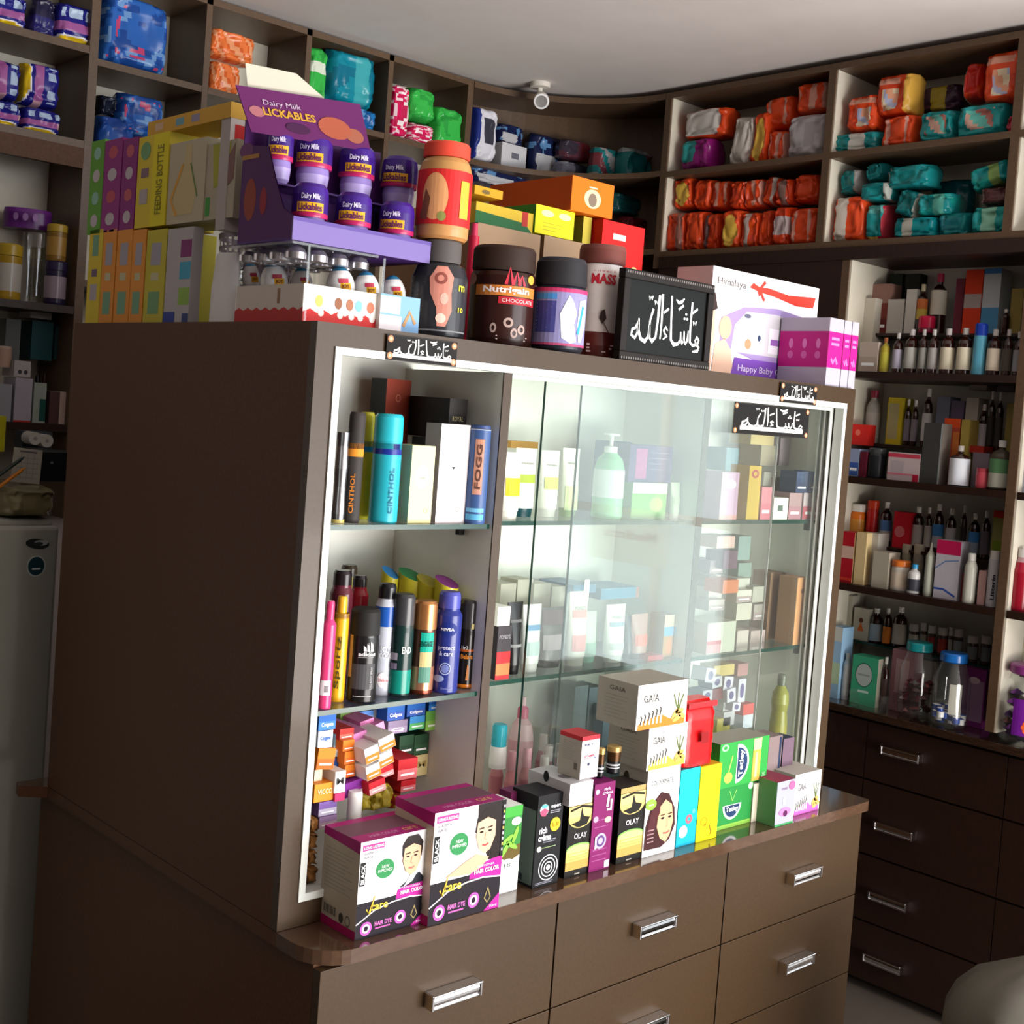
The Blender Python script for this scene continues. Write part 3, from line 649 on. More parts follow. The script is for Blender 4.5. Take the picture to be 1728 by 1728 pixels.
def richm(b, w, h, d):
    S = flat(0); X = lambda t: -w/2+t*w; Z = lambda t: t*h
    b.ell(S, X(.14), Z(.91), .1*w, .03*h, '#d8a8c8', 2); b.text(S, X(.6), Z(.93), .035*h, 'rich', '#e8c4dc', 4, w=.3*w, bold=.02); b.text(S, X(.64), Z(.885), .035*h, 'crème', '#e8c4dc', 4, w=.5*w, bold=.02)
    b.stroke(S, [(X(.72), Z(.86)), (X(.66), Z(.72))], .1*w, '#efe4ee', 3); b.stroke(S, [(X(.85), Z(.8)), (X(.85), Z(.68)), (X(.65), Z(.69))], .09*w, '#efe4ee', 3)
    for q in (.58, .5, .24, .18, .12): fine(b, S, X(.1), Z(q), .7*w, 1, .02*h, '#a45890', 2)
    b.ell(S, X(.15), Z(.6), .12*w, .035*h, '#c894b8', 3); b.ell(S, X(.75), Z(.57), .16*w, .035*h, '#cdb8a0', 3)
    b.ell(S, X(.45), Z(.34), .28*w, .09*h, '#a8a0c0', 3, n=20); b.ell(S, X(.45), Z(.34), .2*w, .065*h, '#5a3c74', 4, hole=.6); b.rect(S, X(.18), Z(.26), X(.26), Z(.4), '#e8dcec', 5)
    b.rect(S, X(.72), Z(.02), X(.95), Z(.1), '#d8c8d8', 3)
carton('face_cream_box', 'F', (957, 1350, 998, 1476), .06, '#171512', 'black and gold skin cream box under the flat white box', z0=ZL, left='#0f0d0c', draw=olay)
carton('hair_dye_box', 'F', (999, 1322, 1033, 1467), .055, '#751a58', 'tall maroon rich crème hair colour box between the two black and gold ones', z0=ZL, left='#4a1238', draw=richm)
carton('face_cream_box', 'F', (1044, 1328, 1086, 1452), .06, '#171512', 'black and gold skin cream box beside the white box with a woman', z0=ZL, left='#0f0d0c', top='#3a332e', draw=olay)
def cmate(b, w, h, d):
    S = flat(0); X = lambda t: -w/2+t*w; Z = lambda t: t*h
    b.text(S, X(.45), Z(.84), .055*h, 'COLOURMATE', '#3c3a3c', 3, w=.66*w)
    b.poly(S, [(X(.03), Z(.08)), (X(.04), Z(.35)), (X(.18), Z(.6)), (X(.45), Z(.72)), (X(.7), Z(.68)), (X(.9), Z(.5)), (X(.95), Z(.3)), (X(.8), Z(.14)), (X(.55), Z(.07))], '#3a1a1c', 2)
    b.poly(S, [(X(.42), Z(.54)), (X(.6), Z(.62)), (X(.8), Z(.55)), (X(.88), Z(.36)), (X(.8), Z(.2)), (X(.68), Z(.12)), (X(.5), Z(.18)), (X(.38), Z(.32))], '#dca67e', 3)
    for q in (.54, .76): b.ell(S, X(q), Z(.41), .055*w, .014*h, '#1c100c', 4, n=8); b.stroke(S, [(X(q-.07), Z(.445)), (X(q+.07), Z(.45))], .012*h, '#2a1810', 4)
    b.stroke(S, [(X(.58), Z(.235)), (X(.68), Z(.225)), (X(.78), Z(.245))], .018*h, '#b0504c', 4); b.stroke(S, [(X(.68), Z(.4)), (X(.7), Z(.31)), (X(.65), Z(.3))], .007*h, '#b8805c', 4)
    b.poly(S, [(X(.22), Z(.6)), (X(.42), Z(.7)), (X(.45), Z(.5)), (X(.3), Z(.3)), (X(.1), Z(.2)), (X(.1), Z(.35))], '#4a2024', 4)
    b.ell(S, X(.15), Z(.6), .16*w, .062*h, '#86c440', 5); b.rect(S, X(.08), Z(.59), X(.22), Z(.605), '#d0e8b0', 6)
    for i in range(4): b.rect(S, X(.1), Z(.16+.045*i), X(.3), Z(.172+.045*i), '#a08084', 5)
    L = leftface(-w/2); b.ell(L, -d*.75, .85*h, .007, .012, '#2e2a1e', 1)
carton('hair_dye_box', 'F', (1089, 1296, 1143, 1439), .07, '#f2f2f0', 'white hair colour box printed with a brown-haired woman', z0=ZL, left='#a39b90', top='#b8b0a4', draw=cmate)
def cyanb(b, w, h, d):
    S = flat(0); X = lambda t: -w/2+t*w; Z = lambda t: t*h
    b.rect(S, X(0), Z(.0), X(1), Z(.42), '#149cb8', 1); b.rect(S, X(0), Z(.3), X(1), Z(.42), '#12a8bc', 2)
    b.ell(S, X(.32), Z(.19), .22*w, .08*h, '#b8e4ee', 3); b.ell(S, X(.58), Z(.34), .18*w, .06*h, '#b0606c', 3, hole=.4); b.ell(S, X(.8), Z(.43), .08*w, .03*h, '#58c4d4', 3)
def yelb(b, w, h, d):
    S = flat(0); X = lambda t: -w/2+t*w; Z = lambda t: t*h
    b.ell(S, X(.32), Z(.26), .17*w, .06*h, '#b88a10', 2, hole=.75); b.stroke(S, [(X(.6), Z(.2)), (X(.7), Z(.1)), (X(.66), Z(.06))], .05*w, '#8a6c10', 2); b.ell(S, X(.4), Z(.2), .06*w, .02*h, '#d89c18', 2)
carton('medicine_box', 'F', (1145, 1298, 1177, 1425), .065, '#18c4d2', 'bright cyan box standing on the ledge', z0=ZL, left='#129aa8', top='#2a6c78', draw=cyanb)
carton('medicine_box', 'F', (1179, 1292, 1213, 1416), .065, '#f2ea12', 'bright yellow box standing on the ledge', z0=ZL, left='#c0b810', top='#d0a020', draw=yelb)
def tet_lo(b, w, h, d):
    S = flat(0); X = lambda t: -w/2+t*w; Z = lambda t: t*h
    b.rect(S, X(0), Z(0), X(1), Z(.1), '#86b84a', 1)
    P = [(X(.14), Z(.56))]+[(X(.4-.27*cos(a)), Z(.56-.36*sin(a))) for a in [pi*i/12 for i in range(13)]]
    b.poly(S, P[1:], '#e8ecf0', 2); P = [(X(.4-.22*cos(a)), Z(.545-.29*sin(a))) for a in [pi*i/12 for i in range(13)]]
    b.poly(S, P, '#1c3358', 3); b.text(S, X(.4), Z(.44), .15*h, 'Tetley', '#f4f4f0', 5, w=.36*w, bold=.02); b.ell(S, X(.92), Z(.92), .07*w, .09*h, '#a8e0b0', 2)
    for q in (.3, .5): b.stroke(S, [(X(.4), Z(.64)), (X(q), Z(.9))], .02*w, '#7cc05c', 2)
def tet_up(b, w, h, d):
    S = flat(0); X = lambda t: -w/2+t*w; Z = lambda t: t*h
    P = [(X(.35+.25*sin(a)), Z(.5+.44*cos(a))) for a in [pi*i/12 for i in range(13)]]; b.poly(S, P, '#e8ecf0', 2)
    P = [(X(.365+.2*sin(a)), Z(.5+.36*cos(a))) for a in [pi*i/12 for i in range(13)]]; b.poly(S, P, '#1c3358', 3)
    b.text(S, X(.445), Z(.5), .11*w, 'Tetley', '#f4f4f0', 5, w=.6*h, rot=pi/2, bold=.02)
    b.rect(S, X(.68), Z(.02), X(.84), Z(.98), '#e8a048', 2); b.rect(S, X(.68), Z(.72), X(.84), Z(.98), '#e8d890', 3); b.rect(S, X(.73), Z(.1), X(.78), Z(.66), '#f0c890', 3)
    b.ell(S, X(.2), Z(.22), .08*w, .12*h, '#d8d850', 2); b.stroke(S, [(X(.2), Z(.35)), (X(.26), Z(.7))], .02*w, '#a8d860', 2); b.ell(S, X(.1), Z(.9), .07*w, .08*h, '#90d898', 2, hole=.5); b.text(S, X(.92), Z(.12), .09*h, '25', '#b8f0b8', 3, w=.07*w)
carton('tea_box', 'F', (1212, 1326, 1268, 1394), .075, '#25803a', 'lower green tea box carrying the other tea box', z0=ZL, left='#2a8438', draw=tet_lo)
q = seat('F', 1212, 1326, 1268, 1394, z0=ZL); zt = ZL+q[2]+.0006; ct = q[0].y
carton('tea_box', 'F', (1214, 1249, 1295, 1321), .07, '#2f9440', 'upper green tea box with an orange stripe and sideways lettering', z0=zt, c=ct-.002, left='#2c8838', top='#8c8a7c', draw=tet_up)
carton('medicine_box', 'F', (1270, 1322, 1285, 1385), .05, '#d8d0bc', 'cream narrow box between the tea box and the grey purple box', z0=ZL, left='#a89e8c')
def iris(b, w, h, d):
    S = flat(0); X = lambda t: -w/2+t*w; Z = lambda t: t*h
    b.ell(S, X(.8), Z(.87), .17*w, .1*h, '#d05c8a', 3); b.ell(S, X(.5), Z(.3), .32*w, .1*h, '#d878b4', 3); b.ell(S, X(.52), Z(.26), .12*w, .07*h, '#50204a', 4)
    b.rect(S, X(.35), Z(.48), X(.48), Z(.64), '#f0eef4', 3); b.rect(S, X(0), Z(0), X(1), Z(.04), '#3a8a50', 2); b.text(S, X(.4), Z(.83), .05*h, 'rose', '#8a5c7c', 3, w=.3*w)
carton('tea_box', 'F', (1310, 1318, 1340, 1391), .075, '#9a9cae', 'grey box with pink flowers and a green side, rightmost on the ledge', z0=ZL, left='#5c8a5c', top='#8c3048', draw=iris)
def gaia(colr):
    def f(b, w, h, d):
        S = flat(0); X = lambda t: -w/2+t*w; Z = lambda t: t*h
        b.text(S, X(.27), Z(.68), .17*h, 'GAIA', '#3c3a36', 3, w=.3*w); b.text(S, X(.36), Z(.85), .03*h, '..', '#3c3a36', 3, w=.04*w); fine(b, S, X(.12), Z(.54), .5*w, 1, .02*h, '#b0aca8', 2)
        b.poly(S, [(X(.03), Z(.0)), (X(.04), Z(.12)), (X(.15), Z(.2)), (X(.35), Z(.26)), (X(.52), Z(.27)), (X(.66), Z(.16)), (X(.8), Z(.2)), (X(.97), Z(.12)), (X(.97), Z(.0))], colr, 2)
        for i in range(6): b.stroke(S, [(X(.08+.075*i), Z(.12+.03*i)), (X(.1+.075*i), Z(.27+.03*i)), (X(.075+.075*i), Z(.31+.03*i))], .018*w, '#3a3630', 4); b.stroke(S, [(X(.1+.075*i), Z(.1)), (X(.11+.075*i), Z(.23+.03*i))], .03*w, '#eceae4', 3)
        for q in ((.76, .24, .8), (.85, .3, .1), (.9, .2, -.4), (.8, .14, .3)): b.ell(S, X(q[0]), Z(q[1]), .09*w, .06*h, '#c8a058', 4, n=12, rot=q[2])
        for q in ((.72, .7), (.82, .72), (.92, .68)): b.stroke(S, [(X(q[0]), Z(q[1])), (X(.5*q[0]+.41), Z(.5)), (X(.83), Z(.3))], .022*w, '#5c6a3a', 3)
        L = leftface(-w/2); b.text(L, -d*.5, .82*h, .1*h, 'GAIA', '#4c4842', 2, w=.4*d); fine(b, L, -d*.8, .65*h, d*.6, 7, .08*h, '#8c857c', 1)
    return f
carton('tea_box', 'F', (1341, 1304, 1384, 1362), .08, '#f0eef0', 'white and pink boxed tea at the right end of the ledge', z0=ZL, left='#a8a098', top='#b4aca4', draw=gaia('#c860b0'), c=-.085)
# stacked on the ledge goods
q = seat('F', 1089, 1296, 1143, 1439, z0=ZL); zc_ = ZL+q[2]+.0006
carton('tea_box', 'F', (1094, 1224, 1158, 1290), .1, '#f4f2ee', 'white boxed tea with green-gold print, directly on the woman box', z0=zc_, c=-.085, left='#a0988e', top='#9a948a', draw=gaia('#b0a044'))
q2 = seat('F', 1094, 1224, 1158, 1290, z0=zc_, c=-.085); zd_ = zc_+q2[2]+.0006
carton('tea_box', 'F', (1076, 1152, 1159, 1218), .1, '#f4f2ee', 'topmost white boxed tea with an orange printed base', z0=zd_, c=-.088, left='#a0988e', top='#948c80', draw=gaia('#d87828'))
q = seat('F', 1145, 1298, 1177, 1425, z0=ZL)
def coffee(b, w, h, d):
    S = flat(0); b.rect(S, -.1*w, .36*h, .16*w, .54*h, '#8a1014', 6); b.rect(S, -.42*w, .05*h, .42*w, .07*h, '#a81014', 5)
P, w_, h_, _ = seat('F', 1158, 1184, 1208, 1287, z0=ZL+q[2]+.0008, c=-.075)
b = MB(); n = 14; rows = []
for i in range(11):
    t = i/10; sh = 1-.5*max(0, t-.82)/.18; ww = w_/2*(1-.06*max(0, t-.8)/.2); dd = .0325*sh
    rows.append([(ww*math.copysign(abs(cos(2*pi*j/28))**.35, cos(2*pi*j/28)), .0325+dd*math.copysign(abs(sin(2*pi*j/28))**.35, sin(2*pi*j/28))+.0012*sin(j*5+i*3), h_*t) for j in range(28)])
b.grid(rows, '#d41418', 1, close=True); b.face(rows[0][::-1], '#b81014', 1); b.face(rows[-1], '#d83030', 1)
b.rect(flat(-.003), -.1*w_, .36*h_, .14*w_, .54*h_, '#8a1014', 20)
o = put('coffee_pouch', b, loc=P, label='glossy red brick-shaped pouch standing on the cyan and yellow boxes', cat='pouch')
b = MB(); b.box(-w_*.47, -.001, h_*.9, w_*.47, .004, h_*.985, '#e02428', 1); put('folded_flap', b, o, bevel=.001)
q = seat('F', 957, 1350, 998, 1476, z0=ZL)
def flatbox(b, w, h, d):
    T = topface(h); b.ell(T, -.05*w, .04, .014, .012, '#6c6a6c', 1); L = leftface(-w/2); b.ell(L, -.06, h-.001, .007, .01, '#16161a', 1, n=16)
    b.rect(flat(0), .02*w, .35*h, .2*w, .5*h, '#b4b2b8', 1)
zf = ZL+q[2]+.0006
carton('medicine_box', 'F', (962, 1320, 1000, 1349), .105, '#e4e2e6', 'flat white box lying on the black and gold cream box', z0=zf, c=-.1, left='#b0acb0', top='#b4b2b4', draw=flatbox)
q = seat('F', 962, 1320, 1000, 1349, z0=zf, c=-.1)
def iney(b, w, h, d):
    S = flat(0); X = lambda t: -w/2+t*w; Z = lambda t: t*h
    b.rect(S, X(0), Z(.9), X(1), Z(1), '#c82c36', 1); b.text(S, X(.4), Z(.8), .05*h, 'INE-Y', '#2a2c5a', 3, w=.5*w, bold=.02); b.rect(S, X(.15), Z(.755), X(.85), Z(.76), '#8088b0', 2)
    b.text(S, X(.45), Z(.53), .06*h, 'VITAMIN', '#c03858', 3, w=.6*w, bold=.02); b.rect(S, X(.15), Z(.475), X(.6), Z(.49), '#b85070', 2); b.rect(S, X(.72), Z(.47), X(.85), Z(.49), '#30407c', 2); b.rect(S, X(.38), Z(.3), X(.5), Z(.37), '#3c3c54', 2)
    L = leftface(-w/2); b.rect(L, -d, .9*h, 0, h, '#b82832', 1); fine(b, L, -d*.85, .8*h, d*.65, 9, .05*h, '#9c958c', 1); b.rect(L, -.3*d, .2*h, -.15*d, .36*h, '#6c665e', 1)
carton('medicine_box', 'F', (981, 1242, 1010, 1311), .055, '#ece8ec', 'white carton with a red top band, standing on the flat white box', z0=ZL+.0+zf-ZL+q[2]+.0006, c=-.09, left='#aaa298', top='#b03038', draw=iney)
for r, dx, lb in (((1022, 1258, 1047, 1318), 0, 'small black and gold roll-on bottle beside the white tea boxes'), ((1006, 1262, 1020, 1318), 1, 'gold-capped black bottle mostly hidden behind the red-topped white carton')):
    q = seat('F', 999, 1322, 1033, 1467, z0=ZL)
    can('roll_on_bottle', 'F', r, [(.85, 0, '#101012'), (.9, .05, '#18181a'), (.9, .46, '#3a2a20')], lb, 'bottle', z0=ZL+q[2]+.001, c=-.06-.004*dx, seg=18,
        kids=[('cap', [(.95, .46, '#4a3016', T_), (.98, .8, '#b8945a', T_), (1, .97, '#c8a868', T_), (.8, 1, '#c8a868', T_)], None), ('label', [(.92, .12, '#16161a'), (.92, .2, '#b8b8bc'), (.92, .24, '#16161a'), (.92, .3, '#c8c8cc'), (.92, .36, '#16161a'), (.92, .4, '#16161a')], None)])
carton('gift_pack', 'F', (1296, 1243, 1318, 1312), .05, '#7c6c6c', 'brown and navy rounded pack behind the upper tea box', c=-.03, z0=ZL, left='#6c5e5e', draw=lambda b, w, h, d: b.rect(flat(0), .3*w, .02*h, .45*w, .98*h, '#26304c', 1))
carton('gift_pack', 'F', (1320, 1246, 1338, 1312), .04, '#6a5664', 'navy and mauve pack behind the grey flowered box', c=-.028, z0=ZL, left='#26304c', top='#26304c')
# ================================================================ stickers with calligraphy
def sticker(fr, TL, TR, BL, BR, y, label, parts=True):
    a = at(*TL, 'y', y); b_ = at(*TR, 'y', y); c = at(*BL, 'y', y); e_ = at(*BR, 'y', y)
    w = ((b_.x-a.x)+(e_.x-c.x))/2; h = ((a.z-c.z)+(b_.z-e_.z))/2; x = (a.x+b_.x+c.x+e_.x)/4; z = (a.z+b_.z+c.z+e_.z)/4
    b = MB(); b.box(-w/2, -.0012, -h/2, w/2, 0, h/2, '#26221f', 2); S = flat(-.0012)
    b.rect(S, -w/2+.002, -h/2+.002, w/2-.002, h/2-.002, '#141211', 1, m=2)
    for i in (-1, 1):
        for j in (-1, 1): b.ell(S, i*(w/2-.007), j*(h/2-.007), .0055, .0055, '#d8845c', 2, n=12); b.ell(S, i*(w/2-.007), j*(h/2-.007), .003, .003, '#e8b898', 3, n=8)
    callig(b, S, -w*.42, -h*.34, w*.84, h*.78, '#eeeeea', 3, 1.25)
    b.rect(S, -w*.42, -h*.36, w*.42, -h*.23, '#e6e6e0', 4)
    put('calligraphy_sticker', b, loc=(x, y, z), label=label, cat='sticker')
sticker('F', (653, 568), (771, 573), (650, 609), (770, 617), -.0035, 'black calligraphy sticker on the cabinet top rail, above the open left section')
sticker('F', (1318, 645), (1379, 652), (1315, 678), (1376, 684), -.0035, 'smallest black calligraphy sticker, on the top rail at the right')
sticker('F', (1239, 680), (1365, 689), (1236, 731), (1362, 740), .0275, 'largest black calligraphy sticker, on the glass near the top right')
# the calligraphy frame standing on top
P, w, h, _ = seat('F', 1050, 465, 1203, 614, z0=1.6803, c=.02)
fr_ = empty('picture_frame', P, 0, 'black framed white calligraphy picture standing on the cabinet top', 'picture frame')
b = MB()
for q in ((-w/2, 0, w/2, .018), (-w/2, h-.018, w/2, h), (-w/2, .018, -w/2+.018, h-.018), (w/2-.018, .018, w/2, h-.018)): b.box(q[0], 0, q[1], q[2], .018, q[3], '#1c1817', 2)
S = flat(0)
for i in range(40):
    t = -w/2+.006+(w-.012)*i/39
    for z in (.006, h-.006): b.ell(S, t, z, .002, .003, '#6a625e', 2, n=6, m=3)
put('moulding', b, fr_, bevel=.002)
b = MB(); b.box(-w/2+.017, .006, .017, w/2-.017, .012, h-.017, '#080e0d', 2); S = flat(.006); callig(b, S, -w/2+.03, .028, w-.06, h-.062, '#e8ecea', 2, .85); put('calligraphy_panel', b, fr_)
# ================================================================ goods on top of the display cabinet
ZT = 1.6803
def jarprint(fn): return fn
# brown jar
def nutri(b, r, h):
    S = cyl(r*1.005, 0, 0)
    b.rect(S, -.9*r, .5*h, 1.25*r, .6*h, '#c87c3a', 1, n=12); b.text(S, .15*r, .55*h, .08*h, 'Nutrigain', '#f0eaea', 4, w=1.5*r, bold=.03)
    b.rect(S, -.1*r, .42*h, 1.25*r, .49*h, '#b02432', 1, n=8); b.text(S, .55*r, .455*h, .035*h, 'CHOCOLATE', '#f0d0d0', 3, w=1.1*r)
    for q, s_ in ((.2, .14), (.42, .1), (.6, .07)): b.stroke(S, [((q-.1)*r, .61*h), (q*r, (.64+s_)*h), ((q+.12)*r, .61*h)], [.1*r, .03*r, .1*r], '#c83a48', 2)
    b.ell(S, 1.0*r, .68*h, .16*r, .045*h, '#d8a040', 2); b.ell(S, -1.1*r, .66*h, .2*r, .06*h, '#9a7a6a', 2)
    for x, z, q in ((-.2, .18, .1), (.25, .24, .16), (.7, .18, .14), (.45, .14, .12)): b.ell(S, x*r, z*h, q*r, .05*h, '#a89088', 2, hole=.5, n=10); 
    fine(b, S, -.1*r, .1*h, 1.1*r, 2, .03*h, '#b8a09a', 2, hh=.002)
can('supplement_jar', 'F', (792, 418, 902, 581), [(.9, 0, '#2c1612'), (.97, .03, '#2c1612'), (1, .08, '#301814'), (1, .7, '#301814'), (.97, .74, '#2c1612'), (.86, .75, '#2c1612')],
    'large dark brown chocolate supplement jar at the centre of the cabinet top', 'jar', z0=ZT, c=.05, draw=nutri, kids=[('lid', [(.94, .755, '#32241f', M_), (.97, .78, '#32241f', M_), (.96, .97, '#3a2a24', M_), (.9, 1, '#3a2a24', M_)], None)], seg=32)
def bluejar(b, r, h):
    S = cyl(r*1.0, 0, 0)
    b.rect(S, -1.3*r, .08*h, 1.4*r, .66*h, '#8c88b4', 1, n=16); b.rect(S, -1.3*r, .63*h, 1.4*r, .67*h, '#c03a6a', 2, n=16); b.rect(S, -1.3*r, .07*h, 1.4*r, .095*h, '#b04a70', 2, n=16)
    b.rect(S, -.95*r, .55*h, -.1*r, .61*h, '#4a90d0', 2, n=5); b.rect(S, -.95*r, .2*h, -.1*r, .53*h, '#4a4a8c', 2, n=5); fine(b, S, -.9*r, .5*h, .7*r, 8, .036*h, '#8c90c0', 3)
    b.poly(S, [(.15*r, .15*h), (.05*r, .4*h), (.2*r, .5*h), (.35*r, .6*h), (.5*r, .55*h), (.7*r, .42*h), (.6*r, .3*h), (.75*r, .12*h), (.5*r, .1*h)], '#e8eef6', 3)
    b.poly(S, [(.75*r, .3*h), (.8*r, .55*h), (1.2*r, .58*h), (1.25*r, .3*h), (1.0*r, .12*h), (.85*r, .12*h)], '#c8d8ee', 3); b.stroke(S, [(.8*r, .2*h), (1.0*r, .5*h)], .12*r, '#3a9ad0', 4)
can('supplement_jar', 'F', (898, 437, 990, 590), [(.88, 0, '#2a2a30'), (.96, .04, '#2a2a34'), (.97, .08, '#2c2c38'), (.97, .68, '#2c2c38'), (.86, .71, '#222')],
    'jar with a black lid and a lilac and white label, right of the brown jar', 'jar', z0=ZT, c=.006, draw=bluejar, kids=[('lid', [(.93, .705, '#29282b', M_), (.97, .73, '#29282b', M_), (.93, .95, '#333236', M_), (.84, 1, '#333236', M_)], None)], seg=32)
def mass(b, r, h):
    S = cyl(r*.86, 0, 0)
    b.text(S, .15*r, .78*h, .035*h, 'Endura', '#b83040', 3, w=.95*r, bold=.02); b.text(S, .15*r, .7*h, .09*h, 'MASS', '#c02a3a', 3, w=1.1*r, bold=.04)
    b.poly(S, [(.1*r, .42*h), (.25*r, .44*h), (.35*r, .36*h), (.2*r, .31*h), (.05*r, .36*h)], '#3c2a24', 3); b.stroke(S, [(.25*r, .32*h), (.45*r, .25*h), (.6*r, .2*h)], .04*r, '#6a4a44', 3)
    S2 = cyl(r*1.0); fine(b, S2, -.4*r, .12*h, 1.2*r, 3, .03*h, '#d8b8b8', 4, hh=.003)
can('supplement_jar', 'F', (972, 415, 1051, 601), [(.92, 0, '#5a2420'), (.98, .03, '#5a2420'), (.98, .12, '#5a2420'), (.9, .22, '#5a2420'), (.86, .24, '#dcd0cc'), (.8, .4, '#e4dad6'), (.8, .55, '#e4dad6'), (.88, .72, '#e4dad6'), (.9, .83, '#d8ccc8')],
    'waisted white and brown supplement jar with a brown lid, left of the calligraphy picture', 'jar', z0=ZT, c=.062, draw=mass, kids=[('lid', [(.98, .835, '#6a3a34', M_), (1, .85, '#6a3a34', M_), (1, .96, '#74443e', M_), (.95, 1, '#74443e', M_)], None)], seg=32)
def protein(b, r, h):
    S = cyl(r*1.0)
    b.poly(S, [(-.3*r, .45*h), (-.35*r, .6*h), (-.1*r, .72*h), (.25*r, .72*h), (.5*r, .62*h), (.45*r, .45*h), (.5*r, .28*h), (.3*r, .12*h), (.0*r, .12*h), (-.05*r, .3*h)], '#c88474', 2)
    b.ell(S, .05*r, .6*h, .22*r, .06*h, '#8a4a40', 3, hole=.55); b.ell(S, .2*r, .4*h, .14*r, .06*h, '#e0a898', 3); b.ell(S, .12*r, .2*h, .18*r, .05*h, '#e8c4b4', 3)
    b.text(S, .88*r, .52*h, .06*h, 'm', '#d8d040', 3, w=.3*r, bold=.03); b.text(S, .88*r, .3*h, .05*h, '10', '#d8d040', 3, w=.25*r, bold=.03); fine(b, S, -1.2*r, .55*h, .7*r, 8, .04*h, '#5c5c60', 2); b.rect(S, -1.3*r, .07*h, 1.3*r, .085*h, '#8c8c90', 2, n=14)
qj = can('supplement_jar', 'F', (693, 407, 789, 565), [(.9, 0, '#26262a'), (.98, .03, '#28282c'), (1, .08, '#2e2e32'), (1, .62, '#2e2e32'), (.85, .74, '#2e2e32'), (.66, .77, '#2a2a2c')],
    'black supplement jar with a flexed arm print, under the peanut butter jar', 'jar', z0=ZT, c=.04, draw=protein, kids=[('lid', [(.68, .775, '#55504e', M_), (.7, .8, '#55504e', M_), (.69, .985, '#5c5654', M_), (.64, 1, '#5c5654', M_)], None)], seg=32)
_, _, hj, _ = seat('F', 693, 407, 789, 565, z0=ZT, c=.05+.04)
def peanut(b, r, h):
    S = cyl(r*.995); b.rect(S, -1.5*r, .14*h, 1.5*r, .7*h, '#c82c2c', 1, n=18); b.ell(S, -.35*r, .42*h, .5*r, .24*h, '#d89a68', 2, n=24); b.rect(S, .62*r, .22*h, 1.05*r, .6*h, '#e0a63c', 3, n=3)
    b.ell(S, -.05*r, .22*h, .16*r, .05*h, '#8a8a4c', 3); b.poly(S, [(-.95*r, .2*h), (-.7*r, .5*h), (-.5*r, .4*h), (-.6*r, .18*h)], '#7a4a34', 3)
can('peanut_butter_jar', 'F', (704, 243, 796, 404), [(.86, 0, '#b8824e'), (.96, .03, '#c08c58'), (.98, .1, '#c08c58'), (.98, .7, '#b88850'), (.9, .79, '#b88850'), (.78, .84, '#b07c48')],
    'peanut butter jar with a red lid and red label, stacked on the black jar', 'jar', z0=ZT+hj+.001, c=.05, draw=peanut, kids=[('lid', [(.83, .845, '#d24634', M_), (.86, .86, '#d24634', M_), (.85, .98, '#da5440', M_), (.8, 1, '#da5440', M_)], None)], seg=32)
# baby gift box and wrapped magenta boxes
def himal(b, w, h, d):
    S = flat(0); X = lambda t: -w/2+t*w; Z = lambda t: t*h
    b.text(S, X(.17), Z(.87), .085*h, 'Himalaya', '#5c5450', 3, w=.25*w); b.poly(S, [(X(.33), Z(.87)), (X(.36), Z(.92)), (X(.42), Z(.89)), (X(.5), Z(.9)), (X(.7), Z(.87)), (X(.97), Z(.9)), (X(.95), Z(.79)), (X(.78), Z(.78)), (X(.55), Z(.83)), (X(.45), Z(.84)), (X(.42), Z(.8)), (X(.4), Z(.85))], '#c83c30', 3)
    b.stroke(S, [(X(.47), Z(.95)), (X(.42), Z(.87)), (X(.47), Z(.77))], .02*w, '#c83c30', 4)
    b.poly(S, [(X(.1), Z(.3)), (X(.1), Z(.55)), (X(.3), Z(.68)), (X(.6), Z(.72)), (X(1), Z(.66)), (X(1), Z(.2)), (X(.4), Z(.2))], '#9a86b8', 2)
    b.poly(S, [(X(.2), Z(.25)), (X(.22), Z(.5)), (X(.32), Z(.64)), (X(.6), Z(.66)), (X(.95), Z(.6)), (X(.95), Z(.25))], '#bcb8c0', 3)
    b.rect(S, X(.27), Z(.28), X(.5), Z(.5), '#e8e6ea', 4); b.rect(S, X(.54), Z(.28), X(.66), Z(.52), '#d4d0dc', 4); b.rect(S, X(.56), Z(.36), X(.64), Z(.42), '#8a5ca8', 5); b.ell(S, X(.35), Z(.34), .03*w, .05*h, '#c08868', 5); b.ell(S, X(.33), Z(.6), .03*w, .02*h, '#5c5c70', 5); b.ell(S, X(.45), Z(.41), .015*w, .03*h, '#34405c', 5)
    b.poly(S, [(X(0), Z(0)), (X(0), Z(.75)), (X(.04), Z(.66)), (X(.05), Z(.4)), (X(.03), Z(0))], '#d8b098', 4); b.poly(S, [(X(0), Z(.58)), (X(0), Z(.78)), (X(.03), Z(.76)), (X(.06), Z(.62))], '#3a2c2a', 5)
    b.ell(S, X(.14), Z(.46), .055*w, .11*h, '#d8a890', 4); b.poly(S, [(X(.04), Z(0)), (X(.06), Z(.3)), (X(.14), Z(.36)), (X(.21), Z(.25)), (X(.24), Z(0))], '#dcb49c', 4)
    b.poly(S, [(X(.21), Z(0)), (X(.24), Z(.2)), (X(.6), Z(.2)), (X(1), Z(.2)), (X(1), Z(0))], '#7448a8', 5); b.text(S, X(.5), Z(.1), .08*h, 'Happy Baby Gift', '#e0d0f0', 7, w=.45*w)
    b.rect(leftface(-w/2), -d*.8, .7*h, -d*.3, .8*h, '#9a4a50', 1)
carton('gift_box', 'F', (1196, 466, 1377, 641), .1, '#f0eef2', 'white and purple baby care gift box, right of the calligraphy picture', z0=ZT, c=.148, left='#b8b0b4', draw=himal)
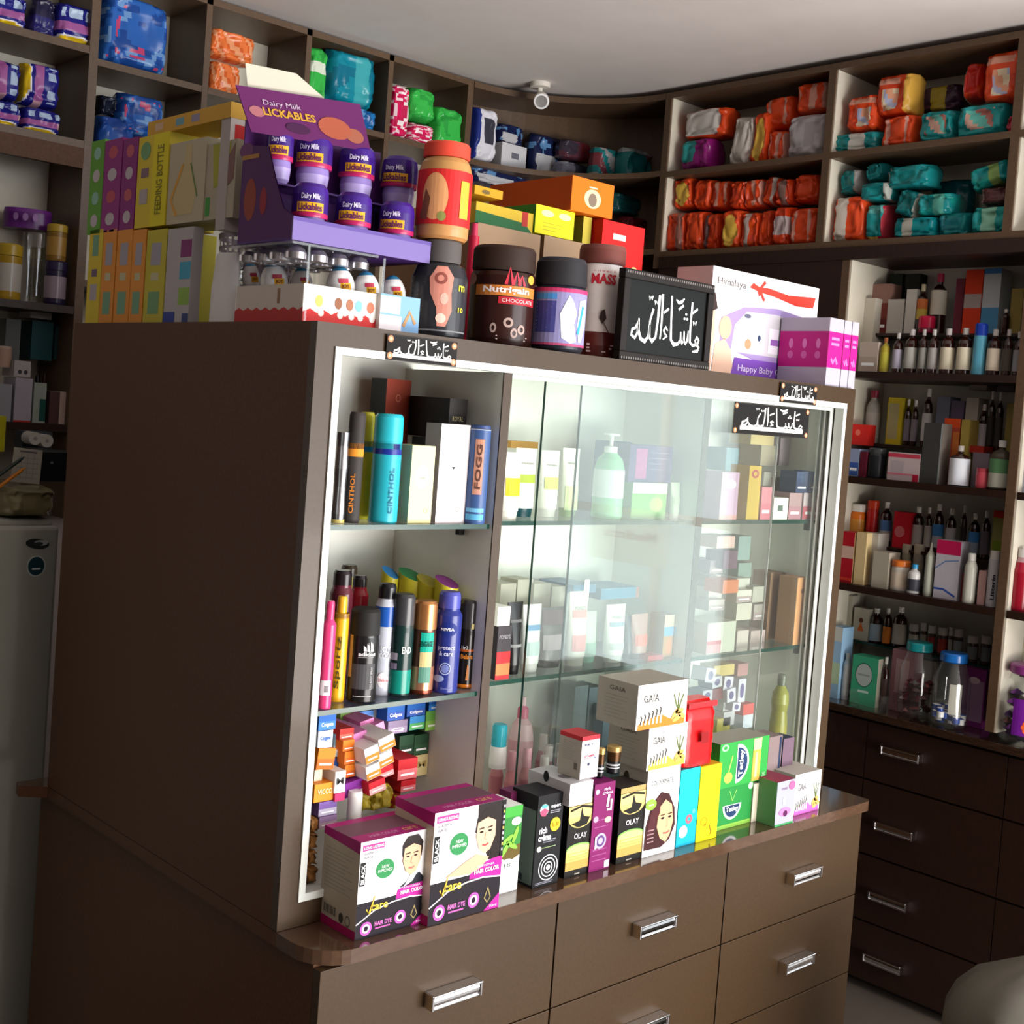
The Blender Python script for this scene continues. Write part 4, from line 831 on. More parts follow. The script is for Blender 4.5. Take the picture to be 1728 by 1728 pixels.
def mag(b, w, h, d):
    S = flat(0); b.rect(S, -w/2, .27*h, w/2, .8*h, '#c0187c', 1)
    for i in range(2): b.rect(S, -.3*w, (.6+.08*i)*h, .25*w, (.64+.08*i)*h, '#d878b0', 2)
    b.stroke(S, [(-.25*w, .4*h), (-.1*w, .34*h), (.05*w, .42*h), (.2*w, .33*h)], .05*h, '#d070ac', 2)
    L = leftface(-w/2); b.rect(L, -d, .27*h, 0, .8*h, '#b41a78', 1)
    for i in range(3): b.ell(L, -d*(.2+.28*i), .62*h, .006, .012, '#d070b0', 2, n=8); b.ell(L, -d*(.2+.28*i), .45*h, .008, .009, '#c85aa0', 2, n=8)
for i, (r, lb) in enumerate((((1397, 537, 1421, 646), 'leftmost magenta and grey wrapped box at the right end of the top'), ((1422, 541, 1434, 648), 'middle magenta and grey wrapped box at the right end of the top'), ((1435, 543, 1446, 650), 'rightmost magenta and grey wrapped box on the cabinet corner'))):
    carton('wrapped_box', 'F', r, .13, '#a8a4b0', lb, z0=ZT, c=.012, left='#a49cac', draw=mag, m=1)
# egg tray with blister, wedge box, shopping of sweets
P, w, h, _ = seat('F', 511, 487, 640, 548, z0=ZT, c=.07)
et = empty('egg_tray', P, 0, 'white and red open sweet tray holding chocolate eggs at the top front left', 'tray')
DT = .2
def tray(b, w, h, d):
    for q in ((-w/2, 0, w/2, .002), (-w/2, d-.002, w/2, d)): b.box(q[0], q[1], 0, q[2], q[3], h, '#f0ece6')
    for q in ((-w/2, -w/2+.002), (w/2-.002, w/2)): b.box(q[0], .002, 0, q[1], d-.002, h, '#c4bcb2')
    b.box(-w/2+.002, .002, 0, w/2-.002, d-.002, .003, '#e8e4dc')
    S = flat(0); P = [(-w/2, 0), (w/2, 0), (w/2, .22*h)]
    for i in range(11, -1, -1): P.append((-w/2+w*i/11, (.28+.1*(i % 2))*h))
    b.poly(S, P, '#d02c28', 1)
    for q, c in ((-.3, '#d8c060'), (-.05, '#8a5a40'), (.1, '#a06a50'), (.22, '#7ab0d8'), (.38, '#c86a50')): b.ell(S, q*w, .6*h, .05*w, .16*h, c, 2, n=9); b.ell(S, (q+.03)*w, .3*h, .04*w, .1*h, '#f0e4dc', 2, n=8)
    L = leftface(-w/2); P = [(-d, 0), (0, 0)]
    for i in range(15, -1, -1): P.append((-d*(1-i/15), (.32+.08*(i % 2))*h))
    b.poly(L, P, '#b02824', 1); b.stroke(L, [(-.35*d, .5*h), (-.35*d, .9*h)], .008, '#8a6a50', 1)
b = MB(); tray(b, w, h, DT); put('tray_body', b, et)
def egg(px, py, wpx, hpx, c, lb):
    P, r, h, tz = round_seat('F', (px-wpx/2, py-hpx/2, px+wpx/2, py+hpx/2), None, c); w = 2*r; P.z = max(P.z, ZT+.0035)
    b = MB(); n = 12; prof = []
    for i in range(n+1):
        a = -pi/2+pi*i/n; zz = (sin(a)+1)/2; rr = max(.0005, cos(a)*(1-.14*sin(a)))
        prof.append((rr*w/2, zz*h, '#e8e6e4' if zz < .78 else '#3a88b0'))
    b.lathe(prof, 20, 1); S = cyl(w/2*.9); b.rect(S, -.0*w, .3*h, .36*w, .5*h, '#d8a020', 6, n=4); b.rect(S, -.05*w, .5*h, .28*w, .62*h, '#b03a50', 6, n=4); b.text(S, .17*w, .4*h, .12*h, 'JOY', '#7a3a10', 8, w=.26*w, bold=.03)
    put('chocolate_egg', b, loc=P, rot=(0, -.12, tz), label=lb, cat='egg', group='chocolate eggs in the open sweet tray')
for q in ((578, 480, 48, 62, .1, 'white and blue chocolate egg at the left front of the tray, beside its corner'), (622, 487, 44, 60, .1, 'middle one of the three bright chocolate eggs at the tray front'), (667, 493, 42, 58, .1, 'rightmost white and blue chocolate egg at the tray front'),
          (466, 472, 46, 58, .22, 'large dull chocolate egg seen over the left side of the tray'), (427, 468, 30, 50, .3, 'farthest left chocolate egg, half seen at the back of the tray'), (512, 476, 36, 50, .2, 'chocolate egg in shade between the left pair and the front trio')): egg(*q)
# clear blister with silver domes above the eggs
P2, w2, h2, _ = seat('F', 500, 425, 700, 470, c=.13)
b = MB(); zb = 1.7865
b.box(-.005, .075, zb+.012, .16, .262, zb+.016, '#b8b6b8', CL_)
for j in range(4):
    for i in range(4):
        x, y = .018+.04*i, .098+.046*j; b.lathe([(.017, zb-.008, '#c8c6ca', F_), (.017, zb+.002, '#d0ced2', F_), (.012, zb+.009, '#d8d6da', F_), (.004, zb+.012, '#e0dee2', F_)], 12, F_, cx=x, cy=y)
for x, y in ((.02, .066), (.02, .262), (.165, .066), (.165, .262)): b.box(x, y, ZT, x+.003, y+.003, zb+.012, '#b8b6b8', CL_)
b.v = [(x-et.location.x, y-et.location.y, z-et.location.z) for x, y, z in b.v]
put('blister_cover', b, et, label='clear and silver blister cover with shiny domes')
carton('snack_box', 'F', (641, 499, 708, 553), .03, '#7aa4cc', 'small blue and white printed box right of the egg tray', z0=ZT, c=.06, left='#d8d4cc', draw=lambda b, w, h, d: (b.rect(flat(0), -.5*w, .05*h, .05*w, .45*h, '#e8e0e4', 1), b.rect(flat(0), -.5*w, .5*h, 0, .95*h, '#c0d0e4', 1), b.stroke(flat(0), [(.1*w, .2*h), (.25*w, .6*h), (.4*w, .3*h)], .08*w, '#b0885c', 2)))
# purple display stand of lickable tubs
zs = zb+.0175
P, w, h, _ = seat('F', 493, 385, 728, 418, z0=zs, c=.075)
ZU_ = .098
ps = empty('display_stand', P, 0, 'purple cardboard display stand with a slanted header, full of purple tubs', 'display stand')
b = MB(); b.box(-w/2, 0, 0, w/2, .003, .036, '#7565a0'); b.rect(flat(0), -w/2, .03, w/2, .036, '#5c4a90', 1); put('front_lip', b, ps)
b = MB(); b.box(-w/2, .003, 0, w/2, .16, .003, '#4a2a70'); b.box(-w/2, .157, .003, w/2, .16, .2, '#4a2060')
b.box(-w/2+.004, .085, ZU_-.003, w/2-.004, .157, ZU_, '#4a2a70'); put('tray_base', b, ps)
for s_ in (-1, 1):
    b = MB(); x = s_*(w/2-.0012); pr = [(0, 0), (.16, 0), (.16, .16), (.085, .15), (.06, .1), (.03, .05), (0, .036)] if s_ < 0 else [(0, 0), (.16, 0), (.16, .16), (.13, .12), (.11, .06), (.05, .04), (0, .036)]
    b.face([(x-.001, y, z) for y, z in pr], '#4c1c5c'); b.face([(x+.001, y, z) for y, z in pr][::-1], '#4c1c5c')
    if s_ < 0:
        L = leftface(x-.001)
        b.ell(L, -.13, .07, .018, .034, '#8a3a2c', 1); b.ell(L, -.09, .065, .01, .022, '#8c1c2c', 1); b.ell(L, -.15, .15, .02, .012, '#6c3a6c', 1); b.rect(L, -.16, .135, -.11, .142, '#a87a3c', 2)
    put('side_panel', b, ps)
b = MB()   # header card leaning forward
a0, a1, a2, a3 = [tuple(at(*q, 'y', P.y+yy)-P) for q, yy in (((424, 222), .1), ((626, 256), .1), ((608, 176), .03), ((398, 143), .03))]
def HS(x, z, e):
    t = x+.5; v = z
    p = [a0[i]*(1-t)*(1-v)+a1[i]*t*(1-v)+a2[i]*t*v+a3[i]*(1-t)*v for i in range(3)]; return (p[0], p[1]-.0005*e, p[2]-.0004*e)
N = 12
rows = [[HS(-.5+j/N, i/6, 0) for j in range(N+1)] for i in range(7)]; b.grid(rows, '#652e5e', 0, sm=False)
b.grid([[(p[0], p[1]+.002, p[2]) for p in r] for r in rows][::-1], '#5c2a58', 0, sm=False)
b.text(HS, -.18, .72, .14, 'Dairy Milk', '#c8b0c8', 3, w=.3); b.text(HS, -.14, .54, .17, 'LICKABLES', '#c8983c', 3, w=.42, bold=.03)
b.ell(HS, .22, .4, .14, .24, '#a85a44', 2, n=16); b.ell(HS, -.1, .26, .1, .12, '#4a2a48', 2); b.ell(HS, -.4, .5, .06, .12, '#a86a70', 2, n=10); b.ell(HS, .38, .3, .08, .16, '#a0604c', 2)
put('header_card', b, ps)
b = MB(); p3_ = a3; tb_ = [tuple(at(*q, 'y', P.y+.045)-P) for q in ((418, 148), (548, 166), (500, 124), (414, 106))]; b.face(tb_, '#b8b2a2'); b.face([(x, y+.001, z) for x, y, z in tb_][::-1], '#b8b2a2'); put('paper_tab', b, ps, label='torn cream paper tab')
def tub(px, py, wpx, capped, c, z, lb):
    P, r, h, tz = round_seat('F', (px-wpx/2, py, px+wpx/2, py+60), None, c)
    o = empty('chocolate_tub', (P.x, P.y, z), tz+random.uniform(-.35, .35), lb, 'tub', 'purple chocolate tubs in the display stand')
    H = .092
    b = MB(); b.lathe([(r*.55, 0, '#9a88c0', G_), (r*.8, .1*H, '#a898cc', G_), (r*.88, .3*H, '#8a78b8', G_), (r*.84, .44*H, '#6a58a0', G_)], 24); put('cup', b, o)
    b = MB(); b.lathe([(r*.97, .42*H, '#b02460'), (r, .45*H, '#a82454'), (r, .5*H, '#361a70'), (r*.99, .8*H, '#3c1c7c'), (r*.93, .93*H, '#40207e'), (r*.75, 1*H, '#40207e')], 26, G_)
    S = cyl(r); b.rect(S, -.75*r, .5*H, .75*r, .66*H, '#d8a028', 2, n=9); b.text(S, 0, .58*H, .12*H, 'Lickables', '#5c2050', 4, w=1.3*r, bold=.03); b.text(S, 0, .75*H, .12*H, 'Dairy Milk', '#d8d0e8', 4, w=1.0*r, bold=.02)
    put('lid', b, o)
zu = zs+ZU_
tub(472, 228, 46, True, .17, zu+.0005, 'purple chocolate tub at the back left of the stand, half hidden')
for i, (px, wp) in enumerate(((530, 64), (604, 62), (677, 62))):
    tub(px, 225, wp, True, .165, zu+.0005, ('leftmost', 'middle', 'rightmost')[i]+' purple chocolate tub in the upper front row of the stand')
for i, (px, wp) in enumerate(((523, 62), (597, 62), (671, 60))):
    tub(px, 320, wp, True, .085, zs+.0035, ('leftmost', 'middle', 'rightmost')[i]+' purple chocolate tub in the lower row behind the lavender lip')
# white paper, basket, folded sheet
b = MB(); P, w, h, _ = seat('R', 348, 426, 388, 540, z0=ZT, c=.02)
n = 14; rows = [[((w/2*(1.15-.3*t))*cos(2*pi*j/n), .012*sin(2*pi*j/n)+.003*sin(j*2+t*3)+.016, t*h) for j in range(n)] for t in (0, .5, 1)]
b.grid(rows, '#d8d6d6', 0, close=True); b.face(rows[2], '#b8b6b6'); put('paper_roll', b, loc=P, rz=-pi/2, label='folded white paper standing on the left edge of the cabinet top', cat='paper')
P, w, h, _ = seat('R', 326, 398, 404, 540, z0=ZT, c=.035)
b = MB(); r0_, r1_ = w/2*.8, w/2
for k in range(9):
    t = k/8; rr = r0_+(r1_-r0_)*t; z = t*h
    rows = [[(rr*cos(2*pi*j/32), r1_+rr*.8*sin(2*pi*j/32), z+dz) for j in range(32)] for dz in (0, .006 if 0 < k < 8 else .009)]; b.grid(rows, '#8c848c', 1, close=True)
for j in range(32):
    a, a2 = 2*pi*j/32, 2*pi*(j+.45)/32; b.face([(r0_*cos(a), r1_+r0_*.8*sin(a), 0), (r0_*cos(a2), r1_+r0_*.8*sin(a2), 0), (r1_*cos(a2), r1_+r1_*.8*sin(a2), h), (r1_*cos(a), r1_+r1_*.8*sin(a), h)], '#948c94', 1)
b.face([(r0_*cos(2*pi*j/32), r1_+r0_*.8*sin(2*pi*j/32), 0) for j in range(32)], '#7a747c', 1)
put('plastic_basket', b, loc=P, rz=-pi/2, label='grey woven plastic basket behind the folded white paper', cat='basket')
# cartons facing the left side of the cabinet top (spines)
def spine(c2, kind=0):
    def f(b, w, h, d):
        S = flat(0)
        if kind == 0: b.rect(S, -.25*w, .62*h, .25*w, .86*h, '#9a98a4', 1); b.rect(S, -.2*w, .46*h, .2*w, .54*h, '#b8b490', 1); b.rect(S, -.28*w, .1*h, .28*w, .34*h, c2, 1)
        elif kind == 1: b.rect(S, -.22*w, .72*h, .22*w, .94*h, c2, 1); b.rect(S, -.2*w, .5*h, .2*w, .58*h, '#6c5870', 1); b.rect(S, -.25*w, .25*h, .25*w, .42*h, '#a8a0a8', 1)
        else:
            for i in range(4): b.ell(S, 0, (.14+.24*i)*h, .26*w, .07*h, ('#b8b0b8', c2)[i % 2], 1, n=10)
    return f
def sp(rect, col, c2, kind, lb, d=.1, c=.02, z0=ZT, left=None):
    return carton('feeding_bottle_box', 'R', rect, d, col, lb, z0=z0, c=c, left=left, draw=spine(c2, kind))
sp((148, 388, 170, 540), '#cdb92c', '#6a9a7c', 1, 'yellow boxed feeding bottle, leftmost of the bottom row on the cabinet top')
sp((171, 388, 193, 540), '#d48c34', '#6c9a7c', 0, 'orange boxed feeding bottle next to the leftmost yellow one')
sp((195, 388, 220, 540), '#d48c34', '#6c9a7c', 0, 'middle orange boxed feeding bottle in the bottom row')
sp((221, 388, 243, 540), '#d48c34', '#6c9a7c', 0, 'rightmost orange boxed feeding bottle in the bottom row')
sp((245, 388, 278, 540), '#b8ae34', '#6c9a6c', 0, 'olive yellow boxed feeding bottle right of the orange ones')
def sq(b, w, h, d):
    S = flat(0)
    for z, c in ((.78, '#7a2a68'), (.55, '#3c9ab8'), (.28, '#84a848')): b.rect(S, .05*w, (z-.09)*h, .48*w, (z+.09)*h, c, 1)
    b.rect(S, -.5*w, 0, -.05*w, .12*h, '#243c94', 2); b.rect(S, .25*w, 0, .5*w, .1*h, '#243c74', 2)
carton('feeding_bottle_box', 'R', (280, 385, 322, 540), .02, '#aaa6a8', 'grey white box with coloured squares left of the basket', z0=ZT, c=.02, draw=sq)
zq = at(215, 388, 'x', .02).z+.0006
sp((151, 238, 173, 387), '#5c9a34', '#8ab8a8', 2, 'green boxed feeding bottle, leftmost of the upper row', z0=zq)
sp((174, 236, 203, 387), '#8c2a7c', '#b85060', 2, 'first purple boxed feeding bottle beside the green box', z0=zq)
sp((205, 234, 229, 387), '#822474', '#b85a64', 2, 'second purple boxed feeding bottle, touching the yellow one', z0=zq)
def yel(b, w, h, d):
    S = flat(0); b.rect(S, 0, 0, .5*w, h, '#d4c818', 1); b.text(S, .25*w, .5*h, .2*w, 'FEEDING BOTTLE', '#7c7414', 3, w=.75*h, rot=pi/2, bold=.02); b.ell(S, -.25*w, .84*h, .16*w, .1*h, '#6a9a6a', 2); b.rect(S, -.36*w, .55*h, -.12*w, .65*h, '#7c6470', 2); b.rect(S, -.38*w, .26*h, -.12*w, .42*h, '#a8a0a0', 2)
carton('feeding_bottle_box', 'R', (231, 228, 282, 387), .1, '#cdb833', 'bright yellow box with sideways lettering in the upper row', z0=zq, c=.02, draw=yel)
def bott(b, w, h, d):
    S = flat(0); b.poly(S, [(-.4*w, .1*h), (-.28*w, .5*h), (-.1*w, .7*h), (-.05*w, .95*h), (.12*w, .95*h), (.12*w, .7*h), (.3*w, .4*h), (.2*w, .1*h)], '#b8a87c', 1)
    b.stroke(S, [(-.22*w, .1*h), (-.4*w, .3*h), (-.1*w, .72*h)], .06*w, '#c8943c', 2); b.stroke(S, [(.1*w, .72*h), (.32*w, .3*h)], .03*w, '#5c7a3c', 2)
carton('feeding_bottle_box', 'R', (284, 238, 345, 390), .08, '#b0a890', 'beige box with a drawn feeding bottle and yellow arrow', z0=zq, c=.022, draw=bott)
carton('feeding_bottle_box', 'R', (346, 240, 396, 392), .03, '#a49c88', 'grey beige box with a green bar, behind the display stand side', z0=zq, c=.024, draw=lambda b, w, h, d: (b.rect(flat(0), -.45*w, .05*h, -.3*w, .3*h, '#3c8c3c', 1), b.poly(flat(0), [(-.2*w, .4*h), (.3*w, .5*h), (.3*w, .98*h), (-.3*w, .98*h)], '#9a9a2c', 1), b.poly(flat(0), [(0, .3*h), (.45*w, .5*h), (.45*w, .95*h), (.1*w, .7*h)], '#7a5854', 2)))
zr = at(250, 238, 'x', .02).z+.009
carton('feeding_bottle_box', 'R', (250, 189, 388, 232), .08, '#c89a34', 'orange yellow box lying flat across the upper row', z0=zr, c=.021, draw=lambda b, w, h, d: [b.rect(flat(0), q*w, .25*h, (q+.1)*w, .75*h, c, 1) for q, c in ((-.4, '#c8a888'), (-.14, '#6a9aa8'), (.05, '#8c88a0'))])
carton('medicine_box', 'F', (386, 190, 412, 330), .03, '#c4bcb8', 'white box with a red end standing on the basket behind the display stand', c=.33, z0=at(350, 396, 'x', .035).z+.003, left='#a8a09c', draw=lambda b, w, h, d: b.rect(flat(0), -.2*w, .75*h, .5*w, .9*h, '#b81c20', 1))
# cartons at the back right of the cabinet top
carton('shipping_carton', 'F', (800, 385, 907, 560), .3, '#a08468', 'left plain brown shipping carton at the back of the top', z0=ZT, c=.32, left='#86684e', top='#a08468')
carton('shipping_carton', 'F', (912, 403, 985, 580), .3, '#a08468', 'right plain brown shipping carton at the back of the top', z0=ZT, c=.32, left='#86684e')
zk = at(853, 385, 'y', .32).z+.0008; zk2 = at(954, 403, 'y', .32).z+.0008
carton('tea_box', 'F', (802, 350, 900, 388), .2, '#c8a830', 'yellow and green flat box on the left brown carton', z0=zk, c=.33, draw=lambda b, w, h, d: (b.poly(flat(0), [(-.5*w, 0), (.5*w, 0), (.35*w, .45*h), (-.5*w, .6*h)], '#245c34', 1), b.rect(flat(0), .3*w, .3*h, .4*w, h, '#a83028', 2)))
carton('tea_box', 'F', (903, 351, 969, 400), .2, '#d8d020', 'bright yellow box with green left side on the right brown carton', z0=zk2, c=.325, left='#3a7a2c', draw=lambda b, w, h, d: (b.ell(flat(0), -.2*w, .75*h, .16*w, .12*h, '#e8e8a0', 1), b.ell(flat(0), .25*w, .75*h, .16*w, .12*h, '#e8e8a0', 1), fine(b, flat(0), -.3*w, .4*h, .5*w, 3, .12*h, '#b0a030', 1)))
zm = max(at(853, 350, 'y', .33).z, at(936, 351, 'y', .325).z)+.001
carton('tea_box', 'F', (800, 317, 848, 352), .12, '#c8921e', 'mustard box at the left of the stacked boxes behind the brown jar', z0=zm-.004, c=.35, draw=lambda b, w, h, d: b.ell(flat(0), -.1*w, .45*h, .15*w, .25*h, '#6c5a30', 1))
def orb(b, w, h, d):
    S = flat(0); b.ell(S, .0*w, .45*h, .2*w, .28*h, '#e8c89c', 1); b.ell(S, 0, .42*h, .1*w, .2*h, '#7a6a5c', 2); b.rect(S, -.1*w, .76*h, .1*w, .8*h, '#f0d8b0', 2)
carton('tea_box', 'F', (964, 304, 1035, 368), .26, '#dc6a10', 'large orange box topmost at the back right', z0=zm, c=.31, left='#a8440c', top='#b86a20', draw=orb)
q = seat('F', 1033, 372, 1080, 560, z0=ZT, c=.3)
def redb(b, w, h, d):
    S = flat(0); b.rect(S, -.25*w, .88*h, .05*w, .92*h, '#f0c0b8', 2); b.ell(S, .3*w, .62*h, .15*w, .1*h, '#d8b878', 2); b.ell(S, .3*w, .62*h, .08*w, .07*h, '#5c4a3c', 3)
carton('tea_box', 'F', (1010, 376, 1081, 585), .2, '#d81c1c', 'bright red box standing upright at the back right', z0=ZT, c=.3, left='#b01414', draw=redb)
carton('tea_box', 'F', (984, 366, 998, 400), .05, '#b8a840', 'small yellow box end between the bright yellow box and the red box', z0=zk2, c=.33, left='#988c30')
can('lotion_bottle', 'F', (786, 376, 806, 540), [(.95, 0, '#c82440'), (1, .6, '#d02848'), (.9, .9, '#c82440')], 'red bottle peeking out between the peanut butter jar and carton', 'bottle', z0=ZT, c=.26, kids=[('cap', [(.6, .9, '#d83a60'), (.5, 1, '#d83a60')], None)])
# ================================================================ inside the display: left open section
def vtext(t, col, x=.35, z=.33, hh=.5, wd=.3):
    "sideways lettering on a can"
    return lambda b, r, h: b.text(cyl(r*1.003), x*r, z*h, wd*r, t, col, 4, w=hh*h, rot=pi/2, bold=.02)
A = ZA+.0004
carton('perfume_box', 'F', (648, 640, 689, 800), .045, '#8c3826', 'red-brown perfume box with a dark side at the back of the top left shelf', c=.19, z0=A, left='#2c2826', top='#3a2c28', draw=lambda b, w, h, d: (b.ell(flat(0), 0, .86*h, .1*w, .03*h, '#b86a58', 1, hole=.7), b.text(flat(0), 0, .72*h, .06*h, 'Nazar', '#d8b0a0', 2, w=.6*w), b.poly(flat(0), [(-.2*w, .3*h), (.2*w, .3*h), (0, .48*h)], '#3a1a14', 1)))
zp = at(772, 742, 'y', .073).z+.0008
carton('perfume_box', 'F', (722, 745, 760, 850), .05, '#1c1817', 'black perfume box carrying the long black one', c=.1, z0=A, h=zp-A-.0008, left='#161312')
carton('perfume_box', 'F', (757, 673, 787, 750), .11, '#211d1b', 'long black perfume box with small gold lettering at the back', c=.073, z0=zp, left='#171413', draw=lambda b, w, h, d: b.text(flat(0), 0, .5*h, .12*h, 'ROYAL', '#a8a078', 2, w=.6*w))
can('foil_pack', 'F', (563, 729, 586, 884), [(.95, 0, '#8c8c90', F_), (1, .1, '#a8a8ac', F_), (.9, .4, '#909094', F_), (1, .6, '#b0b0b4', F_), (.9, .85, '#88888c', F_), (.95, 1, '#a0a0a4', F_)], 'crumpled silver foil wrapped bottle at the left end of the top shelf', 'pack', z0=A, c=.03, seg=9, kids=[('base', [(1, 0, '#d8c878'), (1, .04, '#d8c878')], None)])
spray('deodorant_can', 'F', (584, 695, 612, 881), '#3c3836', '#3a3634', 'dark grey deodorant can with an orange band and orange sideways lettering', z0=A, c=.03, bands=((.6, .72, '#d88a2c'),), capf=.74, neck=.98, capm=2, m=2, draw=vtext('CINTHOL', '#c87a30', -.1, .27, .36, .5))
spray('deodorant_can', 'F', (603, 695, 627, 880), '#cfc832', '#d8d040', 'yellow deodorant can with a light blue band', z0=A, c=.085, bands=((.63, .73, '#2a8ac0'),), capf=.75, neck=.98, draw=vtext('CINTHOL', '#7a8030', -.55, .3, .4, .35))
spray('deodorant_can', 'F', (627, 698, 676, 882), '#28a4b4', '#2cb0be', 'large turquoise deodorant can with a navy band', z0=A, c=.022, bands=((.63, .73, '#1c2c84'),), capf=.75, neck=.99, draw=vtext('CINTHOL', '#1c6c8c', .45, .3, .42, .3))
carton('perfume_box', 'F', (692, 752, 731, 879), .04, '#e4dfa4', 'pale yellow perfume box beside the tall white one', c=.03, z0=A, left='#a8a48c', draw=lambda b, w, h, d: (b.ell(flat(0), -.02*w, .6*h, .3*w, .16*h, '#f0eedc', 1), b.text(flat(0), 0, .58*h, .03*h, 'LAMIS', '#8c8870', 3, w=.3*w), b.ell(flat(0), .25*w, .16*h, .09*w, .03*h, '#a8a490', 2, hole=.8)))
carton('perfume_box', 'F', (740, 716, 789, 879), .04, '#e2dcdc', 'tall white perfume box with a tiny dark mark', c=.03, z0=A, left='#a39c9e', draw=lambda b, w, h, d: (b.poly(flat(0), [(-.06*w, .57*h), (.06*w, .57*h), (0, .54*h)], '#2c2c30', 1), b.ell(flat(0), .22*w, .14*h, .07*w, .028*h, '#6c6868', 1, hole=.8), b.text(flat(0), -.05*w, .045*h, .02*h, 'ORIGINAL', '#a89c9c', 1, w=.7*w)))
def fogg(b, r, h):
    S = cyl(r*1.002); b.rect(S, -.35*r, .3*h, .5*r, .86*h, '#c08a74', 1, n=4); b.text(S, .08*r, .58*h, .5*r, 'FOGG', '#5a3c34', 3, w=.45*h, rot=pi/2, bold=.02)
    b.rect(S, -.9*r, .12*h, .9*r, .16*h, '#70b0d8', 1, n=8); b.rect(S, -.9*r, .04*h, .9*r, .1*h, '#5ca8d0', 1, n=8)
can('deodorant_can', 'F', (787, 717, 824, 881), [(.95, 0, '#3e5888'), (1, .02, '#3e5888'), (1, .93, '#42598c'), (1, .95, '#a8b4d0'), (.97, .96, '#42598c')], 'blue deodorant can with a copper label, rightmost on the top left shelf', z0=A, c=.007, draw=fogg, kids=[('cap', [(.95, .965, '#3a4c7c'), (.92, .995, '#3a4c7c'), (.85, 1, '#3a4c7c')], None)])
# middle shelf, left section
B_ = ZB+.0004
for i, (r, cc, lb) in enumerate((((640, 953, 669, 1100), '#2a78b4', 'yellow-capped deodorant with a blue oval, leftmost of the four behind'), ((668, 957, 712, 1100), '#1f8a4c', 'yellow-capped deodorant with a green oval behind the cans'), ((699, 968, 741, 1100), '#c8bc38', 'plain yellow-capped deodorant between the green and purple ovals'), ((730, 969, 771, 1100), '#80307c', 'yellow-capped deodorant with a purple oval, rightmost behind'))):
    P, r_, h, tz = round_seat('F', r, B_, (.15, .125, .1, .062)[i])
    b = MB(); b.lathe([(r_*.95, 0, '#34302c'), (r_, .01, '#34302c'), (r_, h*.74, '#34302c')], 22, 1); o = put('deodorant_can', b, loc=P, rz=tz, label=lb, cat='bottle')
    b = MB(); n = 22; rows = []
    for t in (0, .25, .5, .75, 1): rows.append([(r_*cos(2*pi*j/n), r_*sin(2*pi*j/n), h*.742+t*(h*.14+h*.1*(.5-.5*cos(2*pi*j/n+.6)))) for j in range(n)])
    b.grid(rows, '#c8bc34', 1, close=True); b.face(rows[-1], cc, 1); put('cap', b, o)
def pr_ad(b, r, h):
    S = cyl(r*1.002); b.rect(S, -1.05*r, .27*h, -.75*r, .72*h, '#b0986c', 1, n=3)
    for i, (x, z) in enumerate(((.05, .06), (.27, .09), (.5, .125))): b.poly(S, [((x-.02)*r, .56*h), ((x+.17)*r, .56*h), ((x+.11)*r, (.575+z*.45)*h), ((x-.05)*r, (.585+z*.62)*h)], '#e8e8e8', 3)
    b.text(S, .25*r, .53*h, .045*h, 'adidas', '#eeeeee', 4, w=1.1*r, bold=.04); b.rect(S, -.3*r, .49*h, .7*r, .497*h, '#a8a8a8', 3, n=4); b.rect(S, -.75*r, .15*h, .9*r, .42*h, '#4c4c4e', 1, n=8); b.rect(S, -.5*r, .07*h, .7*r, .078*h, '#b8b8b8', 3, n=4)
    b.text(S, .6*r, .27*h, .14*r, 'DEO BODY SPRAY', '#b8b8b8', 4, w=.24*h, rot=pi/2)
spray('deodorant_can', 'F', (586, 971, 618, 1150), '#8c1c28', '#221c1e', 'red deodorant can with a black cap, behind the black three-stripe can', z0=B_, c=.12, capf=.9, neck=.75)
spray('deodorant_can', 'F', (553, 962, 592, 1160), '#5c2430', '#20181c', 'dark maroon can with a black cap behind the yellow one', z0=B_, c=.1, capf=.88, neck=.8)
spray('deodorant_can', 'F', (568, 953, 600, 1130), '#a8a038', '#3c3428', 'can with a brown and yellow cap at the back left of the middle shelf', z0=B_, c=.185, capf=.9, neck=.85)
spray('body_mist_bottle', 'F', (541, 1014, 564, 1197), '#d83c74', '#d83870', 'bright pink bottle with a white barcode, leftmost on the middle shelf', z0=B_, c=.014, capf=.85, neck=.6, draw=lambda b, r, h: (b.rect(cyl(r*1.003), -.8*r, .13*h, .8*r, .27*h, '#e4dce0', 1, n=6), b.rect(cyl(r*1.003), -.1*r, .16*h, .5*r, .22*h, '#8c8488', 2, n=4)))
spray('deodorant_can', 'F', (559, 1006, 586, 1186), '#e0a820', '#dca428', 'yellow sports deodorant can with a navy ring', z0=B_, c=.045, capf=.86, neck=.62, bands=((.8, .84, '#2c2c6c'),), draw=vtext('Sportz', '#4c4420', .0, .38, .5, .7))
spray('deodorant_can', 'F', (587, 1026, 639, 1182), '#1c1b1c', '#262524', 'wide black deodorant can with three white stripes and a gold edge', z0=B_, c=.02, capf=.72, neck=.96, capm=2, draw=pr_ad)
